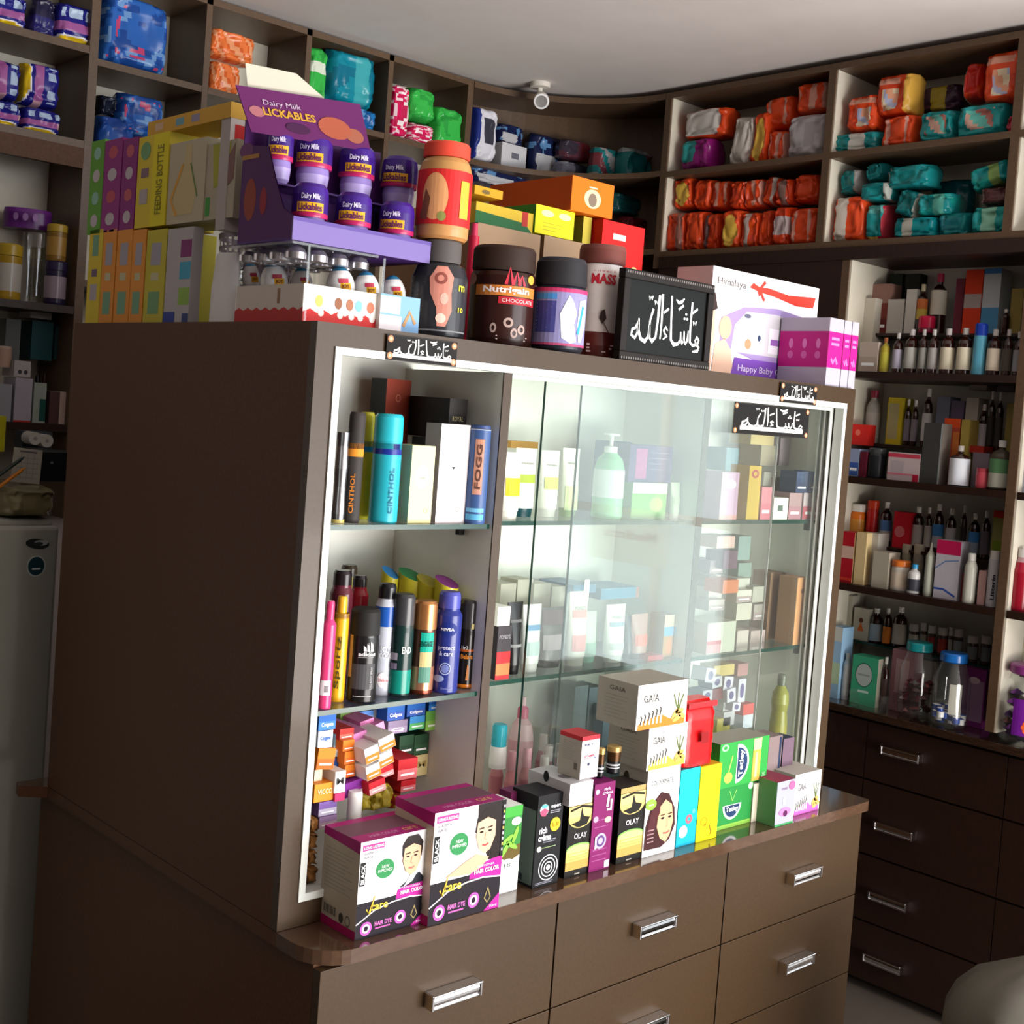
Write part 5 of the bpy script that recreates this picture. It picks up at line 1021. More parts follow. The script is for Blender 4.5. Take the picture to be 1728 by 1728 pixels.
spray('deodorant_can', 'F', (630, 985, 667, 1174), '#c4c8d4', '#18191c', 'blue and white cooling deodorant can with a black cap', z0=B_, c=.052, capf=.87, neck=.8, bands=((.62, .8, '#2458b0'),), draw=lambda b, r, h: (b.text(cyl(r*1.003), .2*r, .42*h, .05*h, 'ICY', '#f4f4f8', 3, w=.9*r, bold=.03), b.text(cyl(r*1.003), .2*r, .36*h, .05*h, 'COOL', '#f4f4f8', 3, w=1.1*r, bold=.03), b.ell(cyl(r*1.003), .1*r, .14*h, .5*r, .07*h, '#f0e8ec', 2), b.text(cyl(r*1.003), .15*r, .14*h, .03*h, 'Delicia', '#c03040', 4, w=.8*r)))
spray('deodorant_can', 'F', (658, 1002, 697, 1168), '#17302e', '#3a3a3c', 'dark green to teal deodorant can with a price sticker', z0=B_, c=.03, capf=.7, neck=.97, bands=((.03, .26, '#128474'),), draw=lambda b, r, h: (b.text(cyl(r*1.003), .5*r, .46*h, .07*h, 'END', '#c8d0cc', 3, w=.8*r, bold=.03), b.rect(cyl(r*1.003), -.9*r, .36*h, -.25*r, .43*h, '#a8a0b0', 2, n=3), b.rect(cyl(r*1.003), -.9*r, .27*h, -.25*r, .33*h, '#8c84a0', 2, n=3)))
spray('deodorant_can', 'F', (693, 1013, 735, 1166), '#5c4034', '#b07848', 'copper topped deodorant can with a turquoise and sand label', z0=B_, c=.025, capf=.7, neck=.96, capm=3, m=3, bands=((.0, .05, '#6c2c1c'), (.05, .3, '#b0785c')), draw=lambda b, r, h: (b.rect(cyl(r*1.003), -.2*r, .3*h, .85*r, .46*h, '#d0bc84', 1, n=5), b.rect(cyl(r*1.003), -.2*r, .13*h, .8*r, .3*h, '#5c8c7c', 1, n=5), b.rect(cyl(r*1.003), -.2*r, .46*h, .9*r, .67*h, '#18a490', 1, n=5), b.text(cyl(r*1.003), .3*r, .55*h, .06*h, 'ENGAGE', '#0c4c40', 3, w=1.0*r, bold=.03)))
def pr_nv(b, r, h):
    S = cyl(r*1.003); b.ell(S, .05*r, .64*h, .7*r, .07*h, '#1c2c78', 1); b.text(S, 0, .64*h, .03*h, 'NIVEA', '#e0e0ec', 4, w=.95*r, bold=.03); b.text(S, 0, .45*h, .05*h, 'protect', '#c8ccec', 4, w=1.2*r, bold=.02); b.text(S, 0, .4*h, .045*h, '& care', '#c8ccec', 4, w=1.0*r, bold=.02)
    b.ell(S, 0, .25*h, .42*r, .06*h, '#a8b4dc', 2, hole=.85); b.ell(S, 0, .25*h, .3*r, .043*h, '#6c78b4', 2); b.ell(S, -.45*r, .15*h, .42*r, .035*h, '#8c9cc8', 2); b.text(S, .2*r, .055*h, .02*h, 'Deodorant', '#8c94c8', 3, w=.8*r)
spray('deodorant_can', 'F', (731, 998, 777, 1172), '#28327c', '#4c50a4', 'navy blue protect and care deodorant can', z0=B_, c=.014, capf=.84, neck=.8, draw=pr_nv)
spray('deodorant_can', 'F', (771, 1012, 804, 1166), '#1c1714', '#302e2e', 'black and orange deodorant can, rightmost on the middle left shelf', z0=B_, c=.03, capf=.68, neck=.97, bands=((.0, .05, '#c8701c'), (.42, .45, '#a8501c')), draw=lambda b, r, h: (b.text(cyl(r*1.003), .1*r, .36*h, .07*h, 'Beluga', '#d07c2c', 3, w=1.2*r, bold=.03), b.poly(cyl(r*1.003), [(.1*r, .1*h), (.2*r, .28*h), (.35*r, .26*h), (.4*r, .1*h)], '#c8804c', 3), b.rect(cyl(r*1.003), .35*r, .68*h, .65*r, .74*h, '#c8b878', 2, n=2), b.text(cyl(r*1.003), -.2*r, .47*h, .04*h, '1 for 2', '#e8e8e8', 3, w=.6*r)))
# bottom pile of small cartons, left section
def ends(c2=None, txt=None, tc='#f0f0f0'):
    def f(b, w, h, d):
        S = flat(0)
        if c2: b.rect(S, -w/2, .02*h, w/2, .5*h, c2, 1)
        if txt: b.text(S, 0, .55*h if not c2 else .3*h, .3*h, txt, tc, 3, w=.7*w, bold=.02)
        elif c2: b.rect(S, -.35*w, .2*h, .35*w, .3*h, tc, 2)
    return f
K = 3.678
def pile(items, name, cat, ox, oy, k, z0, fr='F', tag='', d=.12, grp=None):
    for it in items:
        x0, y0, x1, y1, c, col, dr, lb = it[:8]; tl = it[8] if len(it) > 8 else 0
        carton(name, fr, (ox+x0/k, oy+y0/k, ox+x1/k, oy+y1/k), d if c+d < .27 else .268-c, col, lb, cat, c=c, draw=dr, tilt=tl, z0=z0 if (len(it) > 9) else None)
CG = '#2460b0'
pile([
 (140,195,245,300,.04,CG,ends('#3a7ac8','Colgate'),'blue toothpaste carton at the top left of the pile'), (135,306,225,412,.04,'#c8d4e4',ends(None,'Colgate','#2460b0'),'blue and white toothpaste carton under the top left one'),
 (125,418,232,545,.035,'#e07a1c',ends('#c8601c'),'orange soap carton jutting at the left of the pile',.12), (112,548,160,630,.05,'#d8ccac',None,'cream soap carton below the jutting orange one'),
 (112,632,240,742,.035,'#e88a24',ends(None,'VICCO','#f8d8a0'),'bright orange carton low at the left of the pile'), (140,744,250,830,.035,'#7a5ca0',ends('#b8b0c4'),'purple and white soap carton at the lower left'),
 (143,834,250,905,.035,'#8c7094',ends('#a8909c'),'mauve soap carton under the purple and white one'),
 (272,190,372,285,.15,'#94c460',ends('#b8d48c'),'light green carton at the back of the pile top'), (376,185,478,242,.15,'#4c7cc0',ends('#7c98c8'),'pale blue carton at the back beside the light green one'), (480,170,562,236,.15,'#7c8488',ends(None,'Q','#c8c8c8'),'grey carton with a round mark at the pile top'),
 (565,140,672,240,.12,CG,ends('#3858a8','Colgate'),'blue toothpaste carton, left of the three at the top right of the pile'), (688,135,800,212,.12,CG,ends('#3858a8','Colgate'),'blue toothpaste carton, middle of the three at the top right of the pile'), (824,112,922,176,.12,CG,ends('#3a80cc'),'blue toothpaste carton, right of the three at the top right of the pile'),
 (705,215,796,298,.12,'#3c88c4',ends('#58a860'),'blue and green toothpaste carton under the middle blue one'), (804,180,912,300,.12,'#68a848',ends('#88b850'),'green soap carton at the right end of the pile'), (570,242,688,322,.12,'#8c7c98',ends('#9c8ca8','Q'),'lilac grey carton under the left blue one'),
 (640,335,728,458,.13,'#2c4c34',ends('#24402c'),'dark green carton, left of a pair at the right of the pile'), (732,330,820,450,.13,'#2c4c34',ends('#34583c'),'dark green carton, right of a pair at the right of the pile'), (738,455,815,582,.13,'#d8c890',ends(None,'M','#b8a060'),'cream carton below the dark green pair'),
 (270,292,356,360,.07,'#b82c28',ends('#d06050'),'red carton left of the pink ones'), (290,364,360,430,.06,'#e07820',ends('#d86818'),'upper orange carton in the orange column'), (300,433,366,512,.06,'#e07c20',ends('#d4641c'),'middle orange carton in the orange column'), (304,516,366,592,.06,'#d87820',ends('#cc5c18'),'lower orange carton in the orange column'),
 (405,236,488,292,.1,'#d880b0',None,'pink soap carton at the top of the pink group',-.2), (468,262,558,338,.085,'#e090c0',ends('#d884b8'),'pink soap carton to the right of the pink group',-.3), (364,312,446,398,.07,'#e08cc4',ends('#d880b8'),'pink soap carton lowest of the pink group',-.2),
 (438,400,522,498,.03,'#e8e4e0',ends('#e07820'),'white and orange carton, left of the upper tilted pair',-.25), (526,335,622,420,.03,'#e8e2dc',ends('#e07820'),'white and orange carton, right of the upper tilted pair',-.3), (445,512,532,598,.03,'#e8e4e0',ends('#e07c24'),'white and orange carton, left of the lower tilted pair',-.25), (524,432,610,520,.03,'#e8e2dc',ends('#dc7420'),'white and orange carton, right of the lower tilted pair',-.3),
 (520,525,608,592,.06,'#c82430',ends('#d8a0a0'),'red and white carton under the tilted pairs',-.2), (460,612,558,690,.03,'#c82834',ends('#e0b0b0'),'red and white carton low in the middle of the pile',-.2), (632,480,750,606,.06,'#b81c24',ends('#d86c70'),'large red carton at the right middle of the pile'), (650,612,740,680,.06,'#bc2028',ends('#d87478'),'red carton under the large red one'),
 (310,612,440,702,.05,'#7c2c8c',ends('#94389c'),'purple soap carton in the middle of the pile',-.15), (240,558,304,690,.03,'#e4e0dc',ends(None,'M','#3c3c3c'),'white carton with dark marks left of the purple one'), (240,693,300,742,.03,'#b83468',None,'magenta carton under the white one'), (226,330,284,466,.08,'#8cc0d0',ends('#b8dce4'),'pale blue carton leaning behind the orange jutting one',.12), (236,470,292,542,.08,'#24488c',None,'dark blue carton under the pale blue one'),
], 'soap_carton', 'carton', 500, 1150, K, ZG)
for i, (x0, y0, x1, y1, lb) in enumerate(((412, 705, 480, 812, 'leftmost yellow wrapped soap at the bottom of the pile'), (482, 692, 540, 808, 'second yellow wrapped soap at the bottom of the pile'), (542, 650, 604, 800, 'third yellow wrapped soap at the bottom, taller than the others'), (606, 690, 660, 800, 'red-yellow wrapped soap at the right bottom of the pile'))):
    pouch('wrapped_soap', 'F', (500+x0/K, 1150+y0/K, 500+x1/K, 1150+y1/K), .035, p_plain('#b8a428', '#9c8a20', '#c8b84c', .5, .1) if i < 3 else p_plain('#a83428', '#b8a028'), lb, 'soap', c=.04+.01*i, seed=i+3, n=8)
can('cream_jar', 'F', (586, 1337, 611, 1380), [(.95, 0, '#dedcd8'), (1, .1, '#e4e2de'), (.96, .9, '#e4e2de'), (.85, 1, '#e8e6e2')], 'small white jar standing in front of the yellow wrapped soaps', 'jar', z0=ZG, c=.03, kids=[('lid', [(1.01, .7, '#f0eeea'), (1.01, .97, '#f0eeea'), (.9, 1.02, '#f0eeea')], None)])
for i, (x0, y0, x1, y1) in enumerate(((88, 850, 140, 940), (80, 950, 138, 1050), (76, 1060, 140, 1150), (70, 1160, 138, 1262))):
    pouch('wrapped_soap', 'F', (500+x0/K, 1150+y0/K, 500+x1/K, 1150+y1/K), .03, p_plain('#6a4420', '#8a5c2c', '#a8743c', .5, .2), ('topmost', 'second', 'third', 'lowest')[i]+' bronze wrapped soap stacked in the lower left corner', 'soap', c=.035, seed=i, n=8)
# ================================================================ behind the glass: middle section
def band(*bs):
    def f(b, S, w, h):
        for z0, z1, col in bs: b.rect(S, -.36*w, z0*h, .36*w, z1*h, col, 1, n=6)
    return f
def tb(rect, d, col, lb, z, c, cap='#e4e4e0', bs=(), txt=None, tc='#555'):
    def f(b, S, w, h):
        band(*bs)(b, S, w, h)
        if txt: b.text(S, 0, .78*h, .05*h, txt, tc, 3, w=.55*w)
    tube('cream_tube', 'F', rect, d, col, lb, cap=cap, z0=z, c=c, draw=f)
A1 = ZA+.0004; B1 = ZB+.0004
tb((853, 764, 886, 876), .03, '#e8e4d8', 'orange and white face wash tube, leftmost behind the divider on the top shelf', A1, .075, cap='#d8d4cc', bs=((.35, .62, '#e0b834'), (.8, .95, '#e0dccc')))
tb((876, 757, 912, 868), .03, '#e6e6dc', 'white face wash tube with a green spot, second on the top shelf', A1, .115, cap='#1c4c54', bs=((.5, .62, '#a8b84c'),), txt='Himalaya')
tb((919, 761, 951, 864), .03, '#e6e8dc', 'white face wash tube with a yellow-green leaf, third on the top shelf', A1, .115, cap='#dcdcd4', bs=((.42, .6, '#c8cc6c'),), txt='Himalaya')
tb((955, 757, 985, 862), .03, '#d8dccc', 'white and pale green tube behind the first pane edge', A1, .12, cap='#7a9c60', bs=((.1, .45, '#c8d8a0'),), txt='Himalaya')
carton('medicine_box', 'F', (862, 745, 908, 757), .04, '#c89a54', 'flat orange-brown carton lying at the back of the top shelf', c=.2, z0=None)
can('pump_bottle', 'F', (1000, 757, 1053, 878), [(.95, 0, '#7cc08c'), (1, .03, '#8cc89c'), (.98, .3, '#8cc89c'), (.96, .72, '#84c094'), (.8, .85, '#8cc89c'), (.4, .95, '#8cc89c'), (.3, 1, '#b0d8b8')], 'green hand wash bottle with a white pump on the top shelf', 'bottle', z0=A1, c=.075,
    kids=[('label', [(1.01, .3, '#d8e4e0'), (1.0, .7, '#dce8e4')], None), ('pump', [(.42, .93, '#e8ecea'), (.42, 1.03, '#e8ecea'), (.12, 1.04, '#e8ecea'), (.12, 1.18, '#e8ecea'), (.5, 1.19, '#e8ecea'), (.5, 1.22, '#e8ecea')], None)], sy=.8)
carton('soap_carton', 'F', (1067, 815, 1125, 857), .06, '#74a85c', 'pale green herbal carton right of the pump bottle', c=.09, z0=A1, draw=lambda b, w, h, d: (b.rect(flat(0), -.5*w, .7*h, .5*w, h, '#c8d4c4', 1), b.ell(flat(0), .2*w, .4*h, .2*w, .2*h, '#a8c86c', 2)))
carton('soap_carton', 'F', (1062, 752, 1134, 812), .06, '#4c4470', 'violet and pink carton above the pale green one', c=.1, draw=lambda b, w, h, d: (b.rect(flat(0), -.35*w, .1*h, -.1*w, .9*h, '#a8508c', 1), fine(b, flat(0), 0, .8*h, .4*w, 4, .15*h, '#8c84b0', 2)), z0=at(1096, 815, 'y', .1).z+.0006)
carton('soap_carton', 'F', (1030, 745, 1062, 872), .05, '#3c5070', 'dark blue carton standing right behind the pump bottle', c=.15, z0=A1)
for i, (x0, y0, x1, y1, c, col, cap, lb) in enumerate(((1136, 815, 1152, 862, .09, '#b8c4a4', '#d8d8d0', 'slim pale green tube right of the herbal carton'), (1154, 817, 1168, 866, .09, '#d8d8cc', '#3c4440', 'slim white tube in the middle of the top shelf'), (1169, 812, 1184, 866, .09, '#d8ccac', '#888', 'slim cream tube just left of the right divider'), (1160, 774, 1184, 812, .16, '#3a4640', '#444', 'dark tube at the back near the right divider'))):
    tb((x0, y0, x1, y1+(14 if i < 3 else 40)), .02, col, lb, A1, c, cap=cap, bs=((.4, .6, '#a8b090'),))
# middle shelf
tb((888, 1022, 920, 1140), .032, '#c8ccc8', 'white tube with a blue mark right of the black one, middle shelf', B1, .085, cap='#b8b8b4', bs=((.62, .7, '#4c84a8'), (.25, .45, '#9cb4b0')))
carton('face_cream_box', 'F', (838, 1057, 861, 1152), .04, '#3c383c', 'dark and red men cream carton beside the divider, middle shelf', c=.065, z0=B1, left='#2c282c', draw=lambda b, w, h, d: (b.rect(flat(0), -w/2, 0, w/2, .52*h, '#c02c30', 1), b.rect(flat(0), -w/2, .08*h, w/2, .3*h, '#d87848', 2), b.text(flat(0), 0, .8*h, .08*h, "POND'S", '#a8a4a8', 3, w=.8*w)))
carton('face_cream_box', 'F', (840, 1024, 861, 1055), .04, '#e4e2dc', 'small white carton on the dark and red one', c=.066, z0=at(850, 1057, 'y', .065).z+.0006)
tb((862, 1018, 888, 1134), .03, '#201e20', 'tall black tube with a star mark on the middle shelf', B1, .085, cap='#181618', bs=((.38, .42, '#8c8c8c'), (.72, .76, '#6c6c6c')))
tb((915, 1027, 961, 1137), .035, '#4c4c4c', 'grey tube with a silver splash print behind the pane edge', B1, .1, cap='#383838', bs=((.72, .95, '#5c5054'), (.3, .55, '#8c8488')))
tb((966, 1000, 998, 1140), .032, '#e0d8cc', 'tall white and pink tube at the second pane edge', B1, .09, cap='#b8b4ac', bs=((.65, .75, '#d88c88'), (.2, .42, '#d88484')), txt="POND'S")
tb((988, 1034, 1013, 1138), .03, '#b8c8b4', 'pale green tube right of the white and pink one', B1, .105, cap='#7cb8a0', bs=((.15, .4, '#7cac90'),))
tb((1029, 1022, 1062, 1132), .032, '#e0e2dc', 'tall white tube with a round grey print in the middle', B1, .085, cap='#c8c8c4', bs=((.62, .7, '#8ca0b0'), (.22, .34, '#b8c0bc')), txt="POND'S")
tb((1058, 1040, 1073, 1122), .02, '#2c2e30', 'slim black tube right of the tall white one', B1, .1, cap='#222')
tb((1072, 1038, 1100, 1118), .03, '#a88078', 'pinkish brown tube leaning right on the middle shelf', B1, .09, cap='#5c4840', bs=((.3, .55, '#c86c5c'),))
def apr(b, w, h, d):
    S = flat(0); b.rect(S, -w/2, .5*h, w/2, .72*h, '#5c9cc8', 1); b.ell(S, .1*w, .25*h, .3*w, .2*h, '#d07a3c', 2); b.rect(S, -w/2, .72*h, w/2, h, '#c8b8a0', 1)
carton('face_cream_box', 'F', (1120, 1038, 1136, 1108), .04, '#b08048', 'left one of the apricot and blue cartons', c=.085, z0=B1, draw=apr)
carton('face_cream_box', 'F', (1138, 1038, 1156, 1107), .04, '#b08048', 'right one of the apricot and blue cartons', c=.085, z0=B1, draw=apr)
tb((1153, 1041, 1172, 1104), .02, '#c07a50', 'small apricot tube with a blue cap end, left of the divider', B1, .09, cap='#c8b8b0', bs=((.7, .95, '#4c8cc0'),))
carton('soap_carton', 'F', (1093, 1106, 1118, 1126), .03, '#a83840', 'small crimson carton lying at the shelf front', c=.068, z0=B1)
carton('soap_carton', 'F', (968, 987, 1005, 1001), .1, '#3c6c8c', 'long blue carton lying behind the white and pink tube', c=.16)
carton('soap_carton', 'F', (1014, 992, 1078, 1010), .09, '#3a7c9c', 'long teal blue carton lying across the tubes at the back', c=.16, draw=lambda b, w, h, d: b.rect(flat(0), .42*w, 0, .5*w, h, '#a86c60', 1))
for i, (x0, y0, x1, y1) in enumerate(((842, 985, 868, 1014), (870, 978, 896, 1016), (898, 985, 926, 1018), (928, 990, 955, 1020), (1090, 1015, 1118, 1036))):
    carton('cream_jar_box', 'F', (x0, y0, x1, y1+70), .05, ('#a8a698', '#b4b2a4', '#b0aea0', '#a8a89c', '#7ca0b8')[i], ('leftmost pale cream carton at the back of the middle shelf', 'second pale cream carton at the back of the middle shelf', 'third pale cream carton at the back of the middle shelf', 'fourth pale carton at the back, just left of the first pane edge', 'pale blue carton at the back, above the pinkish brown tube')[i], c=.17+.01*(i % 2), z0=B1)
# bottom shelf, middle section
G1 = ZG
can('lotion_bottle', 'F', (856, 1196, 900, 1330), [(.9, 0, '#c88c94'), (1, .04, '#cc949c'), (1, .4, '#d09aa2'), (.98, .68, '#d8b4b8'), (.75, .84, '#d4a8ae'), (.42, .9, '#d8b4b8')], 'pink lotion bottle with a rose pump cap, behind the glass at the bottom', 'bottle', z0=G1, c=.15,
    kids=[('cap', [(.42, .9, '#d06080'), (.42, 1.0, '#d06080'), (.2, 1.03, '#e0b8c0'), (.2, 1.12, '#e0b8c0')], None)], sy=.8)
can('lotion_bottle', 'F', (826, 1222, 856, 1300), [(.95, 0, '#d8d0cc'), (1, .1, '#dcd4d0'), (.9, .5, '#d4ccc8')], 'white bottle with a teal cap beside the divider at the bottom', 'bottle', z0=at(841, 1300, 'y', .08).z, c=.08, kids=[('cap', [(.85, .5, '#2c9cac'), (.85, .95, '#2c9cac'), (.7, 1, '#34a8b8')], None)])
for i, (x0, y0, x1, y1, c) in enumerate(((826, 1262, 850, 1340, .13), (851, 1268, 874, 1344, .07), (876, 1262, 900, 1336, .07), (903, 1240, 926, 1330, .17), (912, 1258, 938, 1330, .12), (928, 1255, 950, 1328, .17), (905, 1276, 930, 1336, .065), (934, 1270, 958, 1334, .065))):
    can('baby_oil_bottle', 'F', (x0, y0, x1, y1), [(.95, 0, '#b06a70'), (1, .08, '#b87078'), (1, .6, '#bc787c'), (.6, .75, '#b87078')], ('pink bottle in the cluster beside the divider, at the back', 'left front pink bottle in the bottom cluster', 'middle front pink bottle in the bottom cluster', 'tall pink bottle with a white cap, back of the cluster', 'pink bottle right of the lotion bottle', 'rear right pink bottle behind the pane edge', 'right front pink bottle in the bottom cluster', 'rightmost pink bottle behind the red-topped white carton')[i], 'bottle', z0=G1, c=c, seg=14,
        kids=[('cap', [(.65, .75, '#d8ccc8' if i > 2 else '#c89098'), (.6, 1, '#d8ccc8' if i > 2 else '#c89098')], None)])
for i, (x0, y0, x1, y1, c, col, lb) in enumerate(((968, 1158, 990, 1238, .2, '#94a4ac', 'grey blue carton behind the glass right of the second pane edge'), (992, 1160, 1014, 1242, .2, '#8898a4', 'grey blue carton next to the first one behind the glass'), (1016, 1190, 1036, 1300, .17, '#a0b4c8', 'pale blue carton left of the topmost white tea box'), (1038, 1210, 1060, 1300, .17, '#90a8c4', 'blue carton partly behind the topmost white tea box'))):
    carton('soap_carton', 'F', (x0, y0, x1, y1), .06, col, lb, c=c, z0=G1, draw=ends('#7c8c98'))
# ================================================================ behind the glass: right section
def pk(b, w, h, d):
    S = flat(0); b.ell(S, 0, .75*h, .35*w, .1*h, '#e8dcec', 1); b.rect(S, -w/2, 0, w/2, .1*h, '#e0a0a0', 1)
rs = [((1216,797,1245,884),.065,'#d0a8c8',pk,'pink and white carton standing left on the top right shelf'), ((1262,786,1282,881),.065,'#d8b03c',lambda b,w,h,d:b.ell(flat(0),0,.85*h,.3*w,.08*h,'#b84c50',1,hole=.5),'tall yellow carton with a red circle'),
 ((1284,822,1301,881),.065,'#cc7c88',ends('#c86c7c'),'small pink carton right of the tall yellow one'), ((1305,840,1329,881),.065,'#dcdcd0',lambda b,w,h,d:b.rect(flat(0),-.2*w,.4*h,.15*w,.65*h,'#5c6c60',1),'white carton with a small dark square'),
 ((1331,832,1352,881),.065,'#a88c8c',ends('#a87c84'),'dull pink carton left of the white and red one'), ((1355,832,1381,882),.065,'#c8b8bc',ends('#c0606c'),'white and red carton, rightmost on the top right shelf')]
for r, c, col, dr, lb in rs: carton('soap_carton', 'F', r, .05, col, lb, c=c, z0=A1, draw=dr)
z5 = at(1368, 832, 'y', .065).z+.0006; z6 = at(1341, 832, 'y', .065).z+.0006
carton('soap_carton', 'F', (1366, 796, 1386, 832), .045, '#2450a0', 'bright blue carton on the white and red one', c=.066, z0=z5, draw=ends('#1c3c88'))
carton('soap_carton', 'F', (1344, 796, 1363, 832), .045, '#44506c', 'dark slate blue carton beside the bright blue one', c=.066, z0=z6, draw=ends('#3c4460'))
for r, c, col, lb in (((1284,752,1312,786),.15,'#a89c84','beige carton with a brown picture in the upper back stack'), ((1316,740,1340,786),.15,'#b8a8ac','pink and grey carton right of the beige one'), ((1267,734,1306,751),.15,'#d0b87c','cream yellow carton on top of the beige one'), ((1289,797,1312,820),.14,'#b8b4a8','pale grey carton under the beige one'), ((1306,806,1330,838),.13,'#8c6c48','brown carton behind the white one'), ((1225,756,1246,795),.16,'#6c8c98','teal grey carton at the upper left back of the section')):
    carton('soap_carton', 'F', r, .06, col, lb, c=c, draw=ends(None))
# middle shelf right: tan tall cartons and white stacks
for i, (x0, x1) in enumerate(((1342, 1360),)):
    carton('long_carton', 'F', (x0, 975, x1, 1092), .05, '#d89c68', 'bright tan tall carton at the right end of the middle shelf', c=.06, z0=B1, left='#b08864', draw=lambda b, w, h, d: b.ell(flat(0), 0, .8*h, .15*w, .04*h, '#8c5c3c', 1))
for i, (x0, x1, lb) in enumerate(((1296, 1317, 'left tan tall carton, behind the bright one'), (1319, 1340, 'middle tan tall carton, left of the bright one'))):
    carton('long_carton', 'F', (x0, 966, x1, 1094), .05, '#a8886c', lb, c=.13, z0=B1, left='#967a62')
carton('medicine_box', 'F', (1193, 1050, 1240, 1110), .08, '#ccccc0', 'large white carton with a red corner, left on the middle right shelf', c=.066, z0=B1, draw=lambda b, w, h, d: (b.rect(flat(0), -w/2, .02*h, 0, .42*h, '#c89098', 1), b.rect(flat(0), -w/2, .3*h, 0, .42*h, '#b85060', 2)))
zz = at(1216, 1050, 'y', .066).z
stk = [(1196,1012,1222,1030),(1196,990,1218,1010),(1196,970,1216,988),(1243,1064,1262,1106),(1266,1064,1290,1103),(1243,1018,1268,1046),(1243,996,1268,1016),(1243,976,1265,994),(1272,1020,1290,1046),(1270,990,1290,1016),(1198,946,1220,968),(1246,950,1268,974)]
lbs = ['pale stacked carton just above the large white one','second pale stacked carton above the large white one','third pale stacked carton near the divider','white carton low in the middle of the middle right shelf','pinkish white carton left of the tan cartons, at the bottom','white carton in the middle column of the stack','white carton with printed edge above it in the middle column','upper white carton in the middle column','grey white carton beside the tan cartons','narrow pale carton beside the tan cartons, upper','mauve carton at the top of the left stack','grey green carton at the top of the middle column']
cl = ['#b8a8a4','#c8c0b8','#b4a49c','#bcb0a8','#b4a09c','#c4beb0','#c8c4b8','#bcbab0','#a8a098','#a8a498','#8c7484','#7c9088']
for i, (q, lb, col) in enumerate(zip(stk, lbs, cl)): carton('medicine_box', 'F', q, .06, col, lb, c=.1+.02*(i % 3), draw=ends(None) if i % 2 else ends('#a08c8c'))
carton('medicine_box', 'F', (1220, 979, 1246, 1001), .05, '#d87848', 'orange carton in the middle of the right section stack', c=.08)
carton('medicine_box', 'F', (1221, 930, 1244, 960), .05, '#64445c', 'dark purple carton above the orange one', c=.1)
carton('medicine_box', 'F', (1246, 905, 1266, 945), .05, '#7c9490', 'grey green carton near the top of the section stack', c=.13)
carton('medicine_box', 'F', (1210, 905, 1240, 925), .06, '#e0b8b0', 'pink and white flat carton just under the top right shelf', c=.09)
# bottom of right section
can('oil_bottle', 'F', (1298, 1150, 1328, 1300), [(.9, 0, '#8c8430'), (1, .03, '#948c34'), (1, .5, '#8c8834'), (.85, .66, '#8c8834'), (.98, .74, '#90903c'), (.9, .86, '#90903c'), (.4, .96, '#90903c')], 'tall yellow-green oil bottle behind the glass at the right', 'bottle', z0=G1, c=.057, m=1,
    kids=[('cap', [(.48, .95, '#5c6450'), (.48, 1.06, '#5c6450'), (.4, 1.08, '#5c6450')], None)])
pc = ['#ccc8d4', '#c8c4d0']
pts = [(1190,1128,1206,1152),(1203,1142,1219,1160),(1221,1142,1236,1165),(1186,1165,1202,1182),(1228,1162,1242,1184),(1246,1146,1258,1185),(1236,1186,1249,1200)]
for i, q in enumerate(pts):
    carton('small_soap_box', 'F', q, .04, pc[i % 2], ('leftmost', 'second', 'third', 'fourth', 'fifth', 'tall sixth', 'seventh')[i]+' little white box with a violet oval in the cluster behind the red pouch', c=.09+.008*(i % 3), tilt=(.15, -.1, .1, 0, -.12, 0, .1)[i], draw=lambda b, w, h, d: b.ell(flat(0), 0, .5*h, .28*w, .32*h, '#5c5484', 1, n=12))
for q, col, lb in (((1202,1162,1226,1180),'#7c3c40','dark red little carton inside the violet-dotted cluster'), ((1205,1122,1239,1140),'#c8b06c','golden folded carton on top of the violet-dotted cluster'), ((1245,1120,1262,1140),'#a87878','dusty pink carton leaning at the top of the cluster'), ((1221,1180,1238,1199),'#d4d0d4','upper box of the small white tower behind the upper tea box'), ((1221,1201,1239,1224),'#ccc8cc','lower box of the small white tower behind the upper tea box'), ((1210,1212,1232,1236),'#d8c468','yellow little carton beside the red pouch'), ((1254,1206,1270,1228),'#c8ccd8','white and blue box under the red-topped one'), ((1254,1188,1272,1206),'#c84440','red-topped little box behind the glass')):
    carton('small_soap_box', 'F', q, .04, col, lb, c=.11)
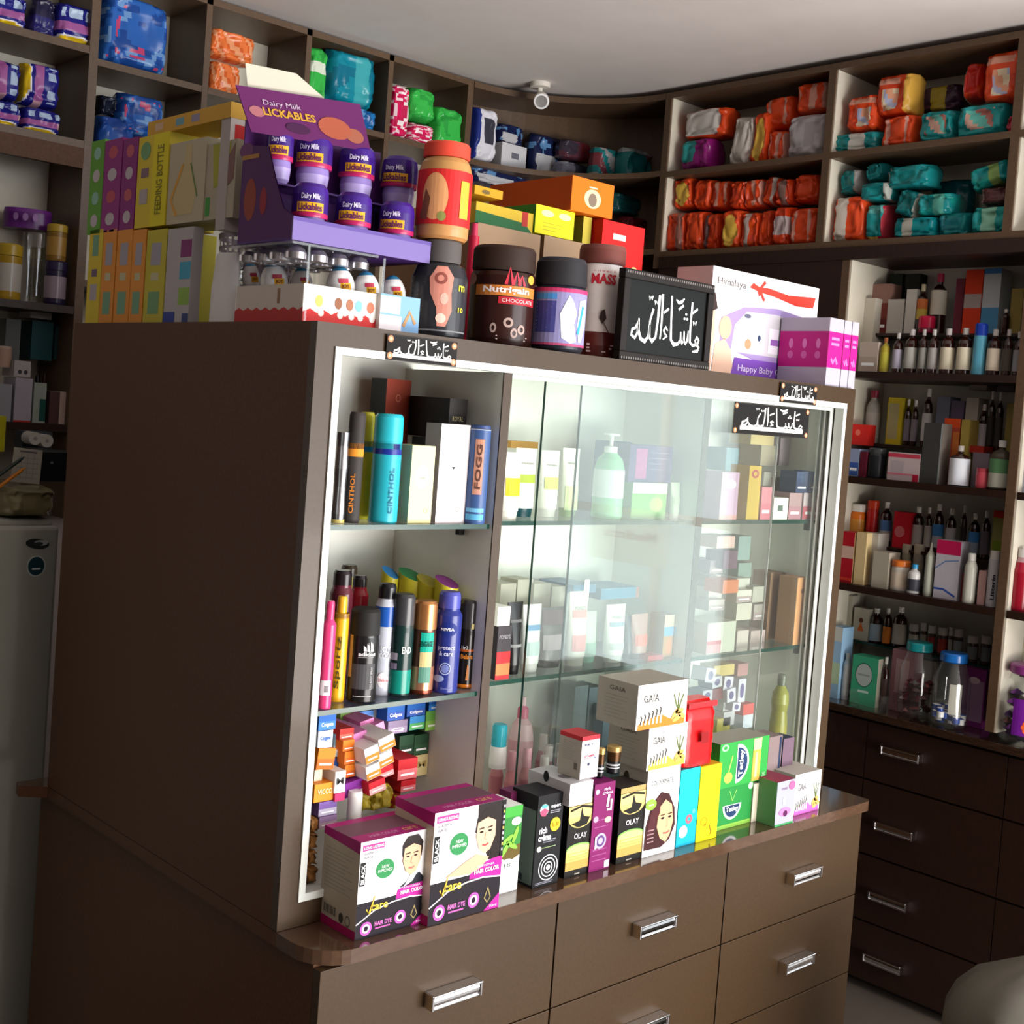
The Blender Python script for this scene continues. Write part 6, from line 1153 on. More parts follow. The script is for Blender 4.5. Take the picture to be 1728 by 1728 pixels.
# ================================================================ right wall medicine shelves
R_ = 'R'; xf = XR+.025; xr_ = XR+.125
def bx(rect, col, lb, z, c=None, d=.06, draw=None, left=None, top=None, name='medicine_box'):
    return carton(name, R_, rect, d, col, lb, z0=z, c=xf if c is None else c, draw=draw, left=left, top=top)
def bo(rect, lb, z, c=None, **k): return bottle('medicine_bottle', R_, rect, lb, z0=z, c=xf if c is None else c, **k)
z = 1.7655
row = 'front of the top medicine shelf'
bx((1450, 577, 1481, 619), '#b8a89c', 'flowered white carton at the left '+row, z, draw=ends('#a8988c'))
bo((1486, 570, 1502, 617), 'small yellow-labelled bottle with an orange cap '+row, z, lab='#b8b040', cap='#a05830', body='#b0a038', m=1)
for i, (x0, x1, t, lab, lb) in enumerate(((1507,1523,562,'#a8a4b4','lilac-labelled syrup bottle right of the yellow one'), (1527,1549,556,'#a8a8a0','broad grey-labelled syrup bottle, third '+row), (1551,1565,556,'#8c8c84','narrow dark syrup bottle under the red lidded jar'), (1567,1583,556,'#a09c98','dark syrup bottle right of the narrow one'), (1588,1611,555,'#d0c8b0','cream-labelled syrup bottle, left of a pair '+row), (1616,1640,554,'#d4ccb4','cream-labelled syrup bottle, right of a pair beside the blue spray'), (1667,1689,556,'#d8ccb8','cream-labelled syrup bottle right of the blue spray'), (1693,1709,556,'#504840','slim black-labelled bottle near the right end, '+row), (1711,1728,560,'#8c8c90','grey-labelled bottle at the far right '+row))):
    bo((x0, t, x1, 621), lb, z, lab=lab, cap=('#b8b4b0', '#c0bcb8')[i % 2])
spray('spray_can', R_, (1643, 546, 1665, 621), '#58a0b8', '#1c3ca4', 'light blue spray can with a dark blue cap on the top medicine shelf', z0=z, c=xf, capf=.76, neck=.95, seg=14)
bx((1457, 503, 1475, 577), '#cac4b4', 'tall white carton at the left above the flowered one', z+.0005, c=XR+.09, d=.06)
z = 1.8855
row = 'on the top shelf riser'
bx((1475, 512, 1497, 557), '#7c3c34', 'red-brown carton '+row, z, c=xr_, draw=ends('#682c28'))
bx((1471, 479, 1503, 511), '#9a7468', 'tan and pink carton stacked over the red-brown one', at(1486, 512, 'x', xr_).z+.0006, c=xr_+.002)
bx((1497, 505, 1524, 562), '#b8b4ac', 'white carton with a scribbled print left of the bottles', z, c=xr_, draw=ends(None))
bx((1528, 488, 1545, 556), '#ccc8c0', 'narrow white carton leaning left of the yellow-orange bottle', z, c=xr_, left='#a8a49c')
bo((1547, 480, 1565, 556), 'bottle with a yellow and orange label and pale cap '+row, z, c=xr_, lab='#c8b050', lab2='#c8703c', cap='#c0b898', lz=(.3, .7))
bo((1571, 462, 1598, 556), 'large brown bottle with a white label and red cap '+row, z, c=xr_+.01, lab='#d4d0c0', cap='#b02c4c', lz=(.32, .72))
can('pill_jar', R_, (1550, 534, 1578, 562), [(.95, 0, '#7c2038'), (1, .1, '#7c2038'), (1, .3, '#7c2038')], 'jar with a bright red lid above the syrup bottles', 'jar', z0=at(1564, 561, 'x', xf+.05).z, c=xf+.05, seg=16, kids=[('lid', [(1, .3, '#c01c44'), (1, .9, '#c01c44'), (.9, 1, '#c82450')], None)])
bx((1628, 455, 1657, 532), '#cc3c1c', 'red-orange carton with a grey band beside the blue and white one', z, c=xr_, draw=lambda b, w, h, d: b.rect(flat(0), -w/2, .4*h, w/2, .62*h, '#a89c98', 1))
bx((1659, 453, 1688, 528), '#b4bcc0', 'blue and white carton right of the red-orange one', z, c=xr_, draw=lambda b, w, h, d: (b.rect(flat(0), -w/2, 0, w/2, .4*h, '#4c88b0', 1), b.rect(flat(0), -w/2, .92*h, w/2, h, '#3c78b8', 1)))
bx((1706, 487, 1726, 532), '#8c7c40', 'dull yellow carton at the right '+row, z, c=xr_)
bo((1690, 522, 1704, 560), 'dark bottle with a white cap behind the right end of the front row', z, c=xr_-.02, lab=None)
bx((1612, 470, 1626, 532), '#6c2c38', 'maroon carton left of the red-orange one', z, c=xr_+.01)
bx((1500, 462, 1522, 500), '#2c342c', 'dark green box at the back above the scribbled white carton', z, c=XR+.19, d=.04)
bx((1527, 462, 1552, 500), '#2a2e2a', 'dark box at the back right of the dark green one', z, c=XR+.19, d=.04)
z = 1.4605
row = 'front of the second medicine shelf'
bx((1433, 757, 1449, 801), '#8c98b4', 'blue and white carton at the left end '+row, z, draw=ends('#3c5ca0'))
bx((1451, 762, 1462, 802), '#5c1c2c', 'narrow dark red carton '+row, z)
can('pill_jar', R_, (1464, 756, 1496, 806), [(.95, 0, '#1c1e20'), (1, .05, '#202224'), (1, .75, '#242628'), (.9, .82, '#9a9c9c')], 'squat dark glass jar with a pale rim, left of the pink and white carton', 'jar', z0=z, c=xf, seg=18, m=1, kids=[('lid', [(.92, .82, '#3c3e3e'), (.92, .97, '#484a4a'), (.8, 1, '#505252')], None)])
bx((1498, 764, 1552, 811), '#b8a8a8', 'wide pink and white carton '+row, z, draw=lambda b, w, h, d: (b.rect(flat(0), -w/2, .82*h, w/2, .96*h, '#b83c50', 1), b.rect(flat(0), -.4*w, .2*h, 0, .7*h, '#a89ca0', 1), b.rect(flat(0), .3*w, 0, .48*w, .25*h, '#a82038', 2), b.rect(flat(0), -.5*w, .2*h, .3*w, .26*h, '#c87080', 2)))
bx((1556, 714, 1588, 812), '#3c3c3a', 'tall dark grey container with a lighter top in the middle of the shelf', z, d=.07, left='#6c655e', top='#8a8a86', draw=lambda b, w, h, d: b.rect(flat(0), .42*w, 0, .5*w, h, '#8c9090', 1))
bx((1590, 706, 1617, 812), '#9c4030', 'brown-orange carton with orange lettering beside the dark container', z, c=xf+.05, draw=lambda b, w, h, d: (b.rect(flat(0), -w/2, .86*h, w/2, h, '#c84820', 1), b.rect(flat(0), .1*w, 0, .5*w, .8*h, '#b06430', 1)))
bx((1619, 708, 1633, 812), '#a89448', 'dull gold carton right of the brown-orange one', z, c=xf+.05)
bo((1603, 752, 1636, 822), 'white-labelled square bottle with a blue leaf print', z, c=xf-.01, lab='#e0e4ec', lz=(.02, .68), cap='#c8c0b8', body='#241c1c', neck=.3)
can('pill_jar', R_, (1647, 790, 1667, 823), [(.9, 0, '#b84450'), (1, .1, '#c04c58'), (1, .8, '#c85460')], 'small red cup-shaped jar '+row, 'jar', z0=z, c=xf-.005, seg=16, kids=[('lid', [(1, .8, '#a83c48'), (.95, 1, '#a83c48')], None)])
bx((1640, 764, 1668, 815), '#7c7078', 'grey mauve carton behind the small red jar', z, c=xf+.05)
bottle('medicine_bottle', R_, (1671, 743, 1708, 823), 'large bottle with a white and green label and silver cap', z0=z, c=xf-.01, lab='#b8bcac', lab2='#5c8c60', cap='#d8d8d4', body='#4a4438', m=1, neck=.36, lz=(.05, .62))
bx((1712, 778, 1728, 826), '#a0a0a4', 'grey carton at the right end '+row, z)
bx((1630, 752, 1660, 764), '#9c2c20', 'dark red flat carton lying behind the square bottle', None, c=xf+.06)
z = 1.5605
row = 'on the second shelf riser'
bottle('medicine_bottle', R_, (1441, 671, 1461, 716), 'white jar with a yellow-green top at the left '+row, z0=z, c=xr_, body='#b8b8b0', lab='#a8a8a0', cap='#a8a43c', m=1, neck=.8)
bottle('medicine_bottle', R_, (1463, 659, 1486, 718), 'white bottle with a dark red cap '+row, z0=z, c=xr_, body='#a8a49c', lab='#b8b4ac', cap='#8c2c40', m=1, neck=.6)
bx((1498, 671, 1523, 719), '#c8b428', 'yellow carton with a pale panel '+row, z, c=xr_, draw=lambda b, w, h, d: b.rect(flat(0), -.42*w, .12*h, .25*w, .88*h, '#b0a878', 1))
for x0, x1, t, lab, lb in ((1527,1538,674,'#7c7480','dark bottle, left of two right of the yellow carton'), (1539,1550,675,'#847c84','dark bottle, right of two right of the yellow carton'), (1558,1574,656,'#c8c8c4','silver-capped clear bottle with an orange side'), (1653,1668,682,'#a8a4a8','white-labelled dark bottle left of the big dark pair'), (1668,1680,660,'#34302e','big dark bottle, left of a pair near the right end'), (1681,1694,662,'#3a3634','big dark bottle, right of a pair near the right end')):
    bo((x0, t, x1, 722), lb+', second shelf riser', z, c=xr_, lab=lab)
for q, col, lb in (((1580,669,1602,722),'#6c7080','grey blue carton in the middle '+row), ((1604,676,1626,722),'#5c5468','grey violet carton '+row), ((1629,671,1650,722),'#a8a498','pale carton with a dark square '+row), ((1698,681,1714,726),'#8c7c40','gold carton at the right end '+row), ((1636,640,1666,658),'#a8a09c','pale flat carton topmost in the second medicine shelf'), ((1684,643,1711,660),'#6c666c','grey flat carton topmost at the right of the second medicine shelf')):
    bx(q, col, lb, z if q[1] > 665 else None, c=xr_+(.0 if q[1] > 665 else .04), draw=ends(None))
bx((1436, 716, 1465, 751), '#cc2824', 'bright red carton on the left between the two rows of the second shelf', None, c=XR+.07, d=.04, draw=lambda b, w, h, d: b.ell(flat(0), -.1*w, .6*h, .15*w, .15*h, '#e07060', 1))
z = 1.1485
row = 'front of the third medicine shelf'
bx((1415, 897, 1440, 984), '#a81c28', 'red and cream tonic carton at the left '+row, z, left='#c8b078', draw=lambda b, w, h, d: (b.rect(flat(0), -w/2, .48*h, w/2, .72*h, '#c8a898', 1), b.rect(flat(0), -w/2, .04*h, w/2, .1*h, '#d04030', 1)))
bx((1443, 898, 1460, 985), '#d0b888', 'cream and yellow carton right of the red tonic one', z, draw=ends(None))
bx((1462, 899, 1479, 986), '#b4aea4', 'white carton behind the cream ones on the third shelf', z, c=xf+.03)
bx((1472, 931, 1499, 989), '#ada695', 'square beige carton '+row, z)
def pl(rect, lidc, bodyc, labc, lb, z, c, nm='pill_jar', lidf=.8):
    can(nm, R_, rect, [(.95, 0, bodyc), (1, .05, bodyc), (1, .12, labc), (1, .6, bodyc), (1, lidf-.08, bodyc), (.9, lidf, bodyc)], lb, 'jar', z0=z, c=c, seg=16, kids=[('lid', [(1, lidf, lidc), (1, .97, lidc), (.9, 1, lidc)], None)])
pl((1504, 945, 1535, 998), '#d87430', '#c8c0b4', '#d8c8b4', 'white jar with an orange lid '+row, z, xf)
bottle('medicine_bottle', R_, (1532, 952, 1553, 1001), 'small white bottle with a blue cap '+row, z0=z, c=xf-.01, body='#c8c8c4', lab='#3c3c44', cap='#2c8cc0', m=1, neck=.5, lz=(.1, .5))
can('nozzle_tube', R_, (1561, 915, 1577, 1005), [(.9, 0, '#a8ac9c'), (1, .05, '#b0b4a4'), (.95, .75, '#a8ac9c'), (.35, .85, '#c8ccc0'), (.2, 1, '#d0d4c8')], 'tall pale green bottle with a pointed nozzle '+row, 'bottle', z0=z, c=xf, seg=14)
bx((1578, 912, 1619, 1008), '#b4b0b8', 'tall white carton with a magenta top and blue swoosh', z, d=.05, left='#8c8890', draw=lambda b, w, h, d: (b.rect(flat(0), -w/2, .76*h, w/2, h, '#b01c4c', 1), b.stroke(flat(0), [(-.5*w, .5*h), (-.1*w, .64*h), (.45*w, .68*h)], .02*h, '#5c7ca8', 1), b.stroke(flat(0), [(-.5*w, .16*h), (-.1*w, .16*h), (.4*w, .06*h)], .035*h, '#2c4c98', 1)))
bx((1621, 968, 1630, 1010), '#8c3434', 'narrow dark red carton left of the white spray can', z, c=xf+.02)
can('spray_can', R_, (1627, 933, 1648, 1017), [(.95, 0, '#c4c4b8'), (1, .03, '#c8c8bc'), (1, .72, '#c8c8bc'), (.62, .84, '#c8c8bc')], 'white spray can with a narrow cap '+row, 'spray can', z0=z, c=xf-.01, seg=16, kids=[('cap', [(.62, .845, '#dcdcd4'), (.6, .98, '#dcdcd4'), (.5, 1, '#dcdcd4')], None)])
bx((1650, 963, 1663, 1021), '#b08c88', 'pinkish slim carton right of the white spray can', z, d=.04)
can('medicine_bottle', R_, (1667, 929, 1686, 1022), [(.95, 0, '#a8a8ac'), (1, .05, '#b0b0b4'), (1, .85, '#b8b8b8')], 'white tube with black sideways lettering '+row, 'tube', z0=z, c=xf-.01, seg=14, draw=lambda b, r, h: b.text(cyl(r*1.005), 0, .35*h, .6*r, 'Listerin', '#1c1c2c', 3, w=.45*h, rot=pi/2, bold=.03), kids=[('cap', [(.9, .85, '#c8c4bc'), (.85, 1, '#c8c4bc')], None)])
pl((1522, 918, 1538, 950), '#a8a08c', '#8c8470', '#a09880', 'small beige jar, left of two behind the orange-lidded one', z+.0, XR+.1)
pl((1542, 918, 1560, 950), '#b0a894', '#90887c', '#a09880', 'small beige jar, right of two behind the blue-capped bottle', z+.0, XR+.1)
z = 1.2625
row = 'on the third shelf riser'
pl((1433, 850, 1461, 896), '#d8d4c8', '#d8701c', '#d89440', 'orange jar with a white lid at the left '+row, z, xr_-.015)
pl((1463, 844, 1483, 897), '#c83c20', '#b82420', '#b01c20', 'tall red jar with an orange-red lid '+row, z, xr_)
bx((1508, 864, 1536, 903), '#b81c28', 'red carton with an oval mark '+row, z, c=xr_-.01, draw=lambda b, w, h, d: b.ell(flat(0), -.1*w, .45*h, .3*w, .16*h, '#c86c70', 1))
for x0, x1, t, lab, lab2, lb in ((1486,1505,847,'#a8a8a8','#4c70a0','bottle with a white label right of the tall red jar'), (1540,1559,855,'#a8a09c',None,'bottle with a pale label right of the red oval carton'), (1561,1573,856,'#a49c98',None,'narrow pale-labelled bottle, second right of the red carton'), (1575,1593,850,'#a0a4ac','#3c78b0','bottle with a blue and white label'), (1597,1614,858,'#a8a4a8',None,'bottle with a tall pale label in the middle'), (1621,1632,853,'#2c2422',None,'slim dark bottle without a bright label'), (1636,1654,866,'#8c98a8','#3c7cb8','bright blue-labelled bottle right of the slim dark one'), (1657,1672,862,'#5c545c',None,'dark violet-labelled bottle left of the red and green carton')):
    bo((x0, t, x1, 912), lb+' '+row, z, c=xr_, lab=lab, lab2=lab2)
bx((1675, 862, 1697, 916), '#8c8c50', 'red-topped yellow-green carton at the right end '+row, z, c=xr_, draw=lambda b, w, h, d: (b.rect(flat(0), -w/2, .86*h, w/2, h, '#b83020', 1), b.rect(flat(0), -.4*w, .1*h, .4*w, .4*h, '#788c28', 1)))
z = .9695; xg = XR+.14
row = 'on the glass shelf'
for q, lb in (((1414,1003,1437,1066), 'leftmost white carton with an orange figure '+row), ((1440,1026,1466,1073), 'second white carton with an orange figure '+row)):
    bx(q, '#b8b4a4', lb, z, c=xg, d=.04, draw=lambda b, w, h, d: (b.ell(flat(0), 0, .62*h, .14*w, .08*h, '#5c3424', 1), b.poly(flat(0), [(-.22*w, .28*h), (0, .58*h), (.22*w, .28*h)], '#c86c34', 1)))
bo((1468, 1026, 1490, 1074), 'dark bottle with a bluish label '+row, z, c=xg, lab='#98a8b4', lz=(.05, .55))
bo((1491, 1026, 1505, 1077), 'small bottle with an orange label '+row, z, c=xg, lab='#c87428', lz=(.05, .5))
bo((1508, 1024, 1531, 1080), 'larger dark bottle with a white label '+row, z, c=xg, lab='#b4b0a4', lz=(.08, .58))
for i, (x0, y0, x1, y1, lab) in enumerate(((1534,1052,1551,1084,'#a8a498'), (1553,1050,1565,1082,'#8c887c'), (1566,1055,1579,1087,'#7c2c28'), (1583,1058,1600,1090,'#8c3024'), (1601,1058,1608,1090,'#8c8880'), (1609,1060,1625,1096,'#7c8484'), (1633,1072,1651,1100,'#6c7070'), (1656,1072,1674,1104,'#64686c'))):
    pl((x0, y0, x1, y1), '#b4b0a8', '#3a2c24', lab, 'small white-capped vial, '+('first', 'second', 'third', 'fourth', 'fifth', 'sixth', 'seventh', 'last')[i]+' from the left of the vial row', z, xg+.004*(i % 2), nm='vial', lidf=.72)
# counter under the shelves
z = .8005
def cb(rect, col, lb, draw=None, d=.06, c=None, left=None, name='medicine_box'): return carton(name, R_, rect, d, col, lb, z0=z, c=c, draw=draw, left=left)
cb((1400, 1057, 1418, 1176), '#8cb0cc', 'tall blue and white carton at the left end of the dark counter', c=XR+.04, draw=lambda b, w, h, d: (b.rect(flat(0), -w/2, .8*h, w/2, h, '#b8bcb8', 1), b.rect(flat(0), -w/2, .2*h, w/2, .5*h, '#a8c0a0', 1)))
can('lotion_bottle', R_, (1422, 1102, 1435, 1173), [(.95, 0, '#a8acac'), (1, .1, '#b0b4b4'), (1, .75, '#a0b0b8'), (.5, .88, '#a8acac')], 'white slim bottle between the blue carton and the green box', 'bottle', z0=z, c=XR+.05, seg=14, kids=[('cap', [(.5, .88, '#b8bcb8'), (.5, 1, '#b8bcb8')], None)])
cb((1437, 1108, 1481, 1172), '#3c9c74', 'green box with a round white emblem on the counter', c=XR+.045, d=.05, left='#a8a494', draw=lambda b, w, h, d: (b.ell(flat(0), -.02*w, .62*h, .33*w, .25*h, '#1c3c34', 1, n=28), b.ell(flat(0), -.02*w, .62*h, .31*w, .235*h, '#a8b4ac', 2, n=28), b.rect(flat(0), -.25*w, .6*h, .2*w, .64*h, '#8c9490', 3), b.rect(flat(0), -.22*w, .25*h, .2*w, .3*h, '#b8d0c4', 1)))
P, w, h, _ = seat('R', 1430, 1172, 1486, 1206, z0=z, c=XR-.008)
b = MB(); rows = [[(w/2*s_*q[0], .035+.034*s_*q[1], zz_) for q in ((-1, -1), (1, -1), (1, 1), (-1, 1))] for s_, zz_ in ((.85, 0), (1, h))]; b.grid(rows, '#a8aca4', CL_, close=True, sm=False); b.face(rows[0], '#a8aca4', CL_)
b.grid([[(x*1.05, .035+(y-.035)*1.08, z_+.0) for x, y, z_ in rows[1]], [(x*1.05, .035+(y-.035)*1.08, z_+.004) for x, y, z_ in rows[1]]], '#c0c4bc', CL_, close=True, sm=False)
put('plastic_tub', b, loc=P, rz=-pi/2, label='low clear plastic tub on the counter in front of the green box', cat='tub')
bo((1488, 1108, 1500, 1176), 'tall dark brown bottle right of the green box on the counter', z, c=XR+.06, lab='#4c3c38')
cb((1503, 1097, 1541, 1184), '#8c6468', 'dusty pink carton on the counter behind the candy jar', c=XR+.075, d=.05, draw=lambda b, w, h, d: b.rect(flat(0), -.3*w, .3*h, .3*w, .85*h, '#a88c8c', 1))
cb((1528, 1112, 1571, 1190), '#a8a498', 'pale carton seen through the candy jar', c=XR+.13, d=.04)
cb((1614, 1127, 1662, 1215), '#6a2460', 'purple and white carton behind the two clear jars', c=XR+.1, d=.05, draw=lambda b, w, h, d: (b.rect(flat(0), -.1*w, .1*h, .45*w, .8*h, '#8c6c88', 1), b.ell(flat(0), .1*w, .8*h, .2*w, .06*h, '#b8a0a8', 2)))
def clearjar(rect, c, lidc, lb, fill):
    P, r, h, tz = round_seat('R', rect, z, c)
    o = empty('clear_jar', P, 0, lb, 'jar')
    b = MB(); b.lathe([(r*.8, .001, '#fff', CL_), (r*.97, .06*h, '#fff', CL_), (r, .15*h, '#fff', CL_), (r, .62*h, '#fff', CL_), (r*.72, .82*h, '#fff', CL_), (r*.66, .87*h, '#fff', CL_)], 28, CL_); put('jar_body', b, o)
    b = MB(); b.lathe([(r*.7, .88*h, lidc), (r*.74, .89*h, lidc), (r*.74, .98*h, lidc), (r*.68, h, lidc)], 28, 1); put('lid', b, o)
    b = MB(); fill(b, r, h); put('sweets', spin(b, tz), o).update_tag(); o.children[-1]['kind'] = 'stuff'
    return o
def fill_red(b, r, h):
    for i in range(60):
        a = rnd(3, i)*6.28; q = sqrt(rnd(4, i))*r*.78; zz_ = .03*h+rnd(5, i)*.4*h; s_ = .011+.006*rnd(6, i)
        b.lathe([(.0004, -s_*.6, '#8c1c38', F_), (s_, 0, ('#a02848', '#c04860', '#701830', '#e8c8c8')[i % 4], F_), (.0004, s_*.6, '#8c1c38', F_)], 7, F_, cx=q*cos(a), cy=q*sin(a), z=zz_+s_*.6)
def fill_blue(b, r, h):
    for i in range(34):
        a = rnd(13, i)*6.28; q = sqrt(rnd(14, i))*r*.75; zz_ = .02*h+rnd(15, i)*.18*h; s_ = .010
        b.lathe([(s_, 0, ('#e8e8e8', '#2c4ca0')[i % 2]), (s_, s_*1.6, ('#e8e8e8', '#2c4ca0')[(i+1) % 2]), (s_*.6, s_*1.8, '#ddd')], 8, 1, cx=q*cos(a), cy=q*sin(a), z=zz_)
    S = cyl(r*.8); b.rect(S, -.1*r, .2*h, .6*r, .6*h, '#b8b4a8', 1, n=8)
def fill_purple(b, r, h):
    for i in range(40):
        a = rnd(23, i)*6.28; q = sqrt(rnd(24, i))*r*.75; zz_ = .02*h+rnd(25, i)*.55*h; s_ = .02
        b.lathe([(.0004, -s_*.6, '#4c1468', F_), (s_, 0, ('#5c1c80', '#7a2c9c', '#3c1054', '#8c4c30')[i % 4], F_), (.0004, s_*.6, '#4c1468', F_)], 7, F_, cx=q*cos(a), cy=q*sin(a), z=zz_+s_*.6)
clearjar((1518, 1082, 1576, 1220), XR+.018, '#1c8c90', 'clear jar with a teal lid holding dark red foil sweets', fill_red)
clearjar((1575, 1100, 1636, 1231), XR-.008, '#1c64b0', 'clear jar with a blue lid holding blue and white sweets', fill_blue)
o = clearjar((1690, 1120, 1776, 1262), XR-.012, '#8c3c80', 'big clear jar with a pink lid and purple sweets at the right edge', fill_purple)
P, r, h, tz = round_seat('R', (1690, 1120, 1776, 1262), z, XR-.012)
b = MB(); S = cyl(r*1.005); b.rect(S, -.5*r, .15*h, .9*r, .6*h, '#6a1c88', 1, n=12)
for k in range(6): b.ell(S, .05*r+.12*r*cos(k*1.05), .26*h+.05*h*sin(k*1.05), .08*r, .03*h, '#e05c28', 2, n=10)
b.ell(S, .05*r, .26*h, .07*r, .03*h, '#f0a040', 3, n=10); put('label', spin(b, tz), o)
# right-hand bay
can('syrup_bottle', R_, (1709, 925, 1739, 1030), [(.95, 0, '#8c1024'), (1, .03, '#981428'), (1, .62, '#a01830'), (.7, .78, '#b08c90'), (.55, .86, '#b08c90')], 'bottle of red syrup with a white cap at the right edge of the third shelf', 'bottle', z0=1.1485, c=XR+.02, seg=20, kids=[('cap', [(.6, .86, '#c8c4c0'), (.6, 1, '#c8c4c0')], None)])
bx((1702, 1072, 1726, 1120), '#b8ae94', 'cream carton with red marks above the purple sweets jar', .985, c=XR+.115, draw=lambda b, w, h, d: (b.ell(flat(0), -.1*w, .25*h, .2*w, .08*h, '#a83c30', 1), b.ell(flat(0), 0, .85*h, .25*w, .06*h, '#c87c60', 1)))
# ================================================================ wrapped packs in the upper cubbies of the right wall
def pk_(rect, pat, lb, c, z0=None, d=.11, tilt=0, seed=0, fr='R', cat='pack', name='nappy_pack'):
    return pouch(name, fr, rect, d, pat, lb, cat, z0=z0, c=c, tilt=tilt, seed=seed)
X1 = XR+.02
up_ = 2.4105; lo_ = 2.1455
w1 = 'in the right wall upper left cubby'
pk_((1146,232,1194,286), p_purple, 'purple pack with a teal panel '+w1, X1, up_, seed=1)
pk_((1150,181,1222,231), lambda u, v, s: OR if u > .75 and u < .92 else p_whitepack(u, v, s), 'white and orange pack lying on the purple one', X1+.005, None, seed=2)
pk_((1228,193,1262,270), lambda u, v, s: '#c4beb6' if u > .15 else '#a89c98', 'white pack leaning in the middle '+w1, X1+.01, up_, tilt=.12, seed=3)
pk_((1264,186,1290,268), p_star, 'orange pack with a yellow star '+w1, X1+.012, up_, tilt=.08, seed=4)
pk_((1293,218,1322,267), p_stripes, 'small striped red-orange pack beside the grey one', X1+.02, up_, seed=5)
pk_((1325,190,1389,262), p_grey, 'large grey-white pack at the right '+w1, X1, up_, seed=6)
pk_((1289,161,1336,216), p_stripes, 'orange pack with pale streaks above the small striped one', X1+.03, None, tilt=-.05, seed=7)
pk_((1340,135,1391,188), p_stripes, 'orange pack on top of the grey-white one', X1+.01, None, seed=8)
w2 = 'in the right wall lower left cubby'
rows = [(1137,298,1166,350),(1168,300,1196,352),(1198,303,1226,352),(1228,303,1252,352),(1254,300,1282,350),(1284,296,1306,345),(1308,300,1334,345),(1336,292,1376,340)]
pats = [p_star, p_plain(OR, OR2), p_stripes, p_plain(OR2, OR), p_stripes, p_plain(OR, OR2, '#c8c0b8', .7, .1), p_plain(OR2, '#b83418', '#8c6c64', .5, .15), p_plain(OR, OR2)]
od = ['first', 'second', 'third', 'fourth', 'fifth', 'sixth', 'seventh', 'eighth']
for i, (q, p) in enumerate(zip(rows, pats)): pk_(q, p, 'orange pack, '+od[i]+' from left, upper layer, '+w2, X1+.012+.006*(i % 3), None, d=.1, seed=10+i, tilt=(-.1, .06, 0, .1, -.04, .12, -.08, .05)[i])
rows = [(1122,356,1152,414),(1154,354,1184,412),(1186,358,1212,410),(1214,352,1246,412),(1248,356,1278,409),(1280,352,1300,408),(1302,346,1328,406),(1330,348,1374,406)]
pats = [p_plain(OR2, OR, '#8c5c50', .7, .15), p_plain(OR, OR2), p_plain(OR2, OR, '#5c3c3c', .3, .12), p_star, p_plain(OR, OR2, '#c0b0a8', .4, .12), p_plain(OR, OR2), p_plain(OR2, OR, '#b8a8a8', .5, .14, None, True), p_stripes]
for i, (q, p) in enumerate(zip(rows, pats)): pk_(q, p, 'orange pack, '+od[i]+' from left, bottom layer, '+w2, X1+.006*(i % 3), lo_, d=.1, seed=30+i)
w3 = 'in the right wall upper right cubby'
pk_((1404,222,1478,250), p_plain(TE, TE2, '#c8c8c0', .55, .09), 'flat teal pack with a white band '+w3, X1, up_, d=.09, seed=50)
pk_((1426,158,1478,220), p_baby, 'orange nappy pack standing on the flat teal one', X1+.005, None, seed=51)
pk_((1484,192,1540,248), p_stripes, 'orange pack with pale streaks on the cubby floor', X1+.006, up_, seed=52)
pk_((1475,122,1536,192), lambda u, v, s: '#d8a848' if u > .72 else p_baby(u/.72, v, s), 'orange nappy pack with a yellow side, left of two high ones', X1+.006, None, seed=53)
pk_((1547,184,1606,240), p_tealpic, 'teal pack with a printed picture, left of a pair', X1, up_, seed=54)
pk_((1610,172,1692,230), p_tealpic, 'bigger teal pack with a printed picture, right of a pair', X1-.002, up_, seed=55)
pk_((1696,192,1722,226), p_plain('#a83040', '#982838'), 'small crimson pack at the right '+w3, X1, up_, seed=56)
pk_((1656,82,1726,170), lambda u, v, s: '#d8a848' if u > .78 else p_baby(u/.78, v, s), 'orange nappy pack with a yellow side, at the top right corner', X1, None, seed=57)
pk_((1624,104,1655,168), p_plain('#c02c24', OR2, '#c8b8a8', .1, .1), 'red-orange pack left of the corner nappy pack', X1+.03, None, seed=58)
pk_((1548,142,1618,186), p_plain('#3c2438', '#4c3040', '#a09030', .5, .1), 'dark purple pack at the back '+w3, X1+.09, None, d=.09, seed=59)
w4 = 'in the right wall lower right cubby'
pk_((1400,328,1456,407), lambda u, v, s: '#d4ccc0' if .2 < u < .5 else OR, 'orange pack with broad white stripe '+w4, X1, lo_, seed=60)
pk_((1458,342,1490,403), p_tealmulti, 'teal, pink and yellow pack '+w4, X1+.01, lo_, seed=61)
pk_((1502,364,1576,402), p_plain('#0c7c84', '#0e8a90', '#b0b0a4', .45, .07), 'blue-teal pack lying on the floor, left of two', X1, lo_, seed=62)
pk_((1580,356,1632,396), p_plain(TE2, '#0c6c74'), 'dark teal pack lying on the floor, middle '+w4, X1+.012, lo_, seed=63)
pk_((1634,346,1700,394), p_plain('#14908c', TE, '#7cb49c', .5, .1), 'bright teal pack on the floor at the right '+w4, X1, lo_, seed=64)
pk_((1447,306,1500,338), p_plain(TE, TE2, '#b0b4ac', .85, .1), 'teal pack with a white end lying over the teal and yellow one', X1+.004, None, seed=65)
pk_((1503,318,1541,364), p_plain(TE2, '#127074', '#a8b0a4', .9, .09), 'teal pack tilted in the middle pile '+w4, X1+.012, None, seed=66, tilt=.3)
pk_((1543,324,1604,362), p_plain(TE, '#1c9890', '#5cb0a0', .6, .12), 'shiny teal pack right of the tilted one', X1+.004, None, seed=67)
pk_((1416,284,1446,326), p_plain(TE2, TE, '#a09c98', .85, .14), 'grey-ended teal pack high at the left '+w4, X1+.02, None, seed=68)
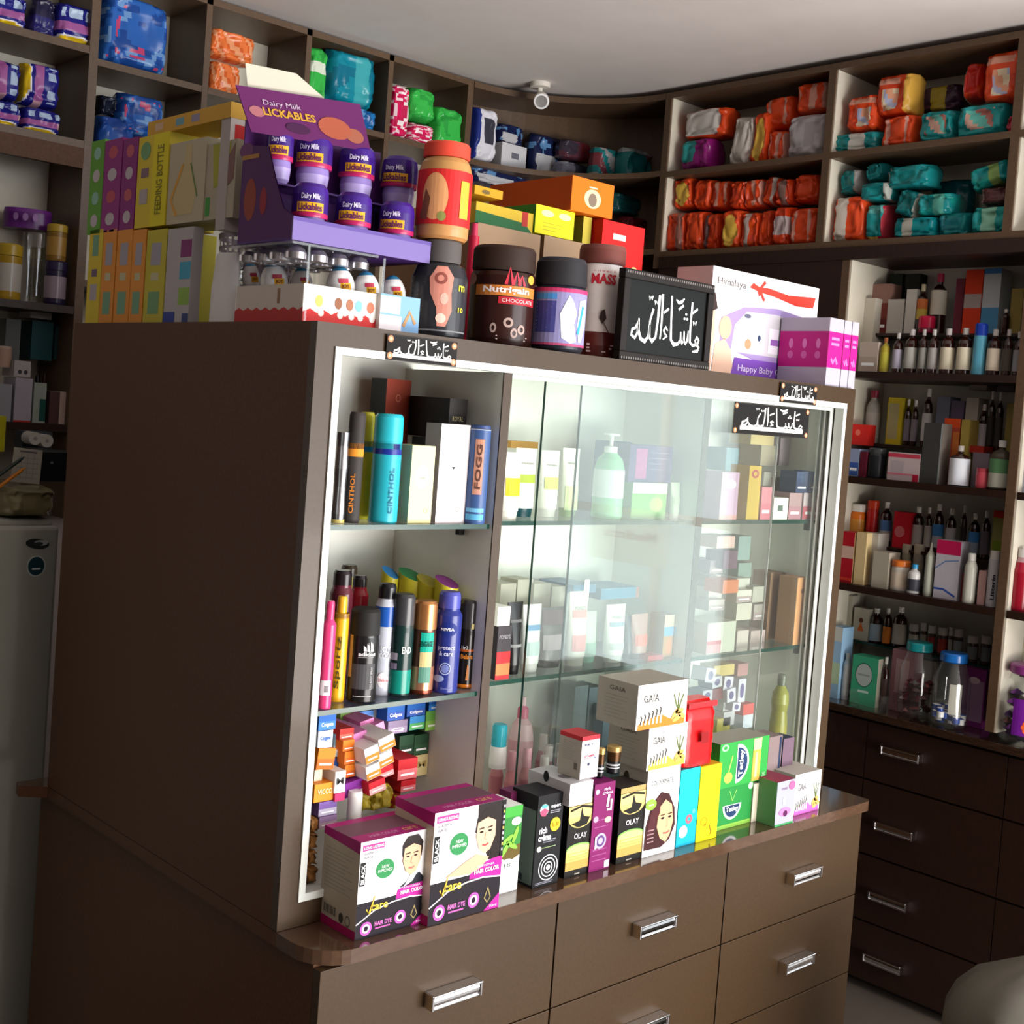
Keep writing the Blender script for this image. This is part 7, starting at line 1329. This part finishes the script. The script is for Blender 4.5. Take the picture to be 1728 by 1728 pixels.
pk_((1463,273,1489,304), p_plain(TE, TE2), 'small teal pack high in the pile '+w4, X1+.03, None, seed=69, tilt=-.2)
pk_((1492,276,1566,316), p_plain(TE, TE2, '#b8beb4', .06, .08), 'long teal pack with a white end topmost in the pile', X1+.004, None, seed=70)
pk_((1638,273,1706,312), p_plain('#14847c', TE, '#7c9c58', .6, .08), 'teal pack slanting at the upper right '+w4, X1, None, seed=71, tilt=-.25)
pk_((1652,314,1698,344), p_plain('#4c2c2c', '#5c3838', '#a88c84', .08, .08), 'dark brown pack between two teal ones at the right', X1+.01, None, seed=72)
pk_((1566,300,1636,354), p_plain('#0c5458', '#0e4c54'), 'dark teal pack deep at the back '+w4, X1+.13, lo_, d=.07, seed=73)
# ================================================================ back wall cubbies
Y1 = YB+.015
def bk(rect, pat, lb, z0=None, c=None, d=.1, tilt=0, seed=0, name='sanitary_pad_pack'): return pouch(name, 'F', rect, d, pat, lb, 'pack', z0=z0, c=Y1 if c is None else c, tilt=tilt, seed=seed)
a = 'at the far upper left'
bk((-16,-12,50,54), p_navy, 'navy pack with a yellow arc, cut by the picture corner', 2.4525, seed=1)
bk((54,-6,98,62), lambda u, v, s: '#24203c' if v > .5 else '#2c2868', 'dark navy pack in the upper cubby '+a, 2.4525, c=Y1+.02, seed=2)
bk((100,5,163,80), p_navy, 'navy pack with a yellow arc beside the dark one '+a, 2.4525, seed=3)
bk((-14,168,38,222), p_navy, 'navy pack at the bottom left of the second cubby '+a, 2.2035, seed=4)
bk((42,182,106,243), p_navy, 'navy pack at the bottom right of the second cubby '+a, 2.2035, seed=5)
bk((-14,100,38,166), p_navy_side, 'navy pack stacked upper left in the second cubby', None, c=Y1+.004, seed=6)
bk((42,106,106,180), p_navy_side, 'navy pack turned sideways, stacked upper right in the second cubby', None, c=Y1+.004, seed=7)
bk((178,-6,290,116), p_blue, 'big blue pack with pink flecks in the top cubby', 2.4255, seed=116, name='sweet_pack')
bk((206,158,282,232), p_blue, 'blue pack with pink flecks standing in the cubby under the big one', None, seed=12, name='sweet_pack')
bk((170,196,232,238), p_plain('#24509c', '#1c4088'), 'plain blue pack lying in front at the left of the second cubby', 2.1655, c=Y1-.0, seed=13, name='sweet_pack', d=.08)
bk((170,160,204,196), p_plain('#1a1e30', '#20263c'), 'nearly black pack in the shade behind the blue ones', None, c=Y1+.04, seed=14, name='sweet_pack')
bk((358,52,436,102), p_orange_gauze, 'upper orange gauze pack on the back wall', None, seed=21, name='gauze_pack')
bk((358,104,410,150), p_orange_gauze, 'lower orange gauze pack on the back wall', 2.4255, seed=22, name='gauze_pack')
bk((523,76,556,152), p_greenband, 'green pack with a white band on the back wall', 2.4255, seed=23)
bk((560,86,640,176), p_plain('#128498', '#0e6c84', '#3ca0a8', .6, .12), 'large teal pack right of the banded green one', None, seed=24, c=Y1+.002)
bk((566,178,640,214), p_plain('#1c70b0', '#1c5c9c', '#5c98c8', .5, .1), 'blue pack lying under the large teal one', 2.4255, seed=25)
bk((664,140,693,236), p_floral, 'tall pink and white floral pack on the back wall', 2.4255-.0, seed=26)
bk((696,148,738,204), p_green, 'upper bright green pack on the back wall', None, seed=27, c=Y1+.006)
bk((695,208,736,243), p_floral, 'small pink and white floral pack beside the tall one', 2.4255, seed=28)
bk((739,180,784,243), p_green, 'lower bright green pack at the right of its cubby', 2.4255, seed=29)
# corner shelves
def corner(rect, pat, lb, c, z0=None, d=.08, tilt=0, seed=0): return pouch('sanitary_pad_pack', 'F', rect, d, pat, lb, 'pack', z0=z0, c=c, tilt=tilt, seed=seed)
corner((804,180,842,272), lambda u, v, s: '#20307c' if u < .22+.1*v else ('#3c3c48' if abs(u-.6) < .13 and abs(v-.55) < .16 else '#d4d4dc'), 'white pack with a blue edge standing at the left of the corner shelf', 1.69, None, seed=1)
carton('tissue_box', 'F', (846, 244, 888, 284), .08, '#ccccd0', 'white box lying beside the tall white pack on the corner shelf', c=1.72, draw=lambda b, w, h, d: b.rect(flat(0), -.1*w, .4*h, .2*w, .65*h, '#6c6c78', 1))
corner((846,210,888,243), p_navybox, 'navy pack on top of the white box in the corner', 1.725, None, seed=2)
corner((904,226,954,300), p_navybox, 'navy and white pack in the middle of the corner shelf', 1.70, None, seed=3)
corner((800,284,900,316), p_navybox, 'navy and white pack low at the left of the corner', 1.70, None, seed=4, d=.1)
corner((956,240,1022,274), p_plain('#5c3440', '#3c3440', '#7c2c34', .6, .15), 'dark maroon pack high in the corner', 1.62, None, seed=5)
corner((952,276,1010,302), p_plain('#7c7c88', '#6c6c7c', '#3c3c48', .5, .1), 'grey pack lying under the dark maroon one', 1.62, None, seed=6)
corner((1014,250,1060,304), lambda u, v, s: ('#9c9c9c', '#247c80', '#7c3c44', '#247c80')[int(u*5+v*4) % 4], 'teal and grey pack on the right of the corner shelf, left of a pair', 1.5, None, seed=7)
corner((1062,250,1104,306), lambda u, v, s: '#9ca4a4' if v > .75 else ('#1c7478' if rnd(s, int(u*5), int(v*5)) > .3 else '#7c4c54'), 'teal and grey pack on the right of the corner shelf, right of a pair', 1.42, None, seed=8)
corner((1038,328,1088,362), p_plain('#1c5458', '#1a484c'), 'dark teal pack on the lower corner shelf at the right', 1.45, None, seed=9)
corner((1064,366,1094,396), p_plain('#6c1c28', '#5c1820'), 'dark red pack on the lower corner shelf', 1.42, None, seed=10)
# ================================================================ dark shelves at the far left
yl = YB+.02
def lf(rect, col, lb, z0=None, c=None, d=.08, draw=None, left=None, name='medicine_box'): return carton(name, 'F', rect, d, col, lb, z0=z0, c=yl if c is None else c, draw=draw, left=left)
def lj(rect, lidc, bodyc, labc, lb, z0, c=None, nm='pill_jar', lidf=.82): can(nm, 'F', rect, [(.95, 0, bodyc), (1, .05, bodyc), (1, .15, labc), (1, .65, bodyc), (1, lidf-.04, bodyc)], lb, 'jar', z0=z0, c=yl if c is None else c, seg=20, kids=[('lid', [(1.02, lidf-.03, lidc), (1.02, .97, lidc), (.9, 1, lidc)], None)])
zs_ = 1.7655
lj((-6, 412, 36, 479), '#a88c28', '#9c7c20', '#a8a49c', 'yellow jar with a white label at the left edge of the dark shelf', zs_)
lj((76, 441, 112, 490), '#2c2444', '#241c38', '#8c7c88', 'navy and white tub carrying the amber jar', zs_)
zt_ = at(94, 441, 'y', yl).z+.002
lj((79, 379, 112, 441), '#a88c30', '#7c5c24', '#9c7838', 'amber jar with a yellow lid stacked on the navy tub', zt_)
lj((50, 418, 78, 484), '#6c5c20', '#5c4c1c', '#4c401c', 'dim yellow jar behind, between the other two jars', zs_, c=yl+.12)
can('round_tin', 'F', (8, 354, 86, 388), [(1, 0, '#5c2470'), (1, .8, '#6c2c80'), (.96, 1, '#5c2470')], 'purple round tin on top of a clear tub on the dark shelf', 'tin', z0=None, c=yl+.05, seg=26, sy=.6, draw=lambda b, r, h: [b.ell(cyl(r*1.003), q*r, .5*h, .12*r, .2*h, '#9470a4', 2, n=8) for q in (-.5, -.1, .3)], kids=[])
P, r, h, tz = round_seat('F', (38, 388, 76, 480), zs_, yl+.03)
b = MB(); b.lathe([(r*.9, 0, '#fff', CL_), (r, .1*h, '#fff', CL_), (r, .95*h, '#fff', CL_)], 24, CL_, sy=.6); put('clear_tub', b, loc=P, rz=tz, label='clear tub under the purple round tin on the dark shelf', cat='tub')
zs_ = 1.4505
for q, col, lb, dr in (((53,542,89,608),'#1c4448','dark teal carton, bigger of the two on the shelf above the refrigerator',None), ((92,552,120,608),'#1c3438','darker teal carton beside the bigger one',None), ((52,513,88,538),'#a8a4a0','white flat carton lying on the dark teal one',None), ((9,538,34,608),'#5c6060','dim grey carton left of the dark teal ones',None)):
    lf(q, col, lb, None, c=yl+.07, draw=dr)
for q, col, lb, dr in (((25,638,54,694),'#9c98a4','large white carton in front on the shelf above the refrigerator',lambda b,w,h,d:b.rect(flat(0),-w/2,0,w/2,.04*h,'#a83028',1)), ((57,646,78,690),'#8c948c','white and dark green carton beside the large white one',lambda b,w,h,d:b.rect(flat(0),.0*w,.05*h,.5*w,.6*h,'#1c4840',1)), ((-4,648,20,688),'#8c8c94','pale carton at the left picture edge above the refrigerator',None), ((84,661,100,692),'#4c3434','dark brown half of the pair of small cartons at the shelf end',None), ((101,661,116,692),'#b09890','cream half of the pair of small cartons at the shelf end',None)):
    lf(q, col, lb, zs_, c=yl, draw=dr)
lf((24, 609, 52, 636), '#a09c9c', 'white carton with dark dots stacked on the large white one', None, c=yl+.004, draw=lambda b, w, h, d: (b.ell(flat(0), -.15*w, .3*h, .12*w, .14*h, '#3c3c40', 1), b.ell(flat(0), .2*w, .3*h, .12*w, .14*h, '#3c3c40', 1)))
can('round_tin', 'F', (-6, 584, 19, 620), [(1, 0, '#a88c7c'), (1, .9, '#a89488'), (.9, 1, '#b8a89c')], 'round white and orange tub at the left picture edge', 'tin', z0=None, c=yl+.02)
for i, (x0, x1) in enumerate(((58, 68), (70, 79), (82, 92), (96, 106))):
    bottle('medicine_bottle', 'F', (x0, 612, x1, 660+30), ('first', 'second', 'third', 'fourth')[i]+' dark reddish bottle from the left behind the small cartons', z0=zs_, c=yl+.11, body=('#181818', '#3c1818', '#4c1c1c', '#3c1414')[i], lab='#4c4448', cap='#281c1c', m=1)
# on the refrigerator
zf_ = 1.2625; yf = 1.1
can_c = yf
pouch('folded_cloth', 'F', (10, 822, 104, 850), .3, p_plain('#6c6448', '#625a40'), 'folded olive cloth on top of the refrigerator', 'cloth', z0=zf_, c=1.08, seed=3)
zc2 = at(57, 822, 'y', 1.08).z+.002
lf((66, 760, 112, 822), '#17191b', 'black box standing on the cloth over the refrigerator', zc2, c=1.22, d=.1, draw=lambda b, w, h, d: (b.rect(flat(0), -w/2, .93*h, w/2, h, '#4c5050', 1), b.ell(flat(0), -.05*w, .6*h, .06*w, .04*h, '#6c7070', 1)))
b = MB(); P, w, h, _ = seat('F', 20, 757, 68, 822, z0=zc2, c=1.16); b.box(-w/2, 0, 0, w/2, .004, h, '#9c9a90'); S = flat(0)
for i in range(1, 6): b.rect(S, -w*.4, h*i/7, w*.4, h*i/7+.001, '#7c7c78', 1)
for i in range(1, 4): b.rect(S, -w*.45+w*.22*i, h*.1, -w*.45+w*.22*i+.001, h*.85, '#7c7c78', 1)
b.rect(S, -w*.3, .88*h, w*.3, .93*h, '#5c5c5c', 1)
put('paper_form', b, loc=P, rot=(-.08, .08, 0), label='printed white form leaning against the black box over the refrigerator', cat='paper')
for i, (col, lb) in enumerate((('#24302c', 'dark pen lying against the white form'), ('#b8701c', 'orange pencil lying against the white form'))):
    P = at(8+i*2, 795+18*i, 'y', 1.12); b = MB(); b.lathe([(.003, -.05, col), (.004, -.045, col), (.004, .04, col), (.0008, .052, '#b89c70')], 8, 1); put('pen', b, loc=P, rot=(0, math.radians(52), 0), label=lb, cat='pen')
lf((-8, 702, 9, 762), '#a8a41c', 'yellow-green carton at the left picture edge over the refrigerator', None, c=1.3, d=.05)
lf((38, 728, 88, 758), '#3c4044', 'grey tray holding two white rolls behind the black box', None, c=1.62, d=.05)
for i, px in enumerate((59, 79)):
    P = at(px, 740+4*i, 'y', 1.57); b = MB(); b.lathe([(.0165, 0, '#b4b4ac'), (.0165, .05, '#b4b4ac')], 20, 0); b.face([(.0165*cos(2*pi*j/20)*.3, .0165*sin(2*pi*j/20)*.3, .0504) for j in range(20)], '#8c8c88')
    put('tape_roll', b, loc=(P.x, 1.618, P.z), rot=(pi/2, 0, 0), label=('left', 'right')[i]+' white tape roll standing over the refrigerator', cat='tape roll')
# ================================================================ grey cloth at the lower right corner
b = MB(); n = 24; rows = []
for i in range(15):
    t = i/14; z = .02+.565*t; k = 1 if t < .75 else sqrt(max(0, 1-((t-.75)/.26)**2))
    rows.append([((.19+.03*(1-t))*k*math.copysign(abs(cos(2*pi*j/n))**.7, cos(2*pi*j/n))+.006*sin(j*2.3+t*4), (.13+.03*(1-t))*k*math.copysign(abs(sin(2*pi*j/n))**.7, sin(2*pi*j/n))+.007*sin(j*3.1+t*6), z) for j in range(n)])
b.grid(rows, '#5c5850', 2, close=True); b.face(rows[0][::-1], '#4c4844', 2); b.face(rows[-1], '#6c6860', 2)
o = put('chair_cover', b, loc=(1.435, -.58, -.018), rz=-.6, label='grey cloth-covered chair back at the lower right corner of the picture', cat='chair')

# ================================================================ groups of repeated goods
def zone(p):
    x, y, z = p
    if x > 2.1 and y < 1.3: return 'in the right wall cubbies' if z > 2.12 else 'on the right wall medicine shelves' if z > .99 else 'on the dark counter and glass shelf'
    if y > 1.5 and x < .37: return 'on the far left shelves'
    if y > 1.5 and x < 1.69: return 'in the back wall cubbies'
    if y > 1.2: return 'on the curved corner shelves'
    if 1.675 < z and y < .9: return 'on the cabinet top'
    if -.12 < y < .0 and .74 < z < 1.3: return 'on the ledge'
    if 0 <= y < .3 and z > .78: return 'in the open left section' if x < .389 else 'behind the cabinet glass'
    return None
bpy.context.view_layer.update(); cnt = {}
for o in list(COL.objects):
    if o.parent is None and 'label' in o and 'group' not in o:
        zn = zone(o.location); 
        if zn: cnt.setdefault((o.name.split('.')[0], zn), []).append(o)
for (nm, zn), L in cnt.items():
    if len(L) > 1:
        w_ = nm.replace('_', ' '); pl_ = w_+('es' if w_.endswith(('x', 'ch')) else 's')
        for o in L: o['group'] = pl_+' '+zn
